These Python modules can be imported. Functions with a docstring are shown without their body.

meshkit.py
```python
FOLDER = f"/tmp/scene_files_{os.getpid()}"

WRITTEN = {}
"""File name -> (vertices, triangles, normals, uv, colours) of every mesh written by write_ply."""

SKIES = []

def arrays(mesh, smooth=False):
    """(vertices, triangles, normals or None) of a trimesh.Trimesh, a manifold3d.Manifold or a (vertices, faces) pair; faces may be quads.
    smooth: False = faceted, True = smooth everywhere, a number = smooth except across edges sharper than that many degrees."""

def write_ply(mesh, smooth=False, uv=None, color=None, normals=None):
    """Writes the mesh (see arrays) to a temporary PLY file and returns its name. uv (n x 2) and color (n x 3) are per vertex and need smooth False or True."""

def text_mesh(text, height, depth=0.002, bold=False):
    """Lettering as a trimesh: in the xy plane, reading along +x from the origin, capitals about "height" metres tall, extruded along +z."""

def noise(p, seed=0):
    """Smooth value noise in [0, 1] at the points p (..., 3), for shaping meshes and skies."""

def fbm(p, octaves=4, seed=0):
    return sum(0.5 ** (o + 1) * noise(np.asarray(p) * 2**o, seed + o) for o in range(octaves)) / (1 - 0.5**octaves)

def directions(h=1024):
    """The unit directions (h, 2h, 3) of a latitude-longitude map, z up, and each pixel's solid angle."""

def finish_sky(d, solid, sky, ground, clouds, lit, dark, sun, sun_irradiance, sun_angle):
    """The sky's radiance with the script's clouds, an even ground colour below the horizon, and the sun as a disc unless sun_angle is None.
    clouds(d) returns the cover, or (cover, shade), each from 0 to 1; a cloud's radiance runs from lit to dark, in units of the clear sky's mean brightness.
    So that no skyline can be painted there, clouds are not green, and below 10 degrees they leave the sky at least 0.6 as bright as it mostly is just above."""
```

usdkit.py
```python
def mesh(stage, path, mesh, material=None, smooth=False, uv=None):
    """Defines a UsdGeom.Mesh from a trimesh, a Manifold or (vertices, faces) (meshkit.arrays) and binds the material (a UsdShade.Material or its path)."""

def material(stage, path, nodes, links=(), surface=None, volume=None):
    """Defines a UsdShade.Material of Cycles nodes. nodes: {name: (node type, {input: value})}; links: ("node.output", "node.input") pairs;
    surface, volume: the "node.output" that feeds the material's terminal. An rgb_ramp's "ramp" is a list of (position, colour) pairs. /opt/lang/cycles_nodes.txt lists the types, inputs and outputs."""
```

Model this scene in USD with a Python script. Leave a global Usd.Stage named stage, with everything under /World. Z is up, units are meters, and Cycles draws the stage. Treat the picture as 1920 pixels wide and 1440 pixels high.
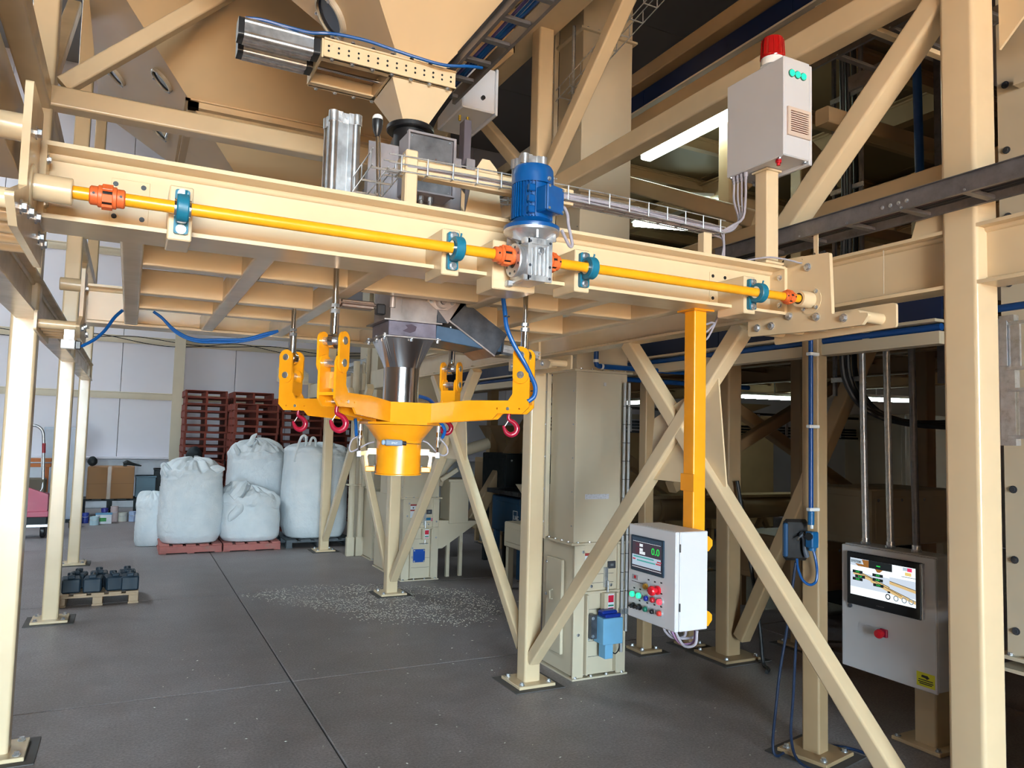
import math, random
import numpy as np
import trimesh
from shapely.geometry import Polygon, box as sbox, Point
import usdkit, meshkit
from pxr import Usd, UsdGeom, UsdLux, UsdShade, Gf, Sdf

stage = Usd.Stage.CreateInMemory()
UsdGeom.SetStageUpAxis(stage, UsdGeom.Tokens.z)
UsdGeom.SetStageMetersPerUnit(stage, 1.0)
UsdGeom.Xform.Define(stage, '/World')
UsdGeom.Scope.Define(stage, '/World/Looks')

# ------------------------------------------------------------------ camera
YAW, PITCH, ROLL, FPX, EYE = 0.469174, 0.0686999, 0.0257245, 1407.66, 1.65
_f = np.array([math.sin(YAW)*math.cos(PITCH), math.cos(YAW)*math.cos(PITCH), math.sin(PITCH)])
_r0 = np.array([math.cos(YAW), -math.sin(YAW), 0.0]); _u0 = np.cross(_r0, _f)
_r = _r0*math.cos(ROLL) + _u0*math.sin(ROLL); _u = -_r0*math.sin(ROLL) + _u0*math.cos(ROLL)
cam = UsdGeom.Camera.Define(stage, '/World/camera')
cam.AddTransformOp().Set(Gf.Matrix4d(*_r, 0, *_u, 0, *(-_f), 0, 0, 0, EYE, 1))
cam.CreateHorizontalApertureAttr(36.0); cam.CreateVerticalApertureAttr(27.0)
cam.CreateFocalLengthAttr(36.0*FPX/1920.0)
cam.CreateClippingRangeAttr(Gf.Vec2f(0.05, 200))
EXPOSURE = 0.1
cam.CreateExposureAttr(EXPOSURE)

# ------------------------------------------------------------------ light: daylight through the door behind the camera, sky, sun on the yard
def light(kind, name, xf, color, intensity, **kw):
    l = kind.Define(stage, '/World/' + name)
    l.AddTransformOp().Set(xf)
    l.CreateColorAttr(Gf.Vec3f(*color)); l.CreateIntensityAttr(intensity); l.CreateNormalizeAttr(False)
    for k, v in kw.items(): getattr(l, 'Create%sAttr' % k)(v)
    return l
# RectLight shines along its local -Z
def look(pos, d, up=(0, 0, 1)):
    z = -np.array(d, float)/np.linalg.norm(d); x = np.cross(up, z); x /= np.linalg.norm(x); y = np.cross(z, x)
    return Gf.Matrix4d(*x, 0, *y, 0, *z, 0, *map(float, pos), 1)
DOOR_X0, DOOR_X1, DOOR_Z, FRONT_Y = -3.6, 0.8, 3.4, -7.0
# a large far panel of sky beyond the yard, seen from inside only through the open door, so high places look out on the warm yard and low ones on the sky
light(UsdLux.RectLight, 'sky_over_yard', look((-1.5, -26.0, 6.0), (0, 1, -0.05)), (0.70, 0.91, 1.03), 44.0, Width=22.0, Height=11.6)
SKYL = [(-5.0, 12.5), ]                                     # rooflight strips (x, middle y) in the ceiling, out of view
for i, (sx, sy) in enumerate(SKYL):
    light(UsdLux.RectLight, 'rooflight_%d' % i, look((sx, sy, 8.97), (0, 0, -1), (0, 1, 0)), (0.76, 0.91, 1.0), 11.0, Width=2.4, Height=8.0)
dome = UsdLux.DomeLight.Define(stage, '/World/sky'); dome.CreateIntensityAttr(0.8); dome.CreateColorAttr(Gf.Vec3f(0.72, 0.82, 1.0))
sun = light(UsdLux.DistantLight, 'sun', look((0, 0, 20), (0.06, 0.60, -0.80)), (1.0, 0.70, 0.38), 30.0, Angle=0.53)
sun.GetNormalizeAttr().Set(True)

# ------------------------------------------------------------------ materials
def S(r, g, b):
    f = lambda c: (c/255/12.92) if c/255 <= 0.04045 else ((c/255+0.055)/1.055)**2.4
    return (f(r), f(g), f(b))
MATS = {}
def mat(name, col, rough=0.45, metal=0.0, var=0.06, scale=6.0, bump=0.0, bscale=60.0, spec=0.5, dirt=None, coat=0.0, **kw):
    if name in MATS: return MATS[name]
    c = np.array(col, float)
    n = {"geo": ("texture_coordinate", {}), "n": ("noise_texture", {"scale": scale, "detail": 4.0, "roughness": 0.6}),
         "ramp": ("rgb_ramp", {"ramp": [(0.3, tuple(np.clip(c*(1-var), 0, 1))), (0.7, tuple(np.clip(c*(1+var), 0, 1)))]}),
         "rr": ("map_range", {"from_min": 0.3, "from_max": 0.7, "to_min": max(rough*0.82, 0.02), "to_max": min(rough*1.2, 1)}),
         "p": ("principled_bsdf", dict({"metallic": metal, "roughness": rough, "specular_ior_level": spec, "coat_weight": coat}, **kw))}
    l = [("geo.object", "n.vector"), ("n.fac", "ramp.fac"), ("n.fac", "rr.value"), ("rr.result", "p.roughness")]
    if dirt:
        n["dn"] = ("noise_texture", {"scale": dirt[2], "detail": 6.0, "roughness": 0.7})
        n["dr"] = ("rgb_ramp", {"ramp": [(dirt[1], (0, 0, 0)), (min(dirt[1]+0.12, 1), (1, 1, 1))]})
        n["dm"] = ("mix_color", {"b": dirt[0]})
        l += [("geo.object", "dn.vector"), ("dn.fac", "dr.fac"), ("dr.color", "dm.fac"), ("ramp.color", "dm.a"), ("dm.result", "p.base_color")]
    else:
        l += [("ramp.color", "p.base_color")]
    if bump:
        n["bn"] = ("noise_texture", {"scale": bscale, "detail": 3.0}); n["b"] = ("bump", {"strength": bump, "distance": 0.004})
        l += [("geo.object", "bn.vector"), ("bn.fac", "b.height"), ("b.normal", "p.normal")]
    MATS[name] = usdkit.material(stage, '/World/Looks/' + name, n, l, surface="p.BSDF")
    return MATS[name]
def glow(name, col, strength, base=(0.02, 0.02, 0.02), rough=0.25):
    if name not in MATS:
        MATS[name] = usdkit.material(stage, '/World/Looks/' + name, {"p": ("principled_bsdf", {"base_color": base, "roughness": rough, "emission_color": col, "emission_strength": strength})}, [], surface="p.BSDF")
    return MATS[name]
BEIGE = mat('beige_paint', (0.72, 0.56, 0.355), 0.23, var=0.035, scale=3, spec=0.5, bump=0.05, bscale=30)
BEIGE2 = mat('beige_casing', (0.61, 0.53, 0.395), 0.42, var=0.04, scale=2.5, spec=0.4)
HOPPER = mat('hopper_paint', (0.66, 0.47, 0.27), 0.40, var=0.04, scale=2, bump=0.06, bscale=25)
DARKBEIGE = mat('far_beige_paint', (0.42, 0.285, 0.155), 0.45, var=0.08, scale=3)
YELLOW = mat('orange_yellow_paint', S(245, 158, 22), 0.28, var=0.04, coat=0.25, bump=0.04, bscale=40)
SHAFTY = mat('shaft_yellow_paint', S(250, 170, 25), 0.3, var=0.05, scale=12, coat=0.2)
COUPLE = mat('coupling_orange', S(226, 105, 52), 0.42, var=0.06, scale=20)
TEAL = mat('bearing_teal', S(24, 112, 140), 0.38, var=0.1, scale=25, bump=0.1)
BLUE = mat('motor_blue', S(4, 80, 146), 0.34, var=0.06, scale=10, coat=0.2)
BLUEBOX = mat('pale_blue_box', S(120, 178, 215), 0.4, var=0.04)
NAVY = mat('conveyor_blue', S(12, 30, 66), 0.4, var=0.12, scale=4)
AIRBLUE = mat('air_pipe_blue', S(14, 70, 140), 0.35, var=0.05)
HOSE = mat('blue_hose', S(10, 84, 156), 0.3, var=0.05)
ALU = mat('aluminium', (0.72, 0.73, 0.75), 0.32, metal=1.0, var=0.05, scale=9)
CASTALU = mat('cast_aluminium', (0.62, 0.63, 0.65), 0.42, metal=0.85, var=0.1, scale=30, bump=0.2, bscale=90)
CHROME = mat('chromed_rod', (0.78, 0.78, 0.80), 0.09, metal=1.0, var=0.03)
STAINLESS = mat('stainless_sheet', (0.56, 0.55, 0.56), 0.17, metal=1.0, var=0.12, scale=5, bump=0.05, bscale=12)
BROWNSTEEL = mat('bare_steel', (0.36, 0.315, 0.30), 0.42, metal=0.75, var=0.25, scale=9, bump=0.08)
DARKSTEEL = mat('mill_scale_steel', (0.075, 0.08, 0.095), 0.38, metal=0.4, var=0.4, scale=14)
PALESTEEL = mat('greyed_steel_sheet', (0.30, 0.275, 0.29), 0.48, metal=0.35, var=0.15, scale=10, dirt=((0.28, 0.22, 0.24), 0.62, 6.0))
GALV = mat('galvanised_steel', (0.60, 0.62, 0.65), 0.4, metal=0.8, var=0.16, scale=40)
DARKGALV = mat('dark_tray_steel', (0.19, 0.18, 0.19), 0.42, metal=0.55, var=0.2, scale=25)
ZINC = mat('zinc_bolt', (0.66, 0.68, 0.72), 0.28, metal=0.9, var=0.1, scale=60)
BLACK = mat('black_rubber', (0.012, 0.012, 0.014), 0.4, var=0.2, scale=14)
BLACKP = mat('black_plastic', (0.018, 0.018, 0.02), 0.34, var=0.1)
CABLE = mat('grey_cable', (0.36, 0.335, 0.385), 0.5, var=0.1, scale=20)
CABLEK = mat('black_cable', (0.02, 0.02, 0.022), 0.5, var=0.1)
CABWHITE = mat('cabinet_grey', (0.60, 0.60, 0.63), 0.42, var=0.02, scale=5, bump=0.08, bscale=220)
WHITE = mat('white_plastic', (0.80, 0.80, 0.80), 0.4, var=0.02)
LABEL = mat('label_paper', (0.72, 0.75, 0.80), 0.5, var=0.03, scale=30)
INK = mat('label_ink', (0.02, 0.02, 0.025), 0.5, var=0.0)
REDP = mat('red_plastic', S(205, 24, 40), 0.32, var=0.04)
HOOKRED = mat('hook_crimson', S(160, 14, 48), 0.3, var=0.05, coat=0.3)
YLABEL = mat('yellow_label', S(214, 214, 50), 0.45, var=0.02)
REDWOOD = mat('red_brown_pallet_wood', S(128, 58, 44), 0.7, var=0.25, scale=7)
PINKWOOD = mat('faded_red_wood', S(180, 108, 100), 0.75, var=0.12, scale=9, dirt=(S(150, 120, 110), 0.6, 5.0))
WOOD = mat('pale_wood', S(176, 150, 122), 0.7, var=0.12, scale=9)
GREYWOOD = mat('weathered_wood', S(92, 98, 104), 0.8, var=0.15, scale=9)
IRONBLK = mat('cast_weights', S(26, 44, 58), 0.55, var=0.25, scale=15)
CARD = mat('cardboard', S(168, 124, 84), 0.8, var=0.05, scale=4)
DARKCLUT = mat('dark_junk', S(24, 34, 38), 0.6, var=0.3, scale=12)
BAG = usdkit.material(stage, '/World/Looks/woven_bag', {
    "t": ("texture_coordinate", {}), "n": ("noise_texture", {"scale": 5.0, "detail": 5.0}),
    "r": ("rgb_ramp", {"ramp": [(0.3, (0.74, 0.80, 0.84)), (0.7, (0.86, 0.89, 0.91))]}),
    "w": ("noise_texture", {"scale": 16.0, "detail": 4.0, "distortion": 0.6}), "b": ("bump", {"strength": 0.35, "distance": 0.02}),
    "p": ("principled_bsdf", {"roughness": 0.5, "subsurface_weight": 0.0}), "tr": ("translucent_bsdf", {"color": (0.7, 0.78, 0.85)}), "m": ("mix_closure", {"fac": 0.12})},
    [("t.object", "n.vector"), ("n.fac", "r.fac"), ("r.color", "p.base_color"), ("t.object", "w.vector"), ("w.fac", "b.height"), ("b.normal", "p.normal"),
     ("p.BSDF", "m.closure1"), ("tr.BSDF", "m.closure2")], surface="m.closure")
FLOOR = usdkit.material(stage, '/World/Looks/concrete_floor', {
    "g": ("geometry", {}), "n1": ("noise_texture", {"scale": 0.55, "detail": 5.0, "roughness": 0.6}),
    "n2": ("noise_texture", {"scale": 70.0, "detail": 3.0, "roughness": 0.7}), "n3": ("noise_texture", {"scale": 3.2, "detail": 6.0, "roughness": 0.7, "distortion": 0.4}),
    "r1": ("rgb_ramp", {"ramp": [(0.3, (0.26, 0.222, 0.218)), (0.7, (0.34, 0.312, 0.318))]}),
    "r2": ("rgb_ramp", {"ramp": [(0.25, (0.62, 0.62, 0.62)), (0.75, (1.32, 1.32, 1.32))]}),
    "r3": ("rgb_ramp", {"ramp": [(0.35, (0.80, 0.79, 0.78)), (0.6, (1.0, 1.0, 1.0)), (0.75, (1.12, 1.13, 1.15))]}),
    "m": ("mix_color", {"blend_type": "multiply", "fac": 1.0, "use_clamp": False}), "m2": ("mix_color", {"blend_type": "multiply", "fac": 1.0, "use_clamp": False}),
    "rr": ("map_range", {"from_min": 0.3, "from_max": 0.7, "to_min": 0.42, "to_max": 0.60}),
    "b": ("bump", {"strength": 0.25, "distance": 0.003}), "p": ("principled_bsdf", {"specular_ior_level": 0.4})},
    [("g.position", "n1.vector"), ("g.position", "n2.vector"), ("g.position", "n3.vector"), ("n1.fac", "r1.fac"), ("n2.fac", "r2.fac"), ("n3.fac", "r3.fac"),
     ("r1.color", "m.a"), ("r2.color", "m.b"), ("m.result", "m2.a"), ("r3.color", "m2.b"), ("m2.result", "p.base_color"), ("n3.fac", "rr.value"), ("rr.result", "p.roughness"),
     ("n2.fac", "b.height"), ("b.normal", "p.normal")], surface="p.BSDF")
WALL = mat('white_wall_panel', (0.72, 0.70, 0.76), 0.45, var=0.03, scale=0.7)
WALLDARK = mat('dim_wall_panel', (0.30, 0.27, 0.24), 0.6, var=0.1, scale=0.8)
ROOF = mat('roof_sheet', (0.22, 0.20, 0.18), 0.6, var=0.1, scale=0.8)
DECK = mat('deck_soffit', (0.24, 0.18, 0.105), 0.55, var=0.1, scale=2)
YARD = mat('yard_ground', (0.42, 0.34, 0.26), 0.8, var=0.1, scale=0.5)
PIT = mat('joint_filler', (0.03, 0.028, 0.028), 0.9, var=0.2)
def glass(name, tint, ior=1.45):
    if name not in MATS:
        MATS[name] = usdkit.material(stage, '/World/Looks/' + name, {"t": ("transparent_bsdf", {"color": tint}), "g": ("glossy_bsdf", {"roughness": 0.05, "color": (0.9, 0.9, 0.95)}),
            "f": ("fresnel", {"IOR": ior}), "m": ("mix_closure", {})}, [("f.fac", "m.fac"), ("t.BSDF", "m.closure1"), ("g.BSDF", "m.closure2")], surface="m.closure")
    return MATS[name]

# ------------------------------------------------------------------ mesh helpers (all return (vertices, triangles))
V3 = lambda *a: np.array(a, float)
def tm(m): return np.asarray(m.vertices, float), np.asarray(m.faces, int)
def cat(*ms):
    vs, fs, o = [], [], 0
    for v, f in ms:
        vs.append(v); fs.append(f+o); o += len(v)
    return np.vstack(vs), np.vstack(fs)
_BF = np.array([[0,2,1],[0,3,2],[4,5,6],[4,6,7],[0,1,5],[0,5,4],[1,2,6],[1,6,5],[2,3,7],[2,7,6],[3,0,4],[3,4,7]])
def box(x0, x1, y0, y1, z0, z1, b=0.0):
    if b > 0:
        pts = []
        for X, sx in ((x0, 1), (x1, -1)):
            for Y, sy in ((y0, 1), (y1, -1)):
                for Z, sz in ((z0, 1), (z1, -1)):
                    pts += [(X, Y+sy*b, Z+sz*b), (X+sx*b, Y, Z+sz*b), (X+sx*b, Y+sy*b, Z)]
        return tm(trimesh.convex.convex_hull(np.array(pts)))
    v = np.array([[x0,y0,z0],[x1,y0,z0],[x1,y1,z0],[x0,y1,z0],[x0,y0,z1],[x1,y0,z1],[x1,y1,z1],[x0,y1,z1]], float)
    return v, _BF
def unit(a): a = np.asarray(a, float); return a/np.linalg.norm(a)
def frame(o, u, v):
    u = unit(u); w = unit(np.cross(u, v)); v = np.cross(w, u); return (np.asarray(o, float), u, v, w)
def put(m, fr):
    o, u, v, w = fr; vv, f = m
    return o + vv[:, :1]*u + vv[:, 1:2]*v + vv[:, 2:3]*w, f
def fbox(fr, a0, a1, b0, b1, c0, c1, b=0.0): return put(box(a0, a1, b0, b1, c0, c1, b), fr)
def extr(poly, h): return tm(trimesh.creation.extrude_polygon(poly, h, engine='earcut'))
def plate(fr, pts, c0, c1, holes=()):
    p = Polygon(pts, holes) if not isinstance(pts, Polygon) else pts
    if not p.is_valid: p = p.buffer(0)
    v, f = extr(p, c1-c0); v = v.copy(); v[:, 2] += c0
    return put((v, f), fr)
def prof(poly, p0, p1, up=(0, 0, 1)):
    p0, p1 = np.asarray(p0, float), np.asarray(p1, float); L = np.linalg.norm(p1-p0); w = (p1-p0)/L
    v = np.asarray(up, float); v = v - (v@w)*w; v = unit(v); u = np.cross(v, w)
    vv, f = extr(poly, L)
    return p0 + vv[:, :1]*u + vv[:, 1:2]*v + vv[:, 2:3]*w, f
def rrect(w, h, r, q=3):
    return sbox(-w/2+r, -h/2+r, w/2-r, h/2-r).buffer(r, quad_segs=q) if r > 0 else sbox(-w/2, -h/2, w/2, h/2)
def rhs(p0, p1, w=0.1, h=0.1, r=0.012, up=(0, 0, 1)): return prof(rrect(w, h, r), p0, p1, up)
def ibeam(p0, p1, h=0.2, b=0.1, tf=0.012, tw=0.008, up=(0, 0, 1)):
    P = Polygon([(-b/2,-h/2),(b/2,-h/2),(b/2,-h/2+tf),(tw/2,-h/2+tf),(tw/2,h/2-tf),(b/2,h/2-tf),(b/2,h/2),(-b/2,h/2),(-b/2,h/2-tf),(-tw/2,h/2-tf),(-tw/2,-h/2+tf),(-b/2,-h/2+tf)])
    fil = [Point(sx*tw/2, sy*(h/2-tf)).buffer(0.014, quad_segs=3) for sx in (-1, 1) for sy in (-1, 1)]
    for q in fil: P = P.union(q.intersection(sbox(-b/2, -h/2, b/2, h/2)))
    return prof(P.simplify(0.0008), p0, p1, up)
def chan(p0, p1, h=0.1, b=0.05, t=0.006, up=(0, 0, 1)):
    return prof(Polygon([(0,-h/2),(b,-h/2),(b,-h/2+t),(t,-h/2+t),(t,h/2-t),(b,h/2-t),(b,h/2),(0,h/2)]), p0, p1, up)
def lathe(pr, c, ax=(0, 0, 1), n=32):
    pr = np.asarray(pr, float); ax = unit(ax); a = V3(1, 0, 0) if abs(ax[0]) < 0.9 else V3(0, 1, 0)
    u = unit(np.cross(a, ax)); v = np.cross(ax, u); c = np.asarray(c, float)
    th = np.arange(n)*2*math.pi/n; ring = np.cos(th)[:, None]*u + np.sin(th)[:, None]*v
    vs = np.vstack([c + ax*z + ring*max(r, 1e-5) for r, z in pr]); f = []
    for i in range(len(pr)-1):
        for k in range(n):
            a0, a1, b0, b1 = i*n+k, i*n+(k+1) % n, (i+1)*n+k, (i+1)*n+(k+1) % n
            f += [(a0, a1, b1), (a0, b1, b0)]
    return vs, np.array(f)
def cyl(p0, p1, r, n=20, r1=None, ch=0.0):
    p0, p1 = np.asarray(p0, float), np.asarray(p1, float); L = np.linalg.norm(p1-p0); r1 = r if r1 is None else r1
    pr = [(0, 0), (r-ch, 0), (r, ch), (r1, L-ch), (r1-ch, L), (0, L)] if ch else [(0, 0), (r, 0), (r1, L), (0, L)]
    return lathe(pr, p0, p1-p0, n)
def spline(pts, n=6):
    P = np.asarray(pts, float); P = np.vstack([2*P[0]-P[1], P, 2*P[-1]-P[-2]]); out = []
    for i in range(1, len(P)-2):
        for t in np.arange(n)/n:
            a, b, c, d = P[i-1:i+3]
            out.append(0.5*((2*b)+(c-a)*t+(2*a-5*b+4*c-d)*t*t+(3*b-a-3*c+d)*t**3))
    return np.array(out+[P[-2]])
def tube(pts, r, n=8, smooth=0, closed=False):
    P = spline(pts, smooth) if smooth else np.asarray(pts, float)
    k = len(P); T = np.gradient(P, axis=0); T /= np.linalg.norm(T, axis=1, keepdims=True)
    a = V3(0, 0, 1) if abs(T[0][2]) < 0.9 else V3(1, 0, 0); u = unit(np.cross(a, T[0])); rings = []
    th = np.arange(n)*2*math.pi/n; rr = r if np.ndim(r) else np.full(k, r)
    for i in range(k):
        u = unit(u - (u@T[i])*T[i]); v = np.cross(T[i], u)
        m = 1.0
        if 0 < i < k-1:
            a1, a2 = unit(P[i]-P[i-1]), unit(P[i+1]-P[i]); m = 1/max(math.sqrt(max((1+a1@a2)/2, 0.2)), 0.5)
        rings.append(P[i] + (np.cos(th)[:, None]*u + np.sin(th)[:, None]*v)*rr[i]*m)
    vs = np.vstack(rings + [P[:1], P[-1:]]); f = []
    for i in range(k-1):
        for q in range(n):
            a0, a1, b0, b1 = i*n+q, i*n+(q+1) % n, (i+1)*n+q, (i+1)*n+(q+1) % n
            f += [(a0, a1, b1), (a0, b1, b0)]
    for q in range(n):
        f += [(k*n, (q+1) % n, q), (k*n+1, (k-1)*n+q, (k-1)*n+(q+1) % n)]
    return vs, np.array(f)
def hexbolt(p, ax, r=0.012, h=0.010, washer=True):
    p = np.asarray(p, float); ax = unit(ax)
    m = cyl(p, p+ax*h, r, 6)
    return cat(m, cyl(p, p+ax*h*0.3, r*1.45, 12)) if washer else m
def text(s, fr, a, b, h, d=0.0006, bold=False, c=0.0):
    v, f = tm(meshkit.text_mesh(s, h, d, bold)); v = v + V3(a, b, c); return put((v, f), fr)
def move(m, d): return m[0]+np.asarray(d, float), m[1]
def rotz(m, deg, c=(0, 0, 0)):
    a = math.radians(deg); R = np.array([[math.cos(a), -math.sin(a), 0], [math.sin(a), math.cos(a), 0], [0, 0, 1]])
    return (m[0]-np.asarray(c))@R.T+np.asarray(c), m[1]

# ------------------------------------------------------------------ scene tree
USED = {}
def numbered(parent, name):
    k = (parent, name); n = USED.get(k, 0); USED[k] = n+1
    return name if n == 0 else '%s_%03d' % (name, n)
def custom(p, **kw):
    for k, v in kw.items():
        if v: p.SetCustomDataByKey(k, v)
class Node:
    def __init__(s, path, o): s.path, s.o = path, o
    def add(s, name, mesh, m, smooth=32, label=None, kind=None):
        path = s.path + '/' + numbered(s.path, name)
        v, f = mesh
        p = usdkit.mesh(stage, path, (np.asarray(v)-s.o, f), m, smooth=smooth).GetPrim()
        custom(p, label=label, kind=kind)
        return Node(path, s.o)
def thing(name, label, cat_, base, group=None, kind=None):
    path = '/World/' + numbered('/World', name); o = np.asarray(base, float)
    x = UsdGeom.Xform.Define(stage, path); x.AddTranslateOp().Set(Gf.Vec3d(*map(float, o)))
    custom(x.GetPrim(), label=label, category=cat_, group=group, kind=kind)
    return Node(path, o)
def solo(name, mesh, m, label=None, cat_=None, group=None, kind=None, smooth=32):
    path = '/World/' + numbered('/World', name); v, f = mesh; v = np.asarray(v)
    o = V3(*((v.min(0)+v.max(0))/2)); o[2] = v[:, 2].min()
    p = usdkit.mesh(stage, path, (v-o, f), m, smooth=smooth); p.AddTranslateOp().Set(Gf.Vec3d(*map(float, o)))
    custom(p.GetPrim(), label=label, category=cat_, group=group, kind=kind)
    return Node(path, o)
def dup(src, loc, rz=0.0, label=None, cat_=None, group=None):
    name = src.path.split('/')[-1]
    path = '/World/' + numbered('/World', name)
    x = UsdGeom.Xform.Define(stage, path)
    x.GetPrim().GetReferences().AddInternalReference(src.path)
    x.ClearXformOpOrder(); 
    x.GetPrim().SetInstanceable(True)
    t = x.AddTransformOp(opSuffix='place'); M = Gf.Matrix4d().SetRotate(Gf.Rotation(Gf.Vec3d(0, 0, 1), rz)); M.SetTranslateOnly(Gf.Vec3d(*map(float, loc))); t.Set(M)
    x.SetXformOpOrder([t])
    custom(x.GetPrim(), label=label, category=cat_, group=group)
    return path
# ------------------------------------------------------------------ the setting
def structure(name, base=(0, 0, 0)):
    path = '/World/' + name; x = UsdGeom.Xform.Define(stage, path); custom(x.GetPrim(), kind='structure'); return Node(path, V3(0, 0, 0))
GY = structure('ground'); GY.add('yard_surface', box(-40, 40, -60, FRONT_Y-0.2, -0.12, -0.02), YARD)
fl = structure('floor'); fl.add('joint_filler', box(-9, 13, FRONT_Y-0.2, 17.6, -0.2, -0.012), PIT)
FX = [-9, -2.96, 1.046, 5.1, 9.1, 13]; FY = [FRONT_Y-0.2, 1.3, 5.15, 8.02, 11.6, 14.6, 17.6]
for i in range(len(FX)-1):
    for j in range(len(FY)-1):
        fl.add('slab', box(FX[i]+0.005, FX[i+1]-0.005, FY[j]+0.005, FY[j+1]-0.005, -0.18, 0, 0.004), FLOOR, smooth=False)
wb = structure('wall_back')
for k in range(20):
    x0 = -9+1.1*k
    wb.add('panel', box(x0+0.004, x0+1.096, 17.3, 17.42, 0, 9, 0.008), WALL, smooth=False)
wb.add('joint_liner', box(-9, 13, 17.43, 17.45, 0, 9), WALLDARK)
wl = structure('wall_left'); wr = structure('wall_right'); ce = structure('ceiling')
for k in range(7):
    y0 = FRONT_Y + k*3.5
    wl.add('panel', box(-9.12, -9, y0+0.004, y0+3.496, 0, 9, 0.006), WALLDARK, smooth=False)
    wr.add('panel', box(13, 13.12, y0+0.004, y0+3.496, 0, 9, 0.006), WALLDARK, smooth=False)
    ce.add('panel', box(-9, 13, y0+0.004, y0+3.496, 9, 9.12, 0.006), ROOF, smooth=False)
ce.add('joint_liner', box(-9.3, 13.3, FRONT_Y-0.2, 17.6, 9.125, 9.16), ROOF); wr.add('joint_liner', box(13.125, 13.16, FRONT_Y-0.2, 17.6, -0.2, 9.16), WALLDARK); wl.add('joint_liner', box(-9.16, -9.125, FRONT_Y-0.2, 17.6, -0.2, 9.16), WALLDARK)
for sx, sy in SKYL: ce.add('rooflight_frame', plate(frame((sx, sy, 8.99), (1, 0, 0), (0, 1, 0)), Polygon([(-1.3, -4.1), (1.3, -4.1), (1.3, 4.1), (-1.3, 4.1)], [[(-1.2, -4.0), (1.2, -4.0), (1.2, 4.0), (-1.2, 4.0)]]), -0.06, 0.01), WALL)
wf = structure('wall_front')
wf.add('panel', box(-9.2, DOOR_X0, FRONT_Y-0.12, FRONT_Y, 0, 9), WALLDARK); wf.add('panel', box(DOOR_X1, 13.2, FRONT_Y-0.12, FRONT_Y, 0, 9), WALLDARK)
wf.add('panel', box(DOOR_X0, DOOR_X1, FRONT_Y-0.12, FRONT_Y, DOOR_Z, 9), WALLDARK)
bb = structure('baseboard_back'); bb.add('plinth', box(-9, 13, 17.12, 17.3, 0, 0.98, 0.015), mat('plinth_white', (0.62, 0.66, 0.72), 0.5))
bb.add('ledge_cap', box(-9, 13, 17.06, 17.3, 0.98, 1.02, 0.01), WALL)
# wall steel: girts and posts carry the panels
for z, lab in ((2.27, 'lower cream girt running along the white back wall'), (3.42, 'upper cream girt with cables along the white back wall'), (5.2, 'highest cream girt on the back wall behind the silos')):
    g = thing('wall_girt', lab, 'girt', (2, 17.2, z), group=None)
    g.add('rail', chan((-9, 17.29, z), (13, 17.29, z), 0.14, 0.09, 0.006, up=(0, 0, 1)), BEIGE2)
    g.add('lip', box(-9, 13, 17.17, 17.2, z+0.045, z+0.07, 0.004), BEIGE2)
for x, lab in ((-3.6, 'cream wall post at the far left of the back wall'), (0.86, 'cream wall post left of the red pallet stacks'), (5.3, 'cream wall post on the back wall behind the machines')):
    g = thing('wall_post', lab, 'post', (x, 17.05, 0))
    g.add('post', ibeam((x, 17.05, 0.0), (x, 17.05, 9), 0.18, 0.2, 0.012, 0.01, up=(0, 1, 0)), BEIGE2); g.add('base_plate', box(x-0.14, x+0.14, 16.92, 17.12, 0, 0.02), BEIGE2)
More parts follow.
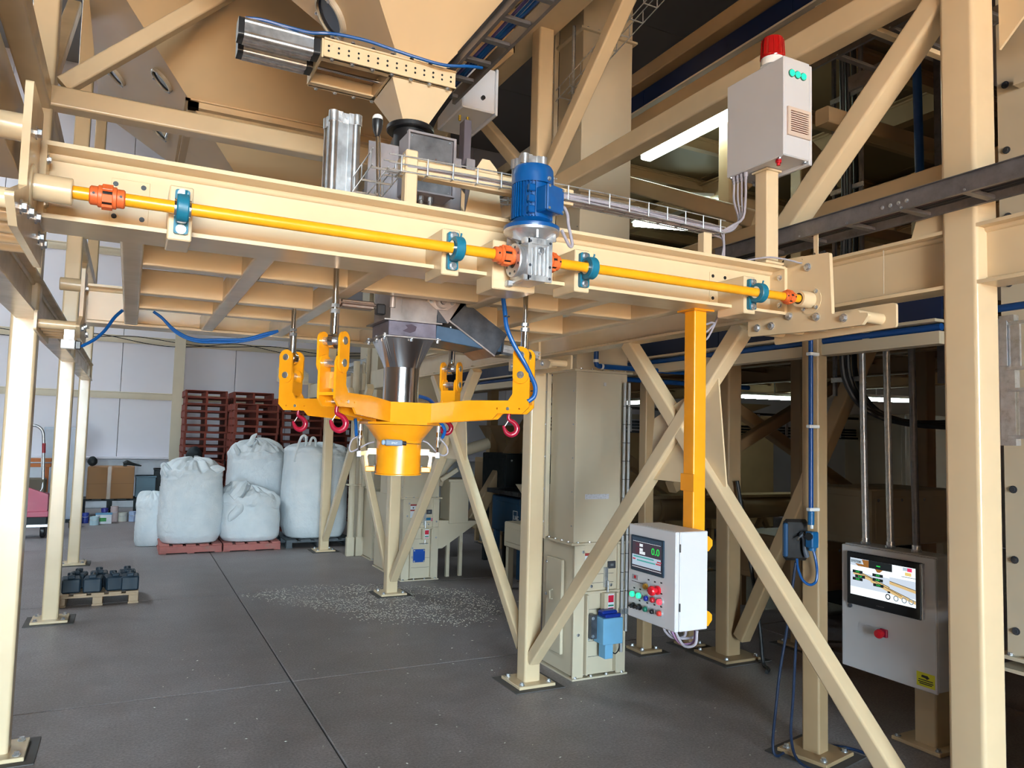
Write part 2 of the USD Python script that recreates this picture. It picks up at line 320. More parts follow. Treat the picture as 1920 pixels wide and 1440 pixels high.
for z0, lab in ((3.50, 'thin black cables drooping along the upper wall girt'),):
    c = thing('wall_cable', lab, 'cable', (1, 17.15, z0))
    for q, (a, b) in enumerate(((0.0, 0.10), (0.03, 0.16))):
        pts = [(x, 17.14-0.012*q, z0-0.02-b*abs(math.sin((x+q*0.7)*1.15))**1.5) for x in np.linspace(-3.5, 5.2, 60)]
        c.add('strand', tube(pts, 0.008, 6), CABLEK)

# ------------------------------------------------------------------ steel frame of the silos
XL, XR = -0.505, 2.475
def column(x, y, lab, top=6.2, w=0.12, m=BEIGE, rot=0, plate_w=0.27, name='steel_column', bolts=True):
    c = thing(name, lab, 'column', (x, y, 0))
    r = lambda me: rotz(me, rot, (x, y, 0)) if rot else me
    c.add('post', r(rhs((x, y, 0.026), (x, y, top), w, w, w*0.13, up=(0, 1, 0))), m, smooth=40)
    p = plate_w/2
    c.add('grout_pad', r(box(x-p-0.045, x+p+0.045, y-p-0.045, y+p+0.045, 0, 0.006)), mat('grout', (0.10, 0.09, 0.085), 0.8))
    b = c.add('base_plate', r(box(x-p, x+p, y-p, y+p, 0.006, 0.026, 0.003)), m)
    if bolts:
        for sx in (-1, 1):
            for sy in (-1, 1):
                b.add('anchor_bolt', r(hexbolt((x+sx*(p-0.035), y+sy*(p-0.035), 0.026), (0, 0, 1), 0.013, 0.018)), ZINC, smooth=20)
    return c
column(XL, 4.56, 'nearest cream column at the left edge, glossy with daylight')
column(XL, 7.46, 'second cream column from the left, beside the pallet of dark blocks')
column(XL, 10.36, 'third cream column of the left row, farthest from the camera')
column(XR, 1.52, 'big near cream column standing right of the touchscreen cabinet')
column(XR, 4.53, 'middle cream column with a base plate in front of the tall bucket elevator')
column(XR, 7.52, 'cream column behind the orange filling collar, seeds around its foot')
column(XR, 10.50, 'far cream column in front of the tallest white bag')
def brace(p0, p1, lab, w=0.08, m=BEIGE, cat_='brace', name='diagonal_brace', up=None):
    d = np.asarray(p1, float)-np.asarray(p0, float); up = up if up is not None else ((0, 0, 1) if abs(d[2])/np.linalg.norm(d) < 0.9 else (0, 1, 0))
    base = np.array(p0 if p0[2] < p1[2] else p1, float)
    b = thing(name, lab, cat_, base)
    b.add('tube', rhs(p0, p1, w, w, w*0.14, up), m, smooth=40)
    return b
B1 = brace((XR, 4.47, 0.17), (XR, 2.55, 2.18), 'cream diagonal brace rising from the middle column foot past the control box')
B2 = brace((XR, 1.62, 0.28), (XR, 3.44, 2.18), 'cream diagonal brace falling to the lower right in front of the brown column', w=0.076)
g = B1.add('gusset', plate(frame((XR-0.004, 0, 0), (0, 1, 0), (0, 0, 1)), [(2.72, 1.96), (3.20, 1.96-0.2), (3.23, 1.44), (2.66, 1.44)], 0, 0.008), BEIGE)
B3 = brace((XR, 7.44, 0.17), (XR, 5.52, 2.18), 'cream brace rising right from the column behind the filling collar')
B4 = brace((XR, 4.62, 0.22), (XR, 6.44, 2.18), 'cream brace falling right towards the foot of the middle column', w=0.076)
B3.add('gusset', plate(frame((XR-0.004, 0, 0), (0, 1, 0), (0, 0, 1)), [(5.72, 1.9), (6.2, 1.76), (6.2, 1.44), (5.66, 1.44)], 0, 0.008), BEIGE)
brace((XR, 10.42, 0.17), (XR, 8.52, 2.18), 'thin cream brace rising right from the far column by the tallest bag')
brace((XR, 7.62, 0.22), (XR, 9.44, 2.18), 'cream brace left of the column behind the filling collar', w=0.076)
brace((XR, 2.46, 2.42), (XR, 1.60, 3.22), 'wide cream brace rising from the right rail to the near column', w=0.095)
brace((XR, 4.42, 3.46), (XR, 3.15, 4.55), 'tan brace rising from the middle column in front of the bucket elevator', w=0.09)
brace((XR, 4.62, 3.46), (XR, 5.9, 4.55), 'tan brace rising away from the middle column behind the cable ladder', w=0.09)
brace((XL+0.1, 4.50, 3.42), (1.30, 4.50, 5.05), 'tan brace rising right from the nearest left column under the silo', w=0.085)
brace((XL, 4.64, 3.42), (XL, 6.0, 4.6), 'short tan brace leaning away behind the nearest left column', w=0.085)
brace((XL, 7.55, 2.45), (XL, 8.9, 3.4), 'tan brace of the left row seen under the silo, far side', w=0.08)
brace((1.75, 4.55, 3.36), (2.30, 4.55, 2.72), 'short tan knee brace hanging behind the blue gear motor', w=0.08)
def hbeam(p0, p1, lab, w=0.11, m=BEIGE, name='frame_beam'):
    b = thing(name, lab, 'beam', np.minimum(p0, p1)-V3(0, 0, w/2)); b.add('tube', rhs(p0, p1, w, w, 0.013), m, smooth=40); return b
hbeam((XL, 4.5, 3.345), (XR, 4.5, 3.345), 'tan tube beam crossing under the silos just above the white crossbeam')
hbeam((XL, 0.8, 3.34), (XL, 4.5, 3.34), 'tan beam overhead at the upper left, running to the nearest left column')
hbeam((XL, 4.62, 3.34), (XL, 10.4, 3.34), 'tan beam of the left row behind the nearest column')
hbeam((XL, 7.5, 3.34), (XR, 7.5, 3.34), 'tan beam crossing the frame under the rear silo')
hbeam((XR, 0.6, 3.325), (XR, 7.5, 3.325), 'long tan beam rising to the right behind the grey lamp box')
hbeam((XL, 4.53, 4.95), (XR, 4.53, 4.95), 'high tan beam between the two silos', 0.16)
hbeam((XR, 0.8, 4.62), (XR, 7.5, 4.62), 'high tan beam in front of the bucket elevator top', 0.2)
db = thing('deep_beam', 'deep tan beam at the far upper left edge beside the nearest column', 'beam', (-0.64, 2.5, 2.96)); db.add('web', box(-0.68, -0.60, 0.9, 4.74, 2.97, 3.37, 0.006), HOPPER); db.add('flange', box(-0.70, -0.585, 0.9, 4.74, 2.955, 2.97, 0.003), HOPPER)
# carriage rails
def rail(x, y0, y1, lab):
    r_ = thing('carriage_rail', lab, 'rail', (x, y0, 2.18))
    r_.add('beam', ibeam((x, y0, 2.28), (x, y1, 2.28), 0.2, 0.11, 0.012, 0.009), BEIGE)
    for y in (y0+0.02, y1-0.02): r_.add('end_stiffener', box(x-0.05, x+0.05, y-0.006, y+0.006, 2.195, 2.365), BEIGE)
    return r_
rail(XL+0.02, 0.5, 10.42, 'left carriage rail, a cream I-beam seen from below')
R_ = rail(XR, 0.5, 7.6, 'right carriage rail, a deep cream I-beam running to the near column')
R_.add('splice_line', box(XR-0.0555, XR-0.054, 1.80, 1.803, 2.20, 2.36), BEIGE2)
R_.add('tray_bracket', plate(frame((2.44, 1.70, 2.38), (0, -1, 0), (0, 0, 1)), [(0, 0), (0.16, 0), (0.16, 0.17), (-0.02, 0.17), (0.04, 0.12)], 0, 0.008), BEIGE)
R_.add('tray_bracket', box(2.44, 2.54, 1.52, 1.535, 2.38, 2.56), BEIGE)

# ------------------------------------------------------------------ travelling weigh carriage
CA = thing('weighing_carriage', 'wide cream travelling frame whose long crossbeam carries the yellow drive shaft', 'carriage', (1.0, 3.1, 2.05))
xb = CA.add('front_crossbeam', ibeam((-0.215, 2.18, 2.24), (2.245, 2.18, 2.24), 0.19, 0.165, 0.011, 0.009), BEIGE)
xr = CA.add('rear_crossbeam', ibeam((-0.215, 4.23, 2.24), (2.245, 4.23, 2.24), 0.19, 0.165, 0.011, 0.009), BEIGE)
for xx in (-0.02, 0.33, 0.68, 1.18, 1.53, 1.885):
    CA.add('longitudinal', rhs((xx, 2.185, 2.19), (xx, 4.22, 2.19), 0.06, 0.085, 0.008), BEIGE)
for y in (2.60, 3.16, 3.56):
    for a, b in ((0.01, 0.30), (0.36, 0.65), (0.71, 1.15), (1.21, 1.50), (1.56, 1.855)):
        if (a, y) == (0.71, 3.16): continue
        CA.add('cross_joist', rhs((a, y, 2.197), (b, y, 2.197), 0.06, 0.095, 0.006), BEIGE)
# access covers and holes in the crossbeam web
WY = 2.18-0.0045
for x0, x1, h in ((-0.075, 0.015, 1), (1.93, 2.03, 1)):
    cv = xb.add('web_cover', box(x0, x1, WY-0.003, WY, 2.17, 2.29, 0.001), BEIGE)
for x0 in (-0.065, 0.0, 1.945, 2.005):
    for z in (2.19, 2.275): xb.add('bolt_hole', cyl((x0, WY-0.0045, z), (x0, WY-0.0025, z), 0.0065, 12), BLACKP)
# end assemblies around the rails
def end_group(side, yc, front):
    xi = -0.235 if side < 0 else 2.265; xo = -0.40 if side < 0 else 2.405
    s = side
    prof_ = [(-0.13, 2.335), (-0.16, 2.29), (-0.2, 2.12), (-0.32, 2.07), (0.20, 2.055), (0.30, 2.11), (0.10, 2.13), (0.085, 2.335)]
    prof_ = [(-0.10, 2.395), (0.09, 2.395), (0.105, 2.17), (0.27, 2.14), (0.25, 2.06), (-0.20, 2.06), (-0.27, 2.10), (-0.10, 2.16)] if side < 0 else \
            [(-0.11, 2.345), (0.09, 2.36), (0.10, 2.16), (0.28, 2.16), (0.28, 2.09), (-0.10, 2.075), (-0.25, 2.075), (-0.27, 2.10), (-0.12, 2.115)]
    pl = CA.add('end_plate', plate(frame((xi, yc, 0), (0, 1, 0), (0, 0, 1)), Polygon(prof_).buffer(0.012, quad_segs=3).buffer(-0.004), -0.008, 0.008), BEIGE)
    op = CA.add('outer_plate', plate(frame((xo, yc, 0), (0, 1, 0), (0, 0, 1)), Polygon([(-0.27, 2.145), (-0.27, 2.08), (0.27, 2.07), (0.27, 2.145)]).buffer(0.012), -0.006, 0.006), BEIGE)
    for k, y in enumerate((-0.22, -0.10, 0.02, 0.14, 0.24)):
        CA.add('spacer_tube', cyl((xi, yc+y, 2.105), (xo, yc+y, 2.105), 0.021, 14), BEIGE)
    CA.add('guide_roller', cyl((xi, yc+0.02, 2.335), (xi+s*0.105, yc+0.02, 2.335), 0.032, 20, ch=0.003), BEIGE)
    for (y, z) in ((-0.02, 2.315), (0.07, 2.14), (-0.06, 2.12), (-0.18, 2.10), (0.16, 2.112), (0.235, 2.112)):
        pl.add('bolt', hexbolt((xi-s*0.008, yc+y, z), (-s, 0, 0), 0.011, 0.012), ZINC, smooth=20)
    fl_ = CA.add('end_flange', box(xi-s*0.008, xi-s*0.022, yc+0.08, yc+0.25, 2.148, 2.332), BEIGE)
    for y in (0.105, 0.225):
        for z in (2.185, 2.295): fl_.add('bolt', hexbolt((xi-s*0.022, yc+y, z), (-s, 0, 0), 0.008, 0.008), ZINC, smooth=20)
for sd in (-1, 1):
    end_group(sd, 2.02, True); end_group(sd, 4.22, False)
SY, SZ = 1.99, 2.187
# hubs the shaft enters
hb = CA.add('shaft_hub', cat(cyl((-0.235, SY, SZ), (-0.146, SY, SZ), 0.031, 28, ch=0.002), cyl((-0.243, SY, SZ), (-0.222, SY, SZ), 0.05, 28, ch=0.002)), BEIGE, label='long hub at the left end')
hb = CA.add('shaft_hub', cat(lathe([(0.0, 0), (0.019, 0), (0.021, -0.01), (0.030, -0.01), (0.031, -0.006), (0.031, 0.05), (0.052, 0.05), (0.052, 0.06), (0, 0.06)], (2.205, SY, SZ), (1, 0, 0), 32)), BEIGE, label='flanged hub at the right end')
hb.add('bore', cyl((2.196, SY, SZ), (2.2, SY, SZ), 0.024, 24), BLACKP)
for a in (45, 135, 225, 315): hb.add('bolt', hexbolt((2.254, SY+0.042*math.cos(math.radians(a)), SZ+0.042*math.sin(math.radians(a))), (-1, 0, 0), 0.006, 0.006), ZINC)
# bearing and gearbox pads standing on the crossbeam web
PADX = [0.088, 0.82, 1.277, 2.0]
for x in PADX: CA.add('bearing_pad', box(x-0.030, x+0.026, 2.035, 2.175, 2.117, 2.255, 0.003), BEIGE)
CA.add('gearbox_pad', cat(box(0.965, 1.115, 2.055, 2.175, 2.098, 2.25, 0.003)), BEIGE)
# little posts for the wire tray
for x, z1 in ((0.735, 2.525), (1.92, 2.44)): CA.add('tray_post', box(x-0.02, x+0.02, 2.17, 2.21, 2.335, z1, 0.004), BEIGE)
CA.add('tray_beam', box(0.705, 1.33, 2.185, 2.225, 2.45, 2.505, 0.003), BEIGE)
# shaft pieces, couplings, bearings, motor
def shaft(x0, x1, lab):
    s_ = thing('drive_shaft', lab, 'shaft', ((x0+x1)/2, SY, SZ-0.016)); s_.add('bar', cyl((x0, SY, SZ), (x1, SY, SZ), 0.0155, 24, ch=0.002), SHAFTY, smooth=40); return s_
def coupling(xc, lab, L=0.055, r=0.0235):
    c = thing('shaft_coupling', lab, 'coupling', (xc, SY, SZ-r))
    h = L/2
    for s in (-1, 1):
        c.add('hub', cat(lathe([(0.016, 0), (0.019, 0), (r*0.86, 0.003), (r*0.86, h*0.45), (r, h*0.5), (r, h*0.72), (0.016, h*0.72)], (xc+s*h, SY, SZ), (-s, 0, 0), 28)), COUPLE)
        c.add('set_screw', cyl((xc+s*h*0.75, SY-r*0.8, SZ), (xc+s*h*0.75, SY-r*0.9, SZ), 0.003, 8), BLACKP)
    for k in range(6):
        a = math.radians(60*k+20); o = V3(xc, SY+math.cos(a)*r*0.93, SZ+math.sin(a)*r*0.93)
        fr = frame(o, (1, 0, 0), (0, -math.sin(a), math.cos(a)))
        c.add('jaw', fbox(fr, -h*0.3, h*0.3, -r*0.36, r*0.36, -r*0.2, r*0.08, 0.001), COUPLE)
    c.add('spider', cyl((xc-h*0.26, SY, SZ), (xc+h*0.26, SY, SZ), r*0.9, 20), BLACKP)
    return c
shaft(-0.16, 0.955, 'long yellow drive shaft left of the blue gear motor')
shaft(1.135, 2.215, 'long yellow drive shaft right of the blue gear motor')
coupling(-0.075, 'orange jaw coupling near the left end of the yellow shaft', 0.075, 0.026)
coupling(0.975, 'orange jaw coupling just left of the aluminium gearbox', 0.078, 0.027)
coupling(1.135, 'orange jaw coupling just right of the aluminium gearbox', 0.05, 0.027)
coupling(2.143, 'small orange jaw coupling at the right end of the yellow shaft', 0.05, 0.024)
for x, lab in zip(PADX, ('leftmost teal bearing block on the yellow shaft', 'teal bearing block left of the gearbox', 'teal bearing block right of the gearbox', 'rightmost teal bearing block on the yellow shaft')):
    b = thing('bearing_block', lab, 'bearing', (x, 2.02, SZ-0.055))
    fr = frame((x, 2.035, SZ), (1, 0, 0), (0, 0, 1))
    foot = rrect(0.034, 0.112, 0.006).difference(Point(0, 0).buffer(0.02))
    b.add('base', plate(fr, foot.geoms[0] if hasattr(foot, 'geoms') else foot, 0, 0.014), TEAL)
    if hasattr(foot, 'geoms'): b.add('base', plate(fr, foot.geoms[1], 0, 0.014), TEAL)
    b.add('housing', lathe([(0.017, -0.014), (0.033, -0.014), (0.035, -0.011), (0.035, 0.011), (0.033, 0.014), (0.017, 0.014)], (x, SY, SZ), (1, 0, 0), 32), TEAL)
    b.add('neck', box(x-0.012, x+0.012, SY+0.012, 2.034, SZ-0.032, SZ+0.032, 0.003), TEAL)
    b.add('inner_ring', lathe([(0.0157, -0.019), (0.0215, -0.019), (0.0215, 0.019), (0.0157, 0.019)], (x, SY, SZ), (1, 0, 0), 28), CHROME)
    b.add('grease_nipple', cyl((x+0.006, SY-0.01, SZ+0.033), (x+0.006, SY-0.014, SZ+0.043), 0.003, 8), TEAL)
    for z in (-0.045, 0.045): b.add('bolt', hexbolt((x, 2.021, SZ+z), (0, -1, 0), 0.0085, 0.008), ZINC, smooth=20)
MX = 1.062
gb = thing('worm_gearbox', 'silvery cast aluminium worm gearbox under the blue motor', 'gearbox', (MX, SY, 2.105))
X0, X1, Y0, Y1, Z0, Z1 = 1.012, 1.100, 1.925, 2.055, 2.108, 2.236
gb.add('body', box(X0+0.01, X1-0.004, Y0+0.006, Y1, Z0+0.004, Z1-0.004, 0.005), CASTALU)
gb.add('face_frame', plate(frame((0, Y0+0.006, 0), (1, 0, 0), (0, 0, 1)), Polygon([(X0+0.006, Z0), (X1, Z0), (X1, Z1), (X0+0.006, Z1)], [[(X0+0.018, Z0+0.016), (X1-0.012, Z0+0.016), (X1-0.012, Z1-0.018), (X0+0.018, Z1-0.018)]]), 0, 0.006), CASTALU)
for k in range(4): gb.add('rib', box(1.034+0.014*k, 1.038+0.014*k, Y0+0.0, Y0+0.008, Z0+0.018, Z1-0.03+0.006*(k % 2), 0.001), CASTALU)
gb.add('oil_plug', hexbolt((1.062, Y0+0.004, Z1-0.036), (0, -1, 0), 0.008, 0.008), ZINC, smooth=20)
for cx in (X0+0.013, X1-0.008):
    for cz in (Z0+0.010, Z1-0.011, Z0+0.045): gb.add('corner_screw', cyl((cx, Y0, cz), (cx, Y0-0.002, cz), 0.0042, 10), DARKSTEEL)
sf = gb.add('side_flange', lathe([(0.024, 0.02), (0.024, 0.0), (0.05, 0.0), (0.052, 0.004), (0.046, 0.022), (0.024, 0.022)], (X0-0.012, SY, 2.176), (1, 0, 0), 36), CASTALU)
sf.add('bore', cyl((X0-0.008, SY, 2.178), (X0+0.004, SY, 2.178), 0.025, 24), BLACKP)
for k in range(8):
    a = math.radians(45*k+22); sf.add('hole', cyl((X0-0.0135, SY+0.04*math.cos(a), 2.176+0.04*math.sin(a)), (X0-0.0115, SY+0.04*math.cos(a), 2.176+0.04*math.sin(a)), 0.004, 8), DARKSTEEL)
for cy, cz in ((Y0+0.012, Z0+0.008), (Y0+0.012, Z1-0.01), (Y1-0.012, Z1-0.01), (Y1-0.012, Z0+0.008)):
    gb.add('side_lug', box(X0-0.006, X0+0.014, cy-0.012, cy+0.012, cz-0.01, cz+0.01, 0.003), CASTALU)
gb.add('input_flange', lathe([(0.0, 0.0), (0.04, 0.0), (0.05, 0.012), (0.083, 0.030), (0.085, 0.032), (0.085, 0.040), (0, 0.040)], (MX, SY, Z1-0.004), (0, 0, 1), 40), CASTALU)
for k in range(6):
    a = math.radians(60*k+15); gb.add('flange_web', put(box(0.03, 0.078, -0.003, 0.003, 0.0, 0.028), frame((MX, SY, Z1), (math.cos(a), math.sin(a), 0), (-math.sin(a), math.cos(a), 0))), CASTALU)
mo = thing('gear_motor', 'bright blue finned electric motor standing on the gearbox', 'motor', (MX, SY, Z1+0.036))
m0 = Z1+0.036
mo.add('flange', lathe([(0, 0), (0.085, 0), (0.086, 0.003), (0.086, 0.011), (0.07, 0.020), (0.06, 0.032), (0.055, 0.034), (0, 0.034)], (MX, SY, m0), (0, 0, 1), 40), BLUE)
mo.add('stator', cyl((MX, SY, m0+0.03), (MX, SY, m0+0.142), 0.0555, 36), BLUE)
fins = []
for k in range(40):
    a = math.radians(9*k)
    if abs(((9*k+70+180) % 360)-180) < 30: continue
    fins.append(put(box(0.052, 0.0635, -0.0011, 0.0011, 0.034, 0.141), frame((MX, SY, m0), (math.cos(a), math.sin(a), 0), (-math.sin(a), math.cos(a), 0))))
for fm in fins: mo.add('fin', fm, BLUE, smooth=False)
mo.add('fan_cover', lathe([(0.0, 0.062), (0.045, 0.061), (0.058, 0.056), (0.0635, 0.046), (0.0640, 0.03), (0.0645, 0.028), (0.0645, 0.0), (0.06, 0.0), (0.0, 0.002)], (MX, SY, m0+0.140), (0, 0, 1), 40), BLUE)
mo.add('cover_screw', hexbolt((MX+0.022, SY-0.062, m0+0.152), (0.3, -1, 0), 0.005, 0.006), ZINC)
for k in range(3): mo.add('foot_pad', box(MX-0.044, MX-0.022, SY-0.064, SY-0.045, m0+0.04+0.033*k, m0+0.062+0.033*k, 0.003), BLUE)
tb = mo.add('terminal_box', put(box(-0.036, 0.036, 0.045, 0.121, 0.045, 0.088, 0.004), frame((MX, SY, m0), unit((0.94, 0.34, 0)), (0, 0, 1))), BLUE)
frb = frame((MX, SY, m0), unit((0.94, 0.34, 0)), (0, 0, 1))
mo.add('terminal_box_lid', fbox(frb, -0.038, 0.038, 0.043, 0.123, 0.088, 0.096, 0.003), BLUE)
for a in (-0.031, 0.031):
    for b in (0.05, 0.116): mo.add('lid_screw', put(cyl((a, b, 0.096), (a, b, 0.0985), 0.0045, 10), frb), ZINC)
mo.add('cable_gland', put(cyl((0.036, 0.08, 0.066), (0.056, 0.08, 0.066), 0.009, 12), frb), BLACKP)
g0 = put((np.array([[0.056, 0.08, 0.066]]), np.zeros((0, 3), int)), frb)[0][0]
mc = thing('motor_cable', 'grey motor cable looping down beside the blue motor', 'cable', g0-V3(0, 0, 0.1))
mc.add('strand', tube([g0, g0+V3(0.018, 0.006, 0.0), g0+V3(0.032, 0.01, -0.02), g0+V3(0.036, 0.01, -0.05), g0+V3(0.052, 0.012, -0.105), g0+V3(0.046, 0.02, -0.11), g0+V3(0.03, 0.04, -0.06)], 0.005, 8, smooth=6), CABLE)
# ------------------------------------------------------------------ silo hoppers
CX, CY = 0.935, 2.80
def hopper(lab, cx, cy, z0, slope, half, r0, zflange=None):
    z1 = z0 + (half-r0)*slope
    h = thing('silo_hopper', lab, 'silo', (cx, cy, z0))
    q = lambda a, z: [(cx-a, cy-a, z), (cx+a, cy-a, z), (cx+a, cy+a, z), (cx-a, cy+a, z)]
    t = 0.008
    lo, hi = q(r0, z0), q(half, z1); li, hi_i = q(r0-t, z0), q(half-t, z1)
    for k in range(4):
        j = (k+1) % 4
        v = np.array([lo[k], lo[j], hi[j], hi[k], li[k], li[j], hi_i[j], hi_i[k]], float)
        h.add('cone_panel', tm(trimesh.convex.convex_hull(v)), HOPPER, smooth=False)
    for k in range(4):
        a, b = hi[k], hi[(k+1) % 4]
        d = unit(np.subtract(b, a)); n = np.cross(d, (0, 0, 1))
        h.add('shell_panel', fbox(frame(a, d, (0, 0, 1)), 0, 2*half, 0, 2.6, -0.008, 0), HOPPER, smooth=False)
    if zflange:
        a = r0 + (zflange-z0)/slope
        for k in range(4):
            p = q(a, zflange); d = unit(np.subtract(p[(k+1) % 4], p[k]))
            h.add('ring_flange', fbox(frame(p[k], d, (0, 0, 1)), -0.012, 2*a+0.012, -0.035, 0.05, -0.05, 0.012), HOPPER)
            h.add('ring_lip', fbox(frame(p[k], d, (0, 0, 1)), -0.03, 2*a+0.03, 0.003, 0.012, 0.0, 0.03), HOPPER)
    return h
def viewport(h, cx, r0, z0, slope, y, z, R=0.062):
    # round sight glass on the left (-x) cone face
    n = unit((-slope, 0, -1.0)); x = cx - r0 - (z-z0)/slope
    fr = frame((x, y, z), (0, -1, 0), np.cross(n, (0, -1, 0)))
    w = fr[3]
    ring = h.add('sight_port', lathe([(R, 0.0), (R*1.2, 0.0), (R*1.2, 0.016), (R*1.13, 0.022), (R, 0.022)], fr[0], w, 40), ALU if False else mat('port_ring', (0.55, 0.47, 0.36), 0.3, 0.3))
    ring.add('pane', lathe([(0, 0.004), (R, 0.004), (R, 0.010), (0, 0.010)], fr[0], w, 36), mat('sight_pane', (0.03, 0.035, 0.055), 0.08, spec=0.6, var=0.2))
    for a in (20, 140, 260):
        c = fr[0] + fr[1]*R*1.12*math.cos(math.radians(a)) + fr[2]*R*1.12*math.sin(math.radians(a)) + w*0.02
        ring.add('clamp_screw', hexbolt(c, w, 0.006, 0.008), ZINC)
    return ring, fr
H2 = hopper('big tan silo hopper whose outlet sits on the slide gate with twin cylinders', CX, CY, 3.10, 1.24, 1.3, 0.10)
rg, fr2 = viewport(H2, CX, 0.10, 3.10, 1.24, 2.975, 3.335, 0.075)
HB = hopper('rear tan silo hopper behind, with a ring flange half way up', CX, 5.80, 3.15, 0.95, 1.3, 0.10, 3.72)
viewport(HB, CX, 0.10, 3.15, 0.95, 5.22, 3.875, 0.07); viewport(HB, CX, 0.10, 3.15, 0.95, 6.10, 3.86, 0.07); viewport(HB, CX, 0.10, 3.15, 0.95, 5.95, 4.15, 0.07)
HB.add('level_sensor', cat(cyl((0.16, 5.3, 3.70), (0.13, 5.26, 3.6), 0.012, 10), cyl((0.13, 5.26, 3.6), (0.11, 5.22, 3.5), 0.007, 8)), GALV)
# slide gate
GX0, GX1, GY0, GY1, GZ0, GZ1 = 0.55, 1.062, 2.655, 2.905, 2.992, 3.062
ga = thing('slide_gate', 'cream bolted slide gate with an open frame under the big silo outlet', 'gate', (0.8, 2.78, 2.88))
for y in (GY0, GY1):
    s = 1 if y == GY0 else -1
    ch_ = ga.add('side_channel', cat(box(GX0, GX1, y-0.004, y+0.004, GZ0, GZ1), box(GX0, GX1, y-s*0.012, y+s*0.03, GZ1-0.006, GZ1), box(GX0, GX1, y-s*0.012, y+s*0.03, GZ0, GZ0+0.006)), BEIGE)
    for k in range(14):
        x = GX0+0.018+0.0365*k
        for z in (0.026, 0.044): ch_.add('rivet', cyl((x, y-s*0.0055 if s > 0 else y+0.0055, GZ0+z), (x, y-s*0.004 if s > 0 else y+0.004, GZ0+z), 0.0042, 8), BLACKP)
    for k in range(7):
        x = GX0+0.03+0.075*k
        for z in (GZ0-0.004, GZ1+0.004): ch_.add('bolt', hexbolt((x, y-s*0.006, z), (0, 0, 1 if z > 3.03 else -1), 0.006, 0.006), ZINC)
ga.add('end_plate', box(GX0-0.006, GX0, GY0, GY1, GZ0, GZ1), BEIGE); ga.add('mid_bar', box(0.80, 0.81, GY0, GY1, GZ0, GZ1), BEIGE)
ga.add('end_plate', box(GX1-0.006, GX1, GY0, GY1, GZ0, GZ1), BEIGE)
ga.add('blade', box(GX0, 0.80, GY0+0.01, GY1-0.01, GZ1-0.016, GZ1-0.010), mat('gate_blade', (0.33, 0.24, 0.16), 0.4, 0.4))
ga.add('piston_rod', cyl((GX0, 2.80, 3.02), (0.80, 2.80, 3.02), 0.006, 12), CHROME)
def sqround(c, a, z0, r, z1, n=32, t=0.0):
    # square (half a) at z0 to circle (radius r) at z1
    th = np.arange(n)*2*math.pi/n + math.pi/4*0
    def sq(t_): m = max(abs(math.cos(t_)), abs(math.sin(t_))); return (a*math.cos(t_)/m, a*math.sin(t_)/m)
    vs = [(c[0]+sq(q)[0], c[1]+sq(q)[1], z0) for q in th] + [(c[0]+r*math.cos(q), c[1]+r*math.sin(q), z1) for q in th]
    f = []
    for k in range(n):
        j = (k+1) % n; f += [(k, j, n+j), (k, n+j, n+k)]
    return np.array(vs), np.array(f)
ga.add('outlet_cone', tm(trimesh.convex.convex_hull(np.array([(CX+sx*a, CY-0.01+sy*a, z) for a, z in ((0.122, GZ0-0.002), (0.052, 2.865)) for sx in (-1, 1) for sy in (-1, 1)]))), BEIGE, smooth=False)
ga.add('inlet_neck', box(CX-0.105, CX+0.105, CY-0.115, CY+0.095, GZ1, 3.102), HOPPER)
for y, lab in ((2.715, 'nearer of the twin aluminium air cylinders of the slide gate'), (2.835, 'farther of the twin aluminium air cylinders of the slide gate')):
    c = thing('gate_cylinder', lab, 'air cylinder', (0.4, y, 3.0))
    P = rrect(0.07, 0.07, 0.014, 4)
    for sx in (-1, 1):
        for sy in (-1, 1): P = P.union(Point(sx*0.024, sy*0.024).buffer(0.0135))
    P = P.difference(sbox(-0.008, 0.028, 0.008, 0.05)).difference(sbox(-0.008, -0.05, 0.008, -0.028))
    xs = 0.262 if y < 2.8 else 0.275
    c.add('barrel', prof(P, (xs+0.02, y, 3.045), (0.52, y, 3.045)), ALU, smooth=40)
    c.add('end_cap', rhs((xs, y, 3.045), (xs+0.02, y, 3.045), 0.072, 0.072, 0.012), BLACKP); c.add('end_cap', rhs((0.52, y, 3.045), (0.546, y, 3.045), 0.072, 0.072, 0.012), BLACKP)
ht = thing('blue_air_hose', 'bright blue air hose draped over the slide gate and its cylinders', 'hose', (0.7, 2.7, 3.05))
ht.add('tube', tube([(0.285, 2.70, 3.085), (0.34, 2.69, 3.089), (0.42, 2.68, 3.082), (0.50, 2.66, 3.072), (0.545, 2.645, 3.075), (0.60, 2.64, 3.082), (0.70, 2.635, 3.084), (0.80, 2.63, 3.074), (0.90, 2.62, 3.062), (1.0, 2.61, 3.056), (1.10, 2.60, 3.072), (1.16, 2.62, 3.09)], 0.006, 8, smooth=5), HOSE)
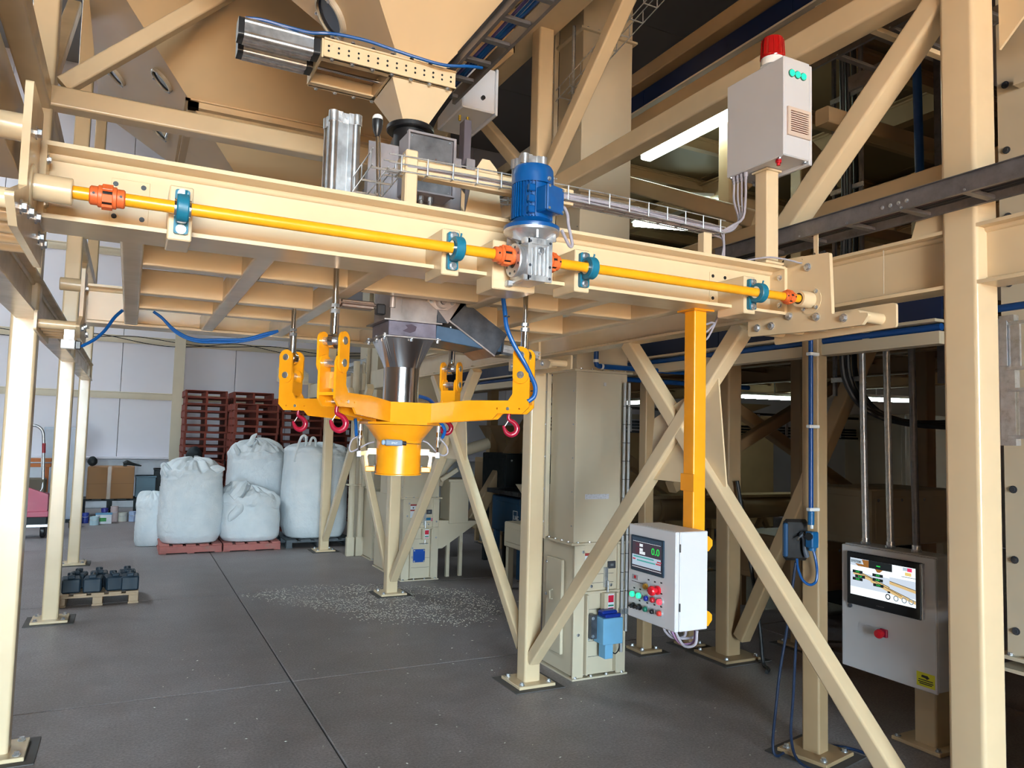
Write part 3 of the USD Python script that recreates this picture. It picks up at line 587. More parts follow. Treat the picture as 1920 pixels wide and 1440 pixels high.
# black sleeve and weigher boxes
sl = thing('rubber_sleeve', 'black rubber sleeve with a collar between gate cone and grey boxes', 'sleeve', (CX, CY, 2.70))
sl.add('collar', lathe([(0, 0), (0.090, 0), (0.094, 0.004), (0.094, 0.018), (0.09, 0.022), (0, 0.022)], (CX, CY, 2.842), (0, 0, 1), 40), BLACK)
sl.add('body', lathe([(0, 0), (0.066, 0), (0.066, 0.16), (0, 0.16)], (CX, CY, 2.685), (0, 0, 1), 36), BLACK)
sl.add('clip_knob', cyl((CX-0.03, CY-0.075, 2.80), (CX-0.03, CY-0.095, 2.80), 0.011, 12), BLACK)
for sx in (-1, 1): pass
wx = thing('weigh_box', 'grey sheet steel box housing below the black sleeve', 'housing', (CX, 2.72, 2.36))
wx.add('body', box(0.80, 1.09, 2.62, 2.96, 2.40, 2.71, 0.004), PALESTEEL); wx.add('left_plate', box(0.715, 0.80, 2.60, 2.606, 2.44, 2.70), PALESTEEL)
wx.add('right_plate', box(1.09, 1.125, 2.58, 2.588, 2.40, 2.70), PALESTEEL); wx.add('post', box(1.085, 1.115, 2.60, 2.65, 2.68, 2.86, 0.002), mat('dark_lilac_steel', (0.13, 0.11, 0.13), 0.45, 0.3))
wx.add('leg', box(0.82, 0.85, 2.64, 2.67, 2.285, 2.40), PALESTEEL); wx.add('leg', box(1.03, 1.06, 2.64, 2.67, 2.285, 2.40), PALESTEEL)
jb = thing('junction_cabinet', 'grey steel cabinet with a raised rim and rust ring above the crossbeam', 'cabinet', (0.92, 2.55, 2.50))
JF = frame((0, 2.50, 0), (1, 0, 0), (0, 0, 1))
jb.add('body', box(0.832, 1.012, 2.515, 2.615, 2.512, 2.728, 0.003), PALESTEEL)
jb.add('rim', plate(JF, Polygon([(0.83, 2.51), (1.014, 2.51), (1.014, 2.73), (0.83, 2.73)], [[(0.836, 2.516), (1.004, 2.516), (1.004, 2.722), (0.836, 2.722)]]), -0.020, 0.0), PALESTEEL)
pn = jb.add('panel', box(0.838, 1.0, 2.508, 2.515, 2.518, 2.72), mat('dull_zinc_panel', (0.17, 0.17, 0.18), 0.42, 0.5, var=0.3, scale=14))
pn.add('rust_ring', lathe([(0.017, 0), (0.024, 0), (0.024, 0.0006), (0.017, 0.0006)], (0.925, 2.5078, 2.600), (0, -1, 0), 30), mat('rust_mark', S(104, 78, 66), 0.7))
pn.add('rust_mark', put(box(-0.0025, 0.0025, -0.012, 0.034, 0, 0.0006), frame((0.928, 2.5078, 2.612), (0.94, 0, -0.34), (0.34, 0, 0.94))), mat('rust_mark', S(104, 78, 66), 0.7))
for x in (0.845, 0.99):
    for z in (2.525, 2.712): pn.add('screw', cyl((x, 2.5085, z), (x, 2.506, z), 0.003, 8), ZINC)
for k in range(3):
    x = 0.865+0.035*k
    jb.add('cable_gland', cat(cyl((x, 2.545, 2.512), (x, 2.545, 2.495), 0.010, 6), cyl((x, 2.545, 2.496), (x, 2.545, 2.465), 0.0075, 12)), GALV)
    cbx = thing('box_cable', ['first black cable', 'second black cable', 'third black cable'][k] + ' under the grey junction cabinet, from the left', 'cable', (x, 2.55, 2.35))
    cbx.add('strand', tube([(x, 2.545, 2.467), (x, 2.548, 2.42), (x-0.01, 2.56, 2.36), (x-0.02, 2.57, 2.30)], 0.004, 6, smooth=4), CABLEK)
brk = thing('lever_bracket', 'tan tapered sheet bracket right of the grey junction cabinet', 'bracket', (1.15, 2.45, 2.335))
brk.add('plate', plate(frame((0, 2.44, 0), (1, 0, 0), (0, 0, 1)), [(1.02, 2.40), (1.18, 2.40), (1.15, 2.62), (1.12, 2.65), (1.09, 2.65), (1.06, 2.6)], 0, 0.006), BEIGE)
brk.add('foot', box(1.02, 1.18, 2.44, 2.50, 2.335, 2.40), BEIGE)
# whip level probe
pb = thing('level_probe', 'black bulb probe with white cap on a thin steel rod', 'probe', (0.675, 2.35, 2.335))
pb.add('rod', cyl((0.684, 2.35, 2.335), (0.672, 2.35, 2.63), 0.0045, 10), CHROME); pb.add('rod', cyl((0.694, 2.352, 2.335), (0.682, 2.352, 2.62), 0.003, 8), CHROME)
pb.add('bulb', lathe([(0, 0), (0.006, 0.002), (0.012, 0.014), (0.017, 0.035), (0.018, 0.05), (0.0175, 0.058), (0, 0.06)], (0.672, 2.35, 2.615), (0, 0, 1), 24), BLACKP)
pb.add('cap', lathe([(0.0176, 0), (0.0165, 0.010), (0.012, 0.016), (0, 0.018)], (0.672, 2.35, 2.672), (0, 0, 1), 24), WHITE)
# lifting cylinders above the carriage, one per rod
RP = [(0.58, 2.445), (1.287, 2.445), (0.58, 3.155), (1.287, 3.155)]
def cylprof(a):
    P = rrect(a*0.94, a*0.94, a*0.1, 3)
    for sx in (-1, 1):
        for sy in (-1, 1): P = P.union(Point(sx*a*0.37, sy*a*0.37).buffer(a*0.16, quad_segs=5))
    for an in (0, 90, 180, 270):
        from shapely import affinity
        P = P.difference(affinity.rotate(sbox(-a*0.1, a*0.40, a*0.1, a*0.6), an, origin=(0, 0)))
    return P
for (x, y), lab, zt in zip(RP, ('tall silvery lifting cylinder standing behind the crossbeam', 'lifting cylinder whose top peeks over the blue motor', 'rear left lifting cylinder mostly hidden behind the crossbeam', 'rear right lifting cylinder behind the grey cabinet'), (2.695, 2.69, 2.60, 2.60)):
    c = thing('lifting_cylinder', lab, 'air cylinder', (x, y, 2.24))
    c.add('barrel', prof(cylprof(0.098), (x, y, 2.26), (x, y, zt-0.035), up=(0, 1, 0)), ALU, smooth=40)
    c.add('head', prof(cylprof(0.104), (x, y, zt-0.035), (x, y, zt), up=(0, 1, 0)), CASTALU, smooth=40)
    c.add('foot', box(x-0.055, x+0.055, y-0.055, y+0.055, 2.24, 2.262, 0.003), CASTALU)
# ------------------------------------------------------------------ yellow spreader with hooks
SPR = thing('lifting_spreader', 'orange cross-armed lifting spreader with four upright hook arms', 'spreader', (CX, CY, 1.49))
DIRS = [(-1, -1), (1, -1), (-1, 1), (1, 1)]
arm2d = [(0.145, 1.690), (0.145, 1.764), (0.30, 1.777), (0.452, 1.778), (0.468, 1.802), (0.468, 1.875), (0.478, 1.893), (0.50, 1.900), (0.522, 1.893), (0.532, 1.875), (0.532, 1.755), (0.506, 1.730), (0.412, 1.730), (0.392, 1.709)]
link2d = Polygon([(0.470, 1.87), (0.470, 1.945), (0.53, 1.945), (0.53, 1.87)]).union(Point(0.5, 1.945).buffer(0.0305)).union(Point(0.5, 1.87).buffer(0.0305))
for (sx, sy) in DIRS:
    d = unit((sx, sy, 0)); n = V3(-d[1], d[0], 0)
    for sg in (-1, 1):
        fr = frame(V3(CX, CY, 0) + n*sg*0.030, d, (0, 0, 1))
        c0, c1 = (-0.004, 0.004)
        SPR.add('arm_plate', plate(fr, Polygon(arm2d, [Point(0.41, 1.748).buffer(0.0035, quad_segs=2).exterior.coords, Point(0.495, 1.748).buffer(0.0035, quad_segs=2).exterior.coords]), c0, c1), YELLOW)
        o = 0.009*sg if fr[3]@n > 0 else -0.009*sg
        SPR.add('link_plate', plate(fr, link2d, o-0.004-(0.0 if True else 0), o+0.004), YELLOW)
    for z in (1.945, 1.872):
        c = V3(CX, CY, z) + d*0.5
        SPR.add('pivot_pin', cyl(c-n*0.046, c+n*0.046, 0.0135, 20, ch=0.001), ZINC)
    c = V3(CX, CY, 1.748) + d*0.452
    SPR.add('hook_pin', cyl(c-n*0.037, c+n*0.037, 0.006, 12), ZINC)
    SPR.add('spacer', fbox(frame(V3(CX, CY, 0), d, (0, 0, 1)), 0.468, 0.53, 1.765, 1.775, -0.026, 0.026), YELLOW)
    SPR.add('spacer', fbox(frame(V3(CX, CY, 0), d, (0, 0, 1)), 0.468, 0.474, 1.79, 1.845, -0.026, 0.026), YELLOW)
# short plates closing the cross into a ring
e = 0.145/math.sqrt(2); g_ = 0.030/math.sqrt(2)
for (dx, dy) in ((0, -1), (1, 0), (0, 1), (-1, 0)):
    t_ = V3(-dy, dx, 0); o = V3(CX, CY, 0) + V3(dx, dy, 0)*(e+g_)
    SPR.add('ring_plate', fbox(frame(o, t_, (0, 0, 1)), -(e-g_)-0.004, (e-g_)+0.004, 1.690, 1.764, -0.004, 0.004), YELLOW)
oc = [(0.155*math.cos(math.radians(22.5+45*k)), 0.155*math.sin(math.radians(22.5+45*k))) for k in range(8)]
SPR.add('collar_flange', plate(frame((CX, CY, 0), (1, 0, 0), (0, 1, 0)), Polygon(oc, [Point(0, 0).buffer(0.08).exterior.coords]), 1.681, 1.690), YELLOW)
SPR.add('filling_collar', lathe([(0.082, 0.0), (0.089, 0.0), (0.089, 0.004), (0.0855, 0.006), (0.0855, 0.125), (0.0875, 0.132), (0.132, 0.190), (0.125, 0.190), (0.080, 0.128), (0.080, 0.0)], (CX, CY, 1.489), (0, 0, 1), 56), YELLOW, smooth=40)
# clamp jaws with small cylinders at both sides
for s, lab in ((-1, 'left'), (1, 'right')):
    th_ = math.radians(-28 if s > 0 else 208); dd = V3(math.cos(math.radians(-20)), math.sin(math.radians(-20)), 0)*s
    base = V3(CX, CY, 0); fr = frame(base, dd, (0, 0, 1))
    for off in (-0.012, 0.012):
        SPR.add('clamp_lug', fbox(frame(base+np.cross((0, 0, 1), dd)*off, dd, (0, 0, 1)), 0.082, 0.118, 1.565, 1.588, -0.002, 0.002), YELLOW)
    SPR.add('clamp_lever', plate(fr, [(0.108, 1.582), (0.155, 1.571), (0.155, 1.560), (0.130, 1.561), (0.126, 1.512), (0.118, 1.508), (0.112, 1.520), (0.118, 1.555)], -0.008, 0.008), YELLOW)
    SPR.add('clamp_jaw', fbox(fr, 0.088, 0.124, 1.500, 1.520, -0.022, 0.022, 0.002), YELLOW)
    SPR.add('rubber_pad', fbox(fr, 0.086, 0.094, 1.505, 1.525, -0.018, 0.018), BLACK)
    cyl_ = SPR.add('clamp_cylinder', cat(put(cyl((0.150, 1.598, 0), (0.150, 1.655, 0), 0.0075, 16), fr), put(cyl((0.150, 1.575, 0), (0.150, 1.60, 0), 0.004, 10), fr)), CHROME)
    cyl_.add('band', put(cyl((0.150, 1.625, 0), (0.150, 1.637, 0), 0.0098, 16), fr), ZINC); cyl_.add('top_cap', put(cyl((0.150, 1.655, 0), (0.150, 1.680, 0), 0.009, 16), fr), GALV)
    cyl_.add('fork_end', fbox(fr, 0.140, 0.160, 1.553, 1.578, -0.008, 0.008, 0.003), ZINC)
    h_ = thing('clamp_hose', 'thin pale tube looping from the %s clamp cylinder of the orange collar' % lab, 'hose', fr[0]+fr[1]*0.15+V3(0, 0, 1.57))
    P_ = lambda a, b, c=0.0: fr[0]+fr[1]*a+fr[2]*b+fr[3]*c
    pts = [P_(0.155, 1.632), P_(0.178, 1.62), P_(0.188, 1.59), P_(0.180, 1.573), P_(0.150, 1.588, 0.02), P_(0.118, 1.606, 0.03), P_(0.095, 1.612, 0.02)] if s < 0 else [P_(0.158, 1.632), P_(0.185, 1.60), P_(0.188, 1.575), P_(0.170, 1.566), P_(0.145, 1.58, -0.02), P_(0.112, 1.612, -0.03), P_(0.09, 1.62, -0.02)]
    h_.add('tube', tube(pts, 0.0032, 8, smooth=6), CABLE)
    hb_ = thing('collar_air_hose', 'blue air hose dropping beside the %s clamp cylinder' % lab, 'hose', P_(0.16, 1.63))
    hb_.add('tube', tube([P_(0.172, 1.70, 0.02), P_(0.168, 1.675, 0.015), P_(0.166, 1.65, 0.01), P_(0.163, 1.632, 0.004)] if s < 0 else [P_(0.15, 1.70, 0.03), P_(0.168, 1.68, 0.02), P_(0.175, 1.66, 0.01), P_(0.166, 1.634)], 0.0065, 8, smooth=5), HOSE)
# bag sensor on the collar
se = thing('limit_switch', 'grey limit switch with a thin whisker rod on the orange collar', 'switch', (0.88, 2.70, 1.595))
fs = frame((CX-0.052, CY-0.088, 1.612), unit((0.92, -0.08, -0.02)), (0, 0, 1))
se.add('body', fbox(fs, -0.034, 0.032, -0.011, 0.012, 0.0, 0.022, 0.004), mat('switch_blue_grey', S(112, 132, 156), 0.4))
se.add('left_cap', fbox(fs, -0.046, -0.034, -0.009, 0.010, 0.002, 0.02, 0.004), mat('switch_pale', S(150, 176, 205), 0.4))
se.add('right_boot', put(cyl((0.032, 0, 0.011), (0.046, 0, 0.011), 0.0085, 12), fs), BLACKP); se.add('whisker', put(cyl((0.046, 0, 0.011), (0.105, -0.001, 0.011), 0.0012, 6), fs), CHROME)
se.add('cover_print', text('IP67', fs, -0.012, -0.004, 0.007, 0.0005, c=0.0222), LABEL)
# hooks
def hook(x, y, d, lab):
    h = thing('lifting_hook', lab, 'hook', (x, y, 1.655))
    n = unit((d[0], d[1], 0)); P = lambda a, z: V3(x, y, 1.738+z*1.12) + n*a*1.15
    pts = [P(-0.003, 0.0), P(-0.006, -0.014), P(-0.004, -0.026), P(0.012, -0.036), P(0.022, -0.052), P(0.018, -0.068), P(0.004, -0.076), P(-0.011, -0.070), P(-0.019, -0.056), P(-0.022, -0.046)]
    h.add('bill', tube(pts, np.interp(np.arange(9*6+1), [0, 12, 24, 36, 54], [0.0062, 0.0072, 0.0108, 0.0105, 0.0048]), 12, smooth=6), HOOKRED)
    h.add('latch', cat(cyl(P(-0.003, -0.024), P(-0.019, -0.05), 0.0022, 8)), ZINC)
    h.add('shank', cat(cyl(P(-0.003, -0.004), P(-0.003, 0.016), 0.0055, 12), box(x-0.005, x+0.005, y-0.005, y+0.005, 1.74, 1.752)), HOOKRED)
for (sx, sy), lab in zip(DIRS, ('crimson lifting hook under the front left spreader arm', 'crimson lifting hook under the right spreader arm', 'crimson lifting hook under the far left spreader arm', 'crimson lifting hook under the rear right spreader arm')):
    hook(CX+sx*0.452/2**.5, CY+sy*0.452/2**.5, unit((1, -0.45)), lab)
# suspension rods
for (x, y), lab in zip(RP, ('steel suspension rod of the front left hook arm', 'steel suspension rod of the right hook arm', 'steel suspension rod of the far left hook arm', 'steel suspension rod of the rear right hook arm')):
    r_ = thing('suspension_rod', lab, 'rod', (x, y, 1.93)); xx, yy = CX+(1 if x > 0.9 else -1)*0.5/2**.5, CY+(1 if y > 2.8 else -1)*0.5/2**.5
    r_.add('rod', cyl((x, y, 2.26), (xx, yy, 2.045), 0.0095, 20), CHROME)
    r_.add('lock_nut', cyl((xx, yy, 2.056), (xx, yy, 2.067), 0.0145, 6), ZINC, smooth=20); r_.add('coupling_nut', cyl((xx, yy, 2.036), (xx, yy, 2.05), 0.0165, 6), ZINC, smooth=20)
    r_.add('socket', cyl((xx, yy, 1.965), (xx, yy, 2.036), 0.0145, 20, ch=0.002), CHROME)
    r_.add('rod_eye', lathe([(0.0135, -0.009), (0.026, -0.009), (0.026, 0.009), (0.0135, 0.009)], (xx, yy, 1.945), unit((-(yy-CY), xx-CX, 0)), 28), CHROME)
# blue hoses on the spreader's right arm and the loops under the carriage
hs = thing('blue_air_hose', 'thick blue hose curving down over the right upright of the spreader', 'hose', (1.27, 2.45, 1.8))
hs.add('tube', tube([(1.19, 2.44, 2.16), (1.195, 2.43, 2.10), (1.20, 2.42, 2.04), (1.225, 2.41, 1.98), (1.265, 2.40, 1.915), (1.295, 2.40, 1.865), (1.312, 2.40, 1.83), (1.308, 2.40, 1.795), (1.285, 2.405, 1.775)], 0.0085, 10, smooth=6), HOSE)
for z, x in ((2.08, 1.197), (1.985, 1.222), (1.85, 1.303), (1.815, 1.312)): hs.add('cable_tie', cyl((x, 2.415, z-0.002), (x, 2.415, z+0.002), 0.0105, 12), BLACKP)
hs2 = thing('blue_air_hose', 'blue hose lying along the top of the rear spreader arm', 'hose', (1.1, 2.95, 1.77))
hs2.add('tube', tube([(0.99, 2.86, 1.78), (1.05, 2.92, 1.80), (1.12, 2.99, 1.795), (1.16, 3.03, 1.78), (1.20, 3.07, 1.775)], 0.008, 8, smooth=5), HOSE)
# ------------------------------------------------------------------ stainless spout, dark boxes, chutes under the carriage
sp = thing('filling_spout', 'polished stainless filling spout, square on top and round below', 'spout', (CX, CY, 1.70))
sp.add('pipe', lathe([(0.066, 0.0), (0.069, 0.0), (0.069, 0.20), (0.066, 0.20)], (CX, CY, 1.70), (0, 0, 1), 48), STAINLESS, smooth=40)
sp.add('transition', sqround((CX, CY), 0.094, 2.008, 0.069, 1.90, 48), STAINLESS, smooth=28)
sp.add('flange', plate(frame((CX, CY, 0), (1, 0, 0), (0, 1, 0)), Polygon([(-0.115, -0.115), (0.115, -0.115), (0.115, 0.115), (-0.115, 0.115)], [[(-0.09, -0.09), (0.09, -0.09), (0.09, 0.09), (-0.09, 0.09)]]), 2.008, 2.013), BROWNSTEEL)
for sx in (-1, 0, 1):
    for sy in (-1, 0, 1):
        if sx or sy: sp.add('bolt', cat(hexbolt((CX+sx*0.105, CY+sy*0.105, 2.008), (0, 0, -1), 0.006, 0.012), hexbolt((CX+sx*0.105, CY+sy*0.105, 2.013), (0, 0, 1), 0.006, 0.008)), ZINC)
dg = thing('diverter_box', 'dark steel gate box between stainless spout and the brown chute', 'chute', (CX, CY, 2.013))
dg.add('body', box(CX-0.095, CX+0.095, CY-0.115, CY+0.095, 2.013, 2.068, 0.002), mat('purple_grey_steel', (0.17, 0.15, 0.19), 0.4, 0.5, var=0.3, scale=12))
dg.add('flange', box(CX-0.115, CX+0.115, CY-0.125, CY+0.115, 2.068, 2.073), BROWNSTEEL)
dg.add('rust_patch', plate(frame((0, CY-0.1152, 0), (1, 0, 0), (0, 0, 1)), [(0.895, 2.032), (0.925, 2.026), (0.945, 2.035), (0.95, 2.052), (0.93, 2.060), (0.905, 2.055), (0.915, 2.045)], 0, 0.0004), mat('dark_stain', (0.05, 0.028, 0.045), 0.5))
GF = frame((CX+0.095, CY-0.10, 2.04), unit((1, 0.0, -0.10)), (0, 0, 1))
dg.add('gate_channel', fbox(GF, 0.0, 0.285, -0.030, 0.026, 0.0, 0.012, 0.002), mat('blue_black_steel', S(70, 92, 116), 0.4, 0.35, var=0.2, scale=8)); dg.add('gate_channel', fbox(GF, 0.0, 0.285, -0.030, -0.022, -0.17, 0.0), DARKSTEEL)
dg.add('gate_channel', fbox(GF, 0.0, 0.285, -0.030, 0.026, -0.19, -0.178), DARKSTEEL); dg.add('end_plate', fbox(GF, 0.285, 0.292, -0.036, 0.032, -0.19, 0.014), DARKSTEEL)
for a in (0.06, 0.16, 0.26):
    dg.add('bolt', put(cat(hexbolt((a, 0.027, 0.004), (0, 1, 0), 0.004, 0.006)), GF), ZINC)
gc = thing('diverter_cylinder', 'slim aluminium air cylinder reaching behind the right hook arm', 'air cylinder', GF[0]+GF[1]*0.4)
gc.add('barrel', put(cat(box(0.292, 0.50, -0.022, 0.018, -0.10, -0.06, 0.008)), GF), ALU)
for k in range(3): gc.add('rail', fbox(GF, 0.292, 0.50, -0.016+0.013*k, -0.012+0.013*k, -0.061, -0.056), ALU)
st = thing('brown_chute', 'bare brownish steel chute body with a flanged bearing under the carriage', 'chute', (CX, CY, 2.073))
st.add('body', plate(frame((0, CY-0.115, 0), (1, 0, 0), (0, 0, 1)), [(0.845, 2.073), (1.030, 2.073), (1.030, 2.105), (1.075, 2.075), (1.155, 2.165), (1.155, 2.20), (0.845, 2.20)], -0.21, 0.0), BROWNSTEEL)
st.add('seam', box(0.889, 0.891, CY-0.1165, CY-0.1145, 2.10, 2.19), BROWNSTEEL)
fb = st.add('flange_bearing', plate(frame((1.045, CY-0.115, 2.155), (1, 0, 0), (0, 0, 1)), Polygon([(-0.052, 0), (-0.02, -0.024), (0.02, -0.024), (0.052, 0), (0.02, 0.024), (-0.02, 0.024)]).buffer(0.006), 0, 0.010), mat('pale_flange', (0.52, 0.45, 0.42), 0.4, 0.5))
fb.add('ring', lathe([(0.013, 0.0), (0.026, 0.0), (0.024, 0.018), (0.013, 0.018)], (1.045, CY-0.125, 2.155), (0, -1, 0), 28), mat('pale_flange', (0.5, 0.45, 0.42), 0.4, 0.5))
fb.add('shaft_end', cyl((1.045, CY-0.12, 2.155), (1.045, CY-0.148, 2.155), 0.011, 16), BROWNSTEEL)
for s in (-1, 1): fb.add('bolt', hexbolt((1.045+s*0.043, CY-0.125, 2.155), (0, -1, 0), 0.006, 0.006), ZINC)
c45 = unit((1, 0, -0.62)); CF = frame((1.075, CY-0.115, 2.08), c45, np.cross((0, -1, 0), c45))
st.add('side_chute', fbox(CF, 0.0, 0.235, 0.012, 0.115, -0.205, 0.0, 0.002), DARKSTEEL); st.add('chute_edge', fbox(CF, 0.0, 0.235, 0.006, 0.012, -0.21, 0.004), BROWNSTEEL)
st.add('wedge_plate', plate(frame((0, CY-0.116, 0), (1, 0, 0), (0, 0, 1)), [(1.030, 2.076), (1.075, 2.076), (1.032, 2.125)], 0, 0.002), DARKSTEEL)
ac = thing('twin_rod_cylinder', 'bronze twin-rod air cylinder pointing left from the brown chute', 'air cylinder', (0.74, CY-0.02, 2.10))
for y in (CY-0.07, CY+0.005): ac.add('rod', cyl((0.665, y, 2.125), (0.83, y, 2.125), 0.004, 10), mat('bronze', (0.42, 0.30, 0.24), 0.3, 0.9))
ac.add('body', box(0.675, 0.80, CY-0.06, CY-0.01, 2.11, 2.14, 0.003), mat('bronze', (0.42, 0.30, 0.24), 0.3, 0.9)); ac.add('end_bar', box(0.66, 0.668, CY-0.08, CY+0.012, 2.113, 2.137, 0.002), mat('bronze', (0.42, 0.30, 0.24), 0.3, 0.9))
ac.add('fitting', box(0.80, 0.835, CY-0.09, CY-0.06, 2.09, 2.13, 0.004), BLACKP); ac.add('pin', cyl((0.85, CY-0.122, 2.115), (0.85, CY-0.122, 2.155), 0.011, 14), mat('pale_flange', (0.5, 0.45, 0.42), 0.4, 0.5))
# hoses slung under the carriage at the left
lh = thing('blue_air_hose', 'pair of blue air hoses sagging under the left of the carriage', 'hose', (0.5, 3.55, 2.0))
for k in range(2):
    lh.add('tube', tube([(0.065, 3.50, 2.135), (0.10, 3.50, 2.11), (0.155, 3.50, 2.055+0.006*k), (0.23, 3.49, 2.022+0.008*k), (0.33, 3.47, 2.022+0.012*k), (0.43, 3.46, 2.035+0.008*k), (0.52, 3.45, 2.065+0.01*k), (0.57, 3.45, 2.09)], 0.006, 8, smooth=6), HOSE)
lh2 = thing('blue_air_hose', 'blue air hose hanging from the left rear carriage corner', 'hose', (-0.1, 3.95, 2.05))
lh2.add('tube', tube([(-0.055, 3.70, 2.155), (-0.085, 3.74, 2.125), (-0.12, 3.78, 2.07), (-0.16, 3.82, 2.03), (-0.21, 3.86, 2.00)], 0.007, 8, smooth=6), HOSE)
lb = thing('rail_sensor', 'small white sensor box below the left rear carriage corner', 'sensor', (-0.25, 3.86, 1.985))
lb.add('body', box(-0.29, -0.235, 3.84, 3.88, 1.985, 2.025, 0.003), WHITE); lb.add('plug', box(-0.235, -0.212, 3.85, 3.872, 1.985, 2.022, 0.003), BLACKP); lb.add('bracket', box(-0.28, -0.24, 3.85, 3.875, 2.025, 2.07), GALV)
# ------------------------------------------------------------------ grey signal box on its post
lbx = thing('signal_cabinet', 'big grey signal box with green lamps and red beacon on a post above the crossbeam', 'cabinet', (2.18, 2.13, 2.335))
lbx.add('post', rhs((2.178, 2.13, 2.345), (2.178, 2.13, 2.708), 0.064, 0.064, 0.006, up=(0, 1, 0)), BEIGE); lbx.add('post_foot', box(2.13, 2.225, 2.085, 2.175, 2.335, 2.345, 0.002), BEIGE)
lbx.add('post_head', box(2.138, 2.218, 2.09, 2.17, 2.702, 2.710, 0.001), BEIGE)
BX0, BX1, BY0, BY1, BZ0, BZ1 = 2.10, 2.235, 1.97, 2.27, 2.712, 3.092
lbx.add('body', box(BX0, BX1, BY0, BY1, BZ0, BZ1, 0.004), CABWHITE); lbx.add('door', box(BX1, BX1+0.018, BY0+0.004, BY1-0.004, BZ0-0.012, BZ1-0.004, 0.003), CABWHITE)
FF = frame((0, BY0, 0), (1, 0, 0), (0, 0, 1))
for k in range(3):
    c = (2.137+0.030*k, 3.030)
    L_ = lbx.add('lamp_bezel', put(cyl((c[0], c[1], 0.0), (c[0], c[1], 0.005), 0.0148, 24), FF), mat('bezel_green_grey', (0.05, 0.16, 0.12), 0.4), label='green signal lamp')
    L_.add('lens', put(lathe([(0, 0.005), (0.0125, 0.005), (0.0115, 0.009), (0.006, 0.0115), (0, 0.012)], (c[0], c[1], 0), (0, 0, 1), 24), FF), glow('lamp_green', (0.01, 0.75, 0.42), 1.0, (0.02, 0.5, 0.3)))
gr = lbx.add('vent_grille', plate(FF, Polygon([(2.114, 2.790), (2.232, 2.790), (2.232, 2.898), (2.114, 2.898)], [[(2.128, 2.803), (2.220, 2.803), (2.220, 2.886), (2.128, 2.886)]]), 0, 0.008), mat('grille_cream', (0.62, 0.50, 0.42), 0.5))
gr.add('backing', fbox(FF, 2.128, 2.220, 2.803, 2.886, 0.0, 0.001), mat('grille_dark', (0.16, 0.05, 0.035), 0.6))
for k in range(10):
    z = 2.806+0.0083*k
    gr.add('slat', put(box(2.127, 2.221, -0.0021, 0.0021, -0.004, 0.004), frame((0, BY0-0.004, z), (1, 0, 0), unit((0, -0.45, 0.9)))), mat('grille_cream', (0.62, 0.50, 0.42), 0.5), smooth=False)
bc = (2.135, 2.06)
lbx.add('beacon_base', lathe([(0, 0), (0.046, 0), (0.044, 0.03), (0, 0.03)], (bc[0], bc[1], BZ1), (0, 0, 1), 32), WHITE)
bl = lbx.add('beacon', lathe([(0, 0), (0.046, 0.0), (0.047, 0.004), (0.044, 0.01), (0.040, 0.075), (0.037, 0.082), (0, 0.085)], (bc[0], bc[1], BZ1+0.03), (0, 0, 1), 36), mat('beacon_red', S(190, 16, 20), 0.15, var=0.02, coat=0.4, transmission_weight=0.25))
for k in range(14):
    a = 2*math.pi*k/14; p = V3(bc[0], bc[1], BZ1+0.03)
    bl.add('rib', cyl(p+V3(math.cos(a)*0.0445, math.sin(a)*0.0445, 0.01), p+V3(math.cos(a)*0.0405, math.sin(a)*0.0405, 0.075), 0.0022, 6), mat('beacon_red', S(190, 16, 20), 0.15))
for p in ((2.11, 2.0), (2.225, 1.985), (2.11, 2.255), (2.225, 2.25)): lbx.add('foot_screw', hexbolt((p[0], p[1], BZ0), (0, 0, -1), 0.006, 0.006), ZINC)
lbx.add('red_gland', cat(cyl((2.125, 2.02, BZ0), (2.125, 2.02, BZ0-0.012), 0.011, 16), cyl((2.125, 2.02, BZ0-0.012), (2.125, 2.02, BZ0-0.022), 0.007, 12)), REDP)
gl = []
for k in range(4):
    p = V3(2.118, 2.245-0.021*k, BZ0); gl.append(p)
    lbx.add('cable_gland', cat(cyl(p, p-V3(0, 0, 0.018), 0.009, 12), cyl(p-V3(0, 0, 0.018), p-V3(0, 0, 0.03), 0.0065, 10)), CABLE)
# wire basket tray with the cable bundle
TY0, TY1, TZ = 2.165, 2.225, 2.448
tr = thing('wire_basket_tray', 'thin wire basket cable tray running along above the crossbeam', 'cable tray', (1.3, 2.2, TZ))
zt = lambda x: TZ+0.012*math.sin((x-0.65)/1.3*math.pi)
xs = np.linspace(0.66, 2.0, 24)
for (y, dz) in ((TY0, 0.048), (TY0, 0.022), (TY0, 0), ((TY0+TY1)/2, 0), (TY1, 0), (TY1, 0.022), (TY1, 0.048)):
    tr.add('long_wire', tube([(x, y, zt(x)+dz) for x in xs], 0.0022, 6), GALV)
for x in np.arange(0.70, 2.0, 0.085):
    z = zt(x); tr.add('hoop_wire', tube([(x, TY0, z+0.05), (x, TY0, z), (x, TY1, z), (x, TY1, z+0.05)], 0.0024, 6), GALV)
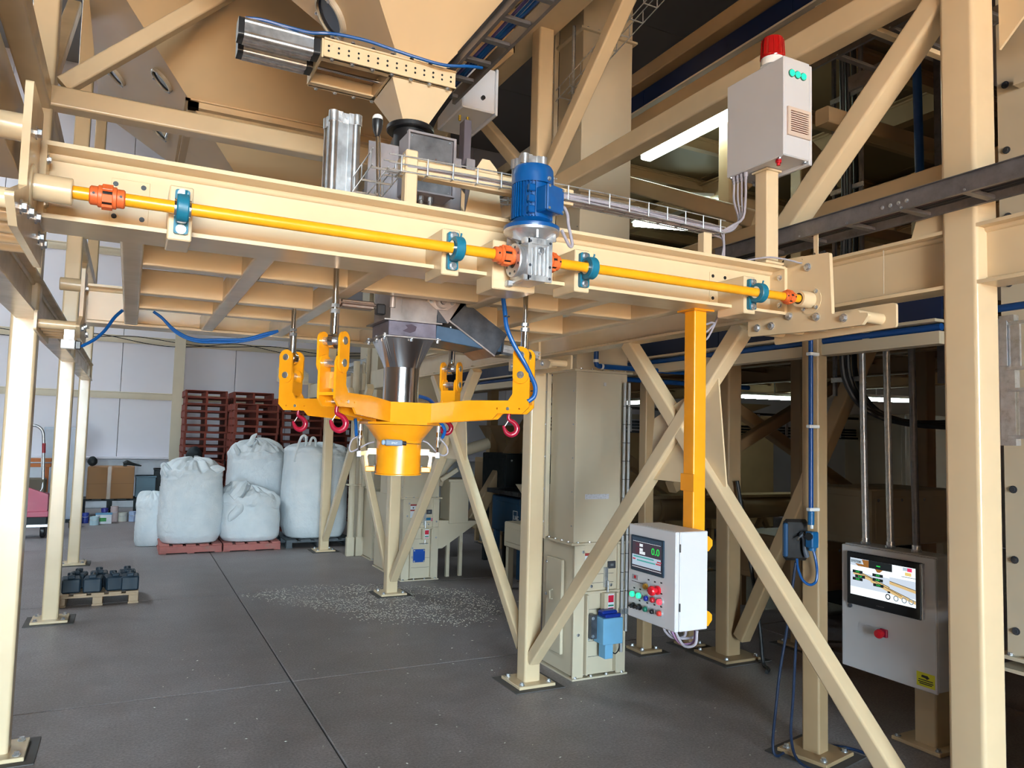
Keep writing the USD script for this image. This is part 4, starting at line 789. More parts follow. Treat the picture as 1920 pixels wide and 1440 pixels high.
# branch of the tray going back and down at the left end, and the one behind the motor
tr2 = thing('wire_basket_tray', 'short wire basket tray dropping away left of the grey junction cabinet', 'cable tray', (0.66, 2.5, 2.36))
for dx in (-0.05, 0.0, 0.05):
    tr2.add('long_wire', tube([(0.66+dx, 2.17, 2.455), (0.66+dx, 2.75, 2.40)], 0.0022, 6), GALV)
for dx in (-0.05, 0.05): tr2.add('long_wire', tube([(0.66+dx, 2.17, 2.505), (0.66+dx, 2.75, 2.45)], 0.0022, 6), GALV)
for k in range(6):
    y = 2.19+0.1*k; z = 2.453-0.0095*k*10*0.1
    tr2.add('hoop_wire', tube([(0.61, y, z+0.052), (0.61, y, z), (0.71, y, z), (0.71, y, z+0.052)], 0.0026, 6), GALV)
tr3 = thing('wire_basket_tray', 'bit of wire basket tray with upright hoops behind the blue motor', 'cable tray', (1.24, 2.4, 2.46))
for dx, dz in ((-0.05, 0), (0, 0), (0.05, 0), (-0.05, 0.05), (0.05, 0.05)): tr3.add('long_wire', tube([(1.235+dx, 2.23, 2.50+dz), (1.235+dx, 2.62, 2.56+dz)], 0.0022, 6), GALV)
for k in range(5):
    y = 2.25+0.09*k; z = 2.502+0.0138*k
    tr3.add('hoop_wire', tube([(1.185, y, z+0.06), (1.185, y, z), (1.285, y, z), (1.285, y, z+0.06)], 0.0026, 6), GALV)
random.seed(4)
for k in range(12):
    c = thing('tray_cable', 'one of the grey cables bundled in the wire basket tray', 'cable', (1.6, 2.19, TZ), group='grey cables in the basket tray')
    y = TY0+0.008+0.0115*(k % 5); h = 0.005+0.008*(k//5)
    pts = [(x, y+0.003*math.sin(x*9+k), zt(x)+h+0.002*math.sin(x*7+2*k)) for x in np.linspace(1.16 if k < 9 else 0.72, 1.93, 14)]
    if k < 4:
        g_ = gl[k]-V3(0, 0, 0.03)
        pts += [(1.99, y, zt(1.99)+h), (2.06, 2.19, 2.475+0.006*k), (2.11, 2.21-0.008*k, 2.53), tuple(g_-V3(0, 0, 0.07)), tuple(g_)]
    elif k < 7:
        pts += [(1.985, y-0.005, zt(1.99)+h-0.004), (2.005, 2.18, 2.42), (2.008+0.006*(k-5), 2.19, 2.34), (2.008+0.006*(k-5), 2.20, 2.26)]
    else:
        pts += [(1.99, y, zt(1.99)+h)]
    c.add('strand', tube(pts, 0.0042 if k % 3 else 0.0052, 7, smooth=3), CABLE)
c = thing('motor_feed_cable', 'grey cable rising from the blue motor box to the wire tray', 'cable', (1.2, 2.1, 2.4))
c.add('strand', tube([tuple(g0+V3(-0.012, 0.0, 0.028)), tuple(g0+V3(0.0, 0.03, 0.06)), (1.212, 2.17, 2.44), (1.232, 2.24, 2.50), (1.235, 2.27, 2.57)], 0.005, 8, smooth=5), CABLE)
rc = thing('sensor_cable', 'pale cable curving over the crossbeam end to the rail sensor', 'cable', (2.2, 2.1, 2.34))
rc.add('strand', tube([(2.07, 2.12, 2.342), (2.12, 2.07, 2.349), (2.17, 2.06, 2.350), (2.21, 2.04, 2.343), (2.25, 2.03, 2.336), (2.275, 2.03, 2.345)], 0.0034, 7, smooth=6), CABLE)
rs = thing('proximity_sensor', 'small dark proximity sensor on a clip at the right end plate', 'sensor', (2.29, 2.0, 2.32))
rs.add('barrel', cyl((2.262, 2.03, 2.35), (2.30, 1.955, 2.372), 0.0065, 12), BLACKP); rs.add('nut', cyl((2.281, 1.992, 2.3613), (2.287, 1.98, 2.365), 0.011, 6), CHROME)
rs.add('bracket', box(2.276, 2.28, 1.97, 1.99, 2.32, 2.44), BEIGE)
# ------------------------------------------------------------------ dark cable ladders
def ladder(lab, x0, x1, y0, y1, z0, h, step, m=DARKGALV, end=None):
    t = thing('cable_ladder', lab, 'cable ladder', ((x0+x1)/2, (y0+y1)/2, z0))
    t.add('side_rail', chan((x0, y0, z0+h/2), (x0, y1, z0+h/2), h, 0.014, 0.002), m); t.add('side_rail', chan((x1, y1, z0+h/2), (x1, y0, z0+h/2), h, 0.014, 0.002), m)
    for y in np.arange(y0+0.06, y1, step):
        r_ = t.add('rung', box(x0, x1, y-0.014, y+0.014, z0+0.002, z0+0.016, 0.002), m)
        for s_, x in ((-1, x0), (1, x1)): r_.add('bolt', hexbolt((x+s_*0.001, y, z0+0.012), (s_, 0, 0), 0.0042, 0.004, False), ZINC)
    return t
l1 = ladder('dark steel cable ladder crossing in front of the near column on the right', 2.27, 2.405, 0.7, 2.52, 2.435, 0.062, 0.215)
for y in (1.60, 1.63, 1.66, 1.69): l1.add('splice_bolt', hexbolt((2.269, y, 2.465), (-1, 0, 0), 0.005, 0.005), ZINC)
lc = thing('ladder_cables', 'flat bundle of dark cables lying in the right cable ladder', 'cable', (2.34, 1.6, 2.45), kind=None)
for k in range(5): lc.add('strand', tube([(2.29+0.02*k, y, 2.458+0.002*math.sin(5*y+k)) for y in np.linspace(0.75, 2.5, 10)], 0.006, 6), mat('reddish_cable', S(70, 50, 54), 0.6) if k == 2 else CABLEK)
ladder('dark steel cable ladder with blue hoses slanting across the top centre', 1.085, 1.19, 1.4, 3.0, 3.10, 0.05, 0.165)
hb2 = thing('ladder_hoses', 'blue and violet hoses lying in the top centre cable ladder', 'hose', (1.14, 2.2, 3.12))
for k, (x, m) in enumerate(((1.118, mat('violet_hose', S(80, 70, 130), 0.4)), (1.135, HOSE), (1.148, HOSE), (1.16, mat('navy_hose', S(16, 60, 130), 0.4)))):
    hb2.add('tube', tube([(x+0.004*math.sin(3*y+k), y, 3.122+0.004*(k % 2)) for y in np.linspace(1.4, 3.0, 12)], 0.006, 7), m)
dx_ = thing('cable_drop_box', 'black drop plate under the lower end of the top cable ladder', 'bracket', (1.1, 2.95, 2.85))
dx_.add('plate', plate(frame((1.09, 2.8, 0), (0, 1, 0), (0, 0, 1)), [(-0.05, 3.10), (0.20, 3.10), (0.55, 2.90), (0.42, 2.84), (0.10, 2.98), (-0.05, 3.0)], -0.10, 0.0), BLACKP)
for y, z in ((2.85, 3.06), (2.93, 3.03), (3.02, 2.98), (3.12, 2.93)): dx_.add('bolt', hexbolt((1.089, y, z), (-1, 0, 0), 0.007, 0.006), ZINC)
vb = thing('valve_box', 'pale grey valve box with yellow fittings beyond the top cable ladder', 'box', (1.38, 3.35, 3.11))
vb.add('body', box(1.28, 1.445, 3.10, 3.42, 3.15, 3.36, 0.006), CABWHITE); vb.add('lid', box(1.445, 1.458, 3.095, 3.425, 3.14, 3.365, 0.003), CABWHITE)
for x in (1.31, 1.35): vb.add('brass_fitting', cyl((x, 3.2, 3.15), (x, 3.2, 3.125), 0.007, 8), mat('brass', S(200, 170, 70), 0.3, 0.8))
vb.add('front_lock', cyl((1.38, 3.1, 3.21), (1.38, 3.088, 3.21), 0.01, 12), BLACKP)
# ------------------------------------------------------------------ orange post and control box
op = thing('hanging_post', 'bright orange square post hanging from the crossbeam to the control box', 'post', (1.91, 2.225, 0.955))
op.add('tube', rhs((1.908, 2.225, 0.955), (1.908, 2.225, 2.145), 0.06, 0.06, 0.006, up=(0, 1, 0)), YELLOW); op.add('top_plate', box(1.86, 1.956, 2.175, 2.275, 2.139, 2.146), YELLOW)
op.add('side_plate', box(1.872, 1.878, 2.185, 2.262, 1.46, 1.525, 0.002), YELLOW)
for z in (1.265, 0.990): op.add('lug', plate(frame((1.938, 2.20, z), (1, 0, 0), (0, 0, 1)), Polygon([(0, -0.026), (0.02, -0.024), (0.036, -0.006), (0.036, 0.010), (0.022, 0.022), (0, 0.03)]).buffer(0.004), -0.006, 0.0), YELLOW)
cb = thing('control_box', 'grey control box with a small screen and lit push buttons on the orange post', 'control box', (1.8, 2.25, 0.98))
QX, QY0, QY1, QZ0, QZ1 = 1.73, 2.11, 2.388, 0.98, 1.326
cb.add('body', box(QX+0.02, 1.876, QY0, QY1, QZ0, QZ1, 0.003), CABWHITE); cb.add('door', box(QX, QX+0.018, QY0, QY1, QZ0, QZ1, 0.003), CABWHITE)
for z in (1.065, 1.27): cb.add('hinge', cyl((QX+0.018, QY0-0.002, z-0.014), (QX+0.018, QY0-0.002, z+0.014), 0.003, 8), BLACKP)
FP = frame((QX, 0, 0), (0, -1, 0), (0, 0, 1))   # a = -y, b = z
P2 = lambda y, z: (-y, z)
sc = cb.add('touch_screen', fbox(FP, -2.364, -2.170, 1.157, 1.288, 0, 0.007, 0.002), mat('screen_frame', S(40, 58, 74), 0.3))
S0, S1, T0, T1 = -2.354, -2.180, 1.168, 1.282
gw = lambda n, c, s=1.0: glow(n, c, s, (0.01, 0.01, 0.01), 0.2)
def scr(parent, name, a0, a1, b0, b1, m, d, fr=FP, o=0.007): return parent.add(name, fbox(fr, a0, a1, b0, b1, o, o+d), m, smooth=False)
scr(sc, 'display', S0, S1, T0, T1, gw('scr_dark', (0.07, 0.05, 0.075), 0.6), 0.0006)
W_, H_ = S1-S0, T1-T0
R2 = lambda n, u0, u1, v0, v1, m, d=0.001: scr(sc, n, S0+W_*u0, S0+W_*u1, T0+H_*v0, T0+H_*v1, m, d)
SB, SWh, SGr, SRd, STe, SNv = gw('scr_pale', (0.50, 0.62, 0.75), 0.8), gw('scr_white', (0.8, 0.85, 0.9), 0.9), gw('scr_green', (0.02, 0.62, 0.08), 1.0), gw('scr_red', (0.5, 0.05, 0.08), 0.8), gw('scr_teal', (0.08, 0.40, 0.38), 0.8), gw('scr_navy', (0.03, 0.06, 0.10), 0.7)
R2('title_bar', 0, 1, 0.88, 1, SNv); R2('title_rule', 0.02, 0.98, 0.865, 0.875, SWh); R2('lower_panel', 0.0, 0.98, 0.10, 0.44, SB); R2('foot_rule', 0, 1, 0.035, 0.05, SWh)
for v, a, b, m in ((0.36, 0.05, 0.75, STe), (0.27, 0.02, 0.12, SRd), (0.25, 0.17, 0.8, STe), (0.33, 0.86, 1.0, SRd), (0.26, 0.82, 0.98, SRd)): R2('row_bar', a, b, v, v+0.045, m, 0.0014)
for k, v in enumerate((0.72, 0.58, 0.48)):
    R2('field', 0.12+0.0*k, 0.26, v, v+0.10, gw('scr_brown', (0.10, 0.03, 0.05), 0.7), 0.0012); R2('field', 0.26, 0.37+0.08*(k == 2), v, v+0.09, SWh, 0.0014)
sc.add('reading', text('0.0', FP, S0+W_*0.66, T0+H_*0.55, H_*0.20, 0.0012, True, 0.0077), SGr)
for (a, b, s_) in ((0.04, 0.90, 'PESO'), (0.62, 0.90, '00:00'),): pass
sc.add('heading', text('WEIGHT', FP, S0+W_*0.5, T0+H_*0.80, H_*0.05, 0.0012, False, 0.0077), SWh) if False else None
def button(parent, y, z, m, r=0.0095, kind='flat', bez=None):
    a, b = -y, z
    bz_ = parent.add('button_bezel', put(lathe([(0, 0), (r*1.3, 0), (r*1.3, 0.004), (r*1.1, 0.006), (0, 0.006)], (a, b, 0.0), (0, 0, 1), 24), FP), bez or GALV)
    if kind == 'knob': bz_.add('knob', cat(put(cyl((a, b, 0.006), (a, b, 0.016), r*0.9, 20), FP), fbox(FP, a-r*0.95, a+r*0.95, b-0.0025, b+0.0025, 0.014, 0.022, 0.001)), m)
    else: bz_.add('cap', put(lathe([(0, 0.006), (r, 0.006), (r, 0.014), (r*0.8, 0.017), (0, 0.018)], (a, b, 0), (0, 0, 1), 24), FP), m)
GRN = glow('button_green_lit', (0.03, 0.80, 0.36), 1.1, (0.02, 0.5, 0.25)); RLIT = glow('button_red_lit', (1.0, 0.07, 0.10), 1.1, (0.6, 0.02, 0.04))
button(cb, 2.349, 1.068, GRN, 0.0105); button(cb, 2.310, 1.069, GRN, 0.0105); button(cb, 2.264, 1.068, mat('button_blue', S(30, 50, 150), 0.3)); button(cb, 2.226, 1.070, mat('button_red', S(190, 40, 50), 0.3)); button(cb, 2.186, 1.071, RLIT, 0.0105)
button(cb, 2.350, 1.024, BLACKP, 0.009, 'knob', BLACKP); button(cb, 2.313, 1.026, BLACKP, 0.009, 'knob', BLACKP); button(cb, 2.268, 1.028, mat('button_green_dark', S(30, 110, 90), 0.35), 0.009, 'flat'); button(cb, 2.228, 1.028, BLACKP, 0.008); button(cb, 2.187, 1.030, mat('button_orange_red', S(215, 60, 50), 0.3), 0.009)
button(cb, 2.268, 1.110, mat('button_amber', S(190, 140, 40), 0.35), 0.0105)
es = cb.add('emergency_stop', put(lathe([(0, 0), (0.016, 0), (0.016, 0.008), (0.009, 0.010), (0.009, 0.022), (0.017, 0.024), (0.0175, 0.032), (0.014, 0.038), (0, 0.040)], (-2.205, 1.108, 0), (0, 0, 1), 28), FP), REDP)
tg = cb.add('maker_plate', fbox(FP, -2.362, -2.325, 1.122, 1.140, 0, 0.001), mat('plate_grey', (0.35, 0.33, 0.36), 0.4)); tg.add('red_badge', fbox(FP, -2.350, -2.338, 1.126, 1.137, 0.001, 0.0015), REDP)
cb.add('rule', fbox(FP, -2.365, -2.285, 1.113, 1.115, 0, 0.0006), INK)
for y, z in ((2.349, 1.09), (2.312, 1.091), (2.266, 1.094), (2.228, 1.095), (2.187, 1.099), (2.315, 1.049), (2.268, 1.05), (2.226, 1.052), (2.187, 1.053), (2.262, 1.135), (2.225, 1.134), (2.188, 1.137)):
    cb.add('caption', fbox(FP, -y-0.005, -y+0.005, z-0.0025, z+0.0025, 0, 0.0005), INK)
for k, (y0, dx, dz) in enumerate(((2.20, 0.03, 0.05), (2.17, 0.05, 0.045), (2.15, 0.03, 0.06), (2.13, 0.02, 0.062))):
    c = thing('box_tail_cable', 'pale cable loop hanging under the control box', 'cable', (1.8, y0, 0.92), group='cable loops under the control box')
    c.add('strand', tube([(1.80, y0+0.06, 0.982), (1.80, y0+0.055, 0.95), (1.80+dx*0.3, y0+0.02, 0.98-dz), (1.80+dx, y0-0.02, 0.982-dz*0.8), (1.80+dx, y0-0.03, 0.982)], 0.005, 8, smooth=6), CABLE if k != 2 else mat('lilac_cable', S(170, 130, 170), 0.5))
pc = thing('post_cables', 'pale cable tuft curling out behind the top of the orange post', 'cable', (1.98, 2.25, 2.05))
for k, z in enumerate((2.105, 2.075, 2.045)):
    pc.add('strand', tube([(1.938, 2.23, z), (1.965, 2.23, z-0.006), (1.995, 2.235, z+0.004+0.012*k), (2.02, 2.24, 2.11), (2.035, 2.24, 2.145)], 0.004, 7, smooth=5), CABLE); pc.add('gland', cyl((1.938, 2.23, z), (1.954, 2.23, z), 0.009, 10), WHITE)
# ------------------------------------------------------------------ touchscreen cabinet on its own post
tc = thing('touchscreen_cabinet', 'grey cabinet with a large lit touchscreen and red stop knob on a short post', 'cabinet', (3.9, 2.83, 0.0))
X3 = 3.80; KY0, KY1, KZ0, KZ1 = 2.54, 3.122, 0.365, 1.062
tc.add('body', box(X3+0.022, 3.985, KY0+0.004, KY1-0.004, KZ0+0.004, KZ1+0.006, 0.004), CABWHITE); dr = tc.add('door', box(X3, X3+0.02, KY0, KY1, KZ0, KZ1, 0.004), CABWHITE)
F3 = frame((X3, 0, 0), (0, -1, 0), (0, 0, 1))
bz = tc.add('screen_bezel', fbox(F3, -3.066, -2.606, 0.732, 1.030, 0, 0.026, 0.004), mat('screen_black', (0.012, 0.013, 0.016), 0.16))
bz.add('bright_edge', fbox(F3, -2.606, -2.600, 0.735, 1.028, 0, 0.02), ALU)
D0, D1, E0, E1 = -3.040, -2.634, 0.790, 0.997; Wd, Hd = D1-D0, E1-E0
q = lambda n, u0, u1, v0, v1, m, d=0.0006: bz.add(n, fbox(F3, D0+Wd*u0, D0+Wd*u1, E0+Hd*v0, E0+Hd*v1, 0.026, 0.026+d), m, smooth=False)
q('display', 0, 1, 0, 1, gw('pnl_lilac', (0.60, 0.68, 0.78), 1.0)); q('white_band', 0, 1, 0, 0.22, gw('pnl_white', (0.80, 0.90, 0.95), 1.15), 0.0008); q('white_band', 0.0, 0.62, 0.62, 0.80, gw('pnl_white', (0.80, 0.90, 0.95), 1.15), 0.0008); q('white_band', 0.62, 1.0, 0.66, 1.0, gw('pnl_white', (0.80, 0.90, 0.95), 1.15), 0.0008)
q('dark_header', 0.30, 0.66, 0.80, 1.0, gw('pnl_dark', (0.02, 0.03, 0.035), 0.4), 0.0010); q('title', 0.0, 0.19, 0.86, 0.97, gw('pnl_grey', (0.45, 0.55, 0.62), 1.0), 0.0012)
bz.add('title_text', text('SYSTEM', F3, D0+Wd*0.015, E0+Hd*0.89, Hd*0.055, 0.0015, True, 0.0265), INK)
pl2 = lambda n, pts, m, d=0.0012: bz.add(n, plate(F3, [(D0+Wd*u, E0+Hd*v) for u, v in pts], 0.026, 0.026+d), m, smooth=False)
BRN, OCH = gw('pnl_brown', (0.34, 0.14, 0.03), 0.9), gw('pnl_ochre', (0.72, 0.50, 0.22), 0.95)
pl2('hopper_icon', [(0.19, 0.99), (0.30, 0.99), (0.30, 0.86), (0.22, 0.86)], BRN); pl2('hopper_icon', [(0.08, 0.86), (0.30, 0.86), (0.30, 0.80), (0.13, 0.80)], BRN); pl2('hopper_icon', [(0.40, 0.80), (0.52, 0.80), (0.47, 0.72), (0.43, 0.72)], BRN)
for s_ in (((0.05, 0.63), (0.35, 0.52)), ((0.2, 0.62), (0.62, 0.38)), ((0.33, 0.50), (0.80, 0.22)), ((0.62, 0.55), (1.0, 0.44)), ((0.60, 0.36), (1.0, 0.16))):
    (u0, v0), (u1, v1) = s_
    pl2('pipe_icon', [(u0, v0), (u1, v1), (u1, v1-0.075), (u0, v0-0.075)], OCH, 0.0010); pl2('pipe_line', [(u0, v0+0.012), (u1, v1+0.012), (u1, v1), (u0, v0)], INK, 0.0013)
for u, v in ((0.04, 0.60), (0.08, 0.48), (0.04, 0.40), (0.36, 0.60), (0.36, 0.48), (0.37, 0.34)):
    q('value_field', u, u+0.16, v, v+0.075, gw('pnl_dark', (0.02, 0.03, 0.035), 0.4), 0.0016); bz.add('value', text('0.00', F3, D0+Wd*(u+0.05), E0+Hd*(v+0.02), Hd*0.04, 0.0019, True, 0.0262), SGr)
q('value', 0.42, 0.48, 0.87, 0.90, SGr, 0.0016); q('red_badge', 0.885, 0.95, 0.89, 0.98, gw('pnl_red', (0.8, 0.05, 0.15), 1.0), 0.0016); q('grey_badge', 0.82, 0.885, 0.90, 0.98, gw('pnl_grey', (0.45, 0.55, 0.62), 1.0), 0.0014); q('gold_badge', 0.85, 0.94, 0.78, 0.86, gw('pnl_gold', (0.8, 0.6, 0.2), 1.0), 0.0014); q('rule', 0.8, 1.0, 0.735, 0.745, INK, 0.0014)
for k, u in enumerate((0.56, 0.68, 0.80, 0.90)):
    c0_ = (D0+Wd*(u+0.035), E0+Hd*0.135); r_ = Hd*0.075
    ring = Point(*c0_).buffer(r_, quad_segs=3).difference(Point(*c0_).buffer(r_*0.7, quad_segs=3))
    bz.add('icon', plate(F3, Polygon(ring.exterior.coords, [i.coords for i in ring.interiors]), 0.026, 0.0275), INK if k == 0 else gw('pnl_icon_grey', (0.3, 0.36, 0.4), 0.8), smooth=False)
q('small_mark', 0.59, 0.63, 0.24, 0.28, INK, 0.0014)
for u in np.linspace(0.42, 0.52, 6): bz.add('maker_dash', fbox(F3, D0+Wd*u, D0+Wd*(u+0.010), 0.752, 0.757, 0.026, 0.0264), mat('faint_print', (0.10, 0.10, 0.11), 0.4))
lk = tc.add('lock', put(lathe([(0, 0), (0.013, 0), (0.013, 0.008), (0.010, 0.010), (0, 0.010)], (-3.062, 0.716, 0), (0, 0, 1), 20), F3), DARKSTEEL)
kb = tc.add('stop_base', fbox(F3, -2.862, -2.818, 0.588, 0.632, 0, 0.016, 0.003), mat('stop_base_red', S(170, 20, 60), 0.4)); kb.add('stop_knob', put(lathe([(0, 0.016), (0.012, 0.016), (0.012, 0.036), (0.024, 0.040), (0.0255, 0.052), (0.021, 0.062), (0, 0.066)], (-2.840, 0.610, 0), (0, 0, 1), 32), F3), REDP)
yl = tc.add('warning_label', fbox(F3, -2.652, -2.550, 0.388, 0.460, 0, 0.001), YLABEL)
yl.add('symbol', plate(F3, [(-2.622, 0.447), (-2.590, 0.447), (-2.580, 0.437), (-2.594, 0.428), (-2.602, 0.434), (-2.626, 0.436)], 0.001, 0.0014), INK)
for z, w_ in ((0.420, 0.080), (0.409, 0.085), (0.400, 0.07)): yl.add('print_line', fbox(F3, -2.601-w_/2, -2.601+w_/2, z, z+0.0045, 0.001, 0.0014), INK)
tc.add('bottom_gland_plate', box(3.86, 3.95, 2.66, 2.86, 0.352, 0.366, 0.003), CABWHITE)
tc.add('post', rhs((4.05, 2.735, 0.02), (4.05, 2.735, 0.62), 0.13, 0.13, 0.012, up=(0, 1, 0)), BEIGE); bp = tc.add('base_plate', box(3.925, 4.175, 2.61, 2.90, 0, 0.02, 0.004), BEIGE)
for sx in (-0.10, 0.10):
    for sy in (-0.12, 0.12): bp.add('anchor_bolt', hexbolt((4.05+sx, 2.755+sy, 0.02), (0, 0, 1), 0.012, 0.016), ZINC)
for k, (y, m, lab) in enumerate(((3.035, GALV, 'left galvanised conduit rising from the touchscreen cabinet'), (2.873, GALV, 'middle galvanised conduit rising from the touchscreen cabinet'), (2.715, DARKGALV, 'right dull grey conduit rising from the touchscreen cabinet'))):
    c = thing('conduit', lab, 'pipe', (3.90, y, 1.068)); c.add('pipe', cyl((3.90, y, 1.07), (3.88, y+0.01, 2.75), 0.019, 20), m, smooth=40)
    c.add('lock_nut', cat(cyl((3.90, y, 1.068), (3.90, y, 1.082), 0.028, 8), cyl((3.90, y, 1.082), (3.90, y, 1.105), 0.023, 20)), ZINC)
    for z in (1.62, 2.02): c.add('coupler', cyl((3.893, y+0.004, z), (3.893, y+0.004, z+0.002), 0.0198, 20), m)
# ------------------------------------------------------------------ bucket elevators
def elevator(x0, x1, y0, lab, top, kind, dpt=0.34, twin=True, bd=1.05):
    e_ = thing('bucket_elevator', lab, 'elevator', ((x0+x1)/2, y0+0.5, 0))
    zf = 0.915
    e_.add('casing', box(x0, x1, y0, y0+dpt, zf, top, 0.003), BEIGE2)
    if twin:
        e_.add('casing', box(x0, x1, y0+dpt+0.18, y0+2*dpt+0.18, zf, top, 0.003), BEIGE2)
    z = zf+0.04
    fl_ = e_.add('casing_flange', box(x0-0.028, x1+0.028, y0-0.004, y0+0.0, 2.32, 2.326), BEIGE2)
    for zz in ([zf, 2.12, 3.4, 4.6] if kind == 'near' else [zf, 2.0, 3.1]):
        f2 = e_.add('joint_flange', box(x0-0.03, x1+0.03, y0-0.026, y0+dpt+0.02, zz-0.008, zz+0.008, 0.002), BEIGE2)
        for xx in np.linspace(x0+0.03, x1-0.03, 5): f2.add('bolt', cat(hexbolt((xx, y0-0.014, zz+0.008), (0, 0, 1), 0.008, 0.008)), ZINC)
        if kind == 'near':
            for yy in np.linspace(y0+0.04, y0+dpt-0.03, 4): f2.add('bolt', hexbolt((x0-0.016, yy, zz+0.008), (0, 0, 1), 0.008, 0.008), ZINC)
    # vertical flange strip with bolts on the left edge of the return leg
    st_ = e_.add('flange_strip', box(x0-0.055, x0-0.047, y0+dpt-0.03, y0+dpt+0.015, zf, top), BEIGE2)
    st_.add('lip', box(x0-0.055, x0, y0+dpt+0.008, y0+dpt+0.015, zf, top), BEIGE2)
    for k in range(int((min(top, 4.6)-zf)/0.235)):
        zz = zf+0.12+0.235*k
        st_.add('bolt', hexbolt((x0-0.055, y0+dpt-0.008, zz), (-1, 0, 0), 0.007, 0.006), ZINC); e_.add('edge_bolt', hexbolt((x0-0.001, y0+0.028, zz), (-1, 0, 0), 0.005, 0.004, False), ZINC)
    # boot
    yb = y0-0.015
    b_ = e_.add('boot', box(x0+0.005, x1-0.0, yb+0.01, y0+bd, 0.02, zf, 0.003), BEIGE2)
    b_.add('foot_flange', box(x0-0.01, x1+0.01, yb-0.02, y0+bd, 0.0, 0.012), BEIGE2)
    b_.add('left_stile', box(x0, x0+0.085, yb-0.006, yb+0.01, 0.012, zf-0.01, 0.002), BEIGE2); b_.add('right_stile', box(x1-0.075, x1, yb-0.006, yb+0.01, 0.012, zf-0.01, 0.002), BEIGE2)
    for xx in (x0+0.10, x1-0.09): b_.add('rib', box(xx-0.007, xx+0.007, yb-0.032, yb+0.01, 0.03, 0.57, 0.002), BEIGE2)
    b_.add('cross_rail', box(x0+0.05, x1-0.01, yb-0.02, yb+0.01, 0.575, 0.59, 0.002), BEIGE2)
    for zz in (0.14, 0.245, 0.46, 0.64, 0.70):
        b_.add('panel_seam', box(x0+0.115, x1-0.1, yb+0.0075, yb+0.0092, zz, zz+0.0025), mat('seam_dark', (0.12, 0.11, 0.10), 0.6))
    for (xx, zz) in ((x0+0.04, 0.30), (x0+0.05, 0.72), (x0+0.13, 0.36), (x0+0.13, 0.26), (x1-0.03, 0.65), (x1-0.03, 0.47), (x0+0.07, 0.86), (x0+0.19, 0.87), (x1-0.12, 0.62), (x0+0.15, 0.62)):
        b_.add('bolt', hexbolt((xx, yb+0.008 if xx > x0+0.09 and xx < x1-0.08 else yb-0.006, zz), (0, -1, 0), 0.0075, 0.006), ZINC)
    for xx in np.linspace(x0+0.02, x1-0.03, 4): b_.add('anchor_bolt', hexbolt((xx, yb-0.006, 0.012), (0, 0, 1), 0.010, 0.012), ZINC)
    # tension screw with the red and green sticker tube
    xm = (x0+x1)/2+0.045
    sc_ = e_.add('tension_screw', cat(box(xm-0.013, xm+0.013, yb-0.012, yb+0.008, 0.61, 0.745), cyl((xm, yb-0.03, 0.40), (xm, yb-0.03, 0.66), 0.008, 10)), GALV)
    tb_ = sc_.add('guard_tube', box(xm-0.042, xm+0.045, yb-0.055, yb-0.004, 0.455, 0.580, 0.003), BEIGE2)
    for a, b, m in ((0.515, 0.562, mat('sticker_red', S(205, 30, 60), 0.45)), (0.488, 0.498, mat('sticker_green', S(20, 120, 90), 0.45)), (0.472, 0.478, mat('sticker_red', S(205, 30, 60), 0.45))):
        tb_.add('sticker_stripe', box(xm-0.012, xm+0.032, yb-0.0562, yb-0.0548, a, b), m)
    tb_.add('sticker', box(xm-0.014, xm+0.034, yb-0.0556, yb-0.0546, 0.468, 0.572), LABEL)
    sc_.add('hand_nut', box(xm-0.06, xm+0.035, yb-0.05, yb-0.01, 0.405, 0.413, 0.002), GALV)
    # warning sheet and window
    w_ = e_.add('warning_sheet', box(x0+0.085, x0+0.185, yb-0.0005, yb+0.0005+0.001, 0.70, 0.85), LABEL)
    for z0_, z1_ in ((0.832, 0.85), (0.775, 0.79)): w_.add('red_band', box(x0+0.086, x0+0.184, yb-0.0012, yb-0.0004, z0_, z1_), mat('band_red', S(160, 60, 60), 0.5))
    w_.add('pictogram', plate(frame((x0+0.12, yb-0.0004, 0.81), (1, 0, 0), (0, 0, 1)), [(0.012*math.cos(a)*(1 if i % 2 else 0.45), 0.012*math.sin(a)*(1 if i % 2 else 0.45)) for i, a in enumerate(np.arange(16)*2*math.pi/16)], 0, 0.0008), INK)
    w2 = e_.add('type_plate', box(xm+0.02, xm+0.085, yb+0.0, yb+0.010, 0.735, 0.785, 0.002), DARKSTEEL); w2.add('print', box(xm+0.04, xm+0.065, yb-0.001, yb, 0.752, 0.768), mat('faint_plate', (0.2, 0.22, 0.23), 0.4))
    return e_, yb, xm
EL, yb, xm = elevator(2.772, 3.205, 4.47, 'tall near bucket elevator casing behind the middle column, pale blue sensor box low on it', 7.5, 'near', twin=False, bd=0.42)
EL.add('inspection_door', box(2.748, 2.772, 4.58, 4.80, 0.14, 0.79, 0.004), BEIGE2)
hd = EL.add('door_handle', tube([(2.748, 4.70, 0.50), (2.725, 4.70, 0.505), (2.725, 4.70, 0.56), (2.748, 4.70, 0.565)], 0.006, 8), BEIGE2)
for z in (0.75, 0.52, 0.2): EL.add('door_bolt', hexbolt((2.748, 4.79, z), (-1, 0, 0), 0.008, 0.006), ZINC)
EL.add('worn_label', box(2.86, 3.06, 4.4685, 4.4705, 1.22, 1.255), mat('worn_label', (0.62, 0.63, 0.70), 0.5, dirt=((0.45, 0.44, 0.45), 0.5, 60.0)))
EL.add('level_window', box(3.0, 3.02, 4.466, 4.471, 2.02, 2.045), CABWHITE)
sb = thing('sensor_housing', 'pale blue steel sensor box with a dark blue cap on the near elevator', 'sensor', (2.98, 4.38, 0.15))
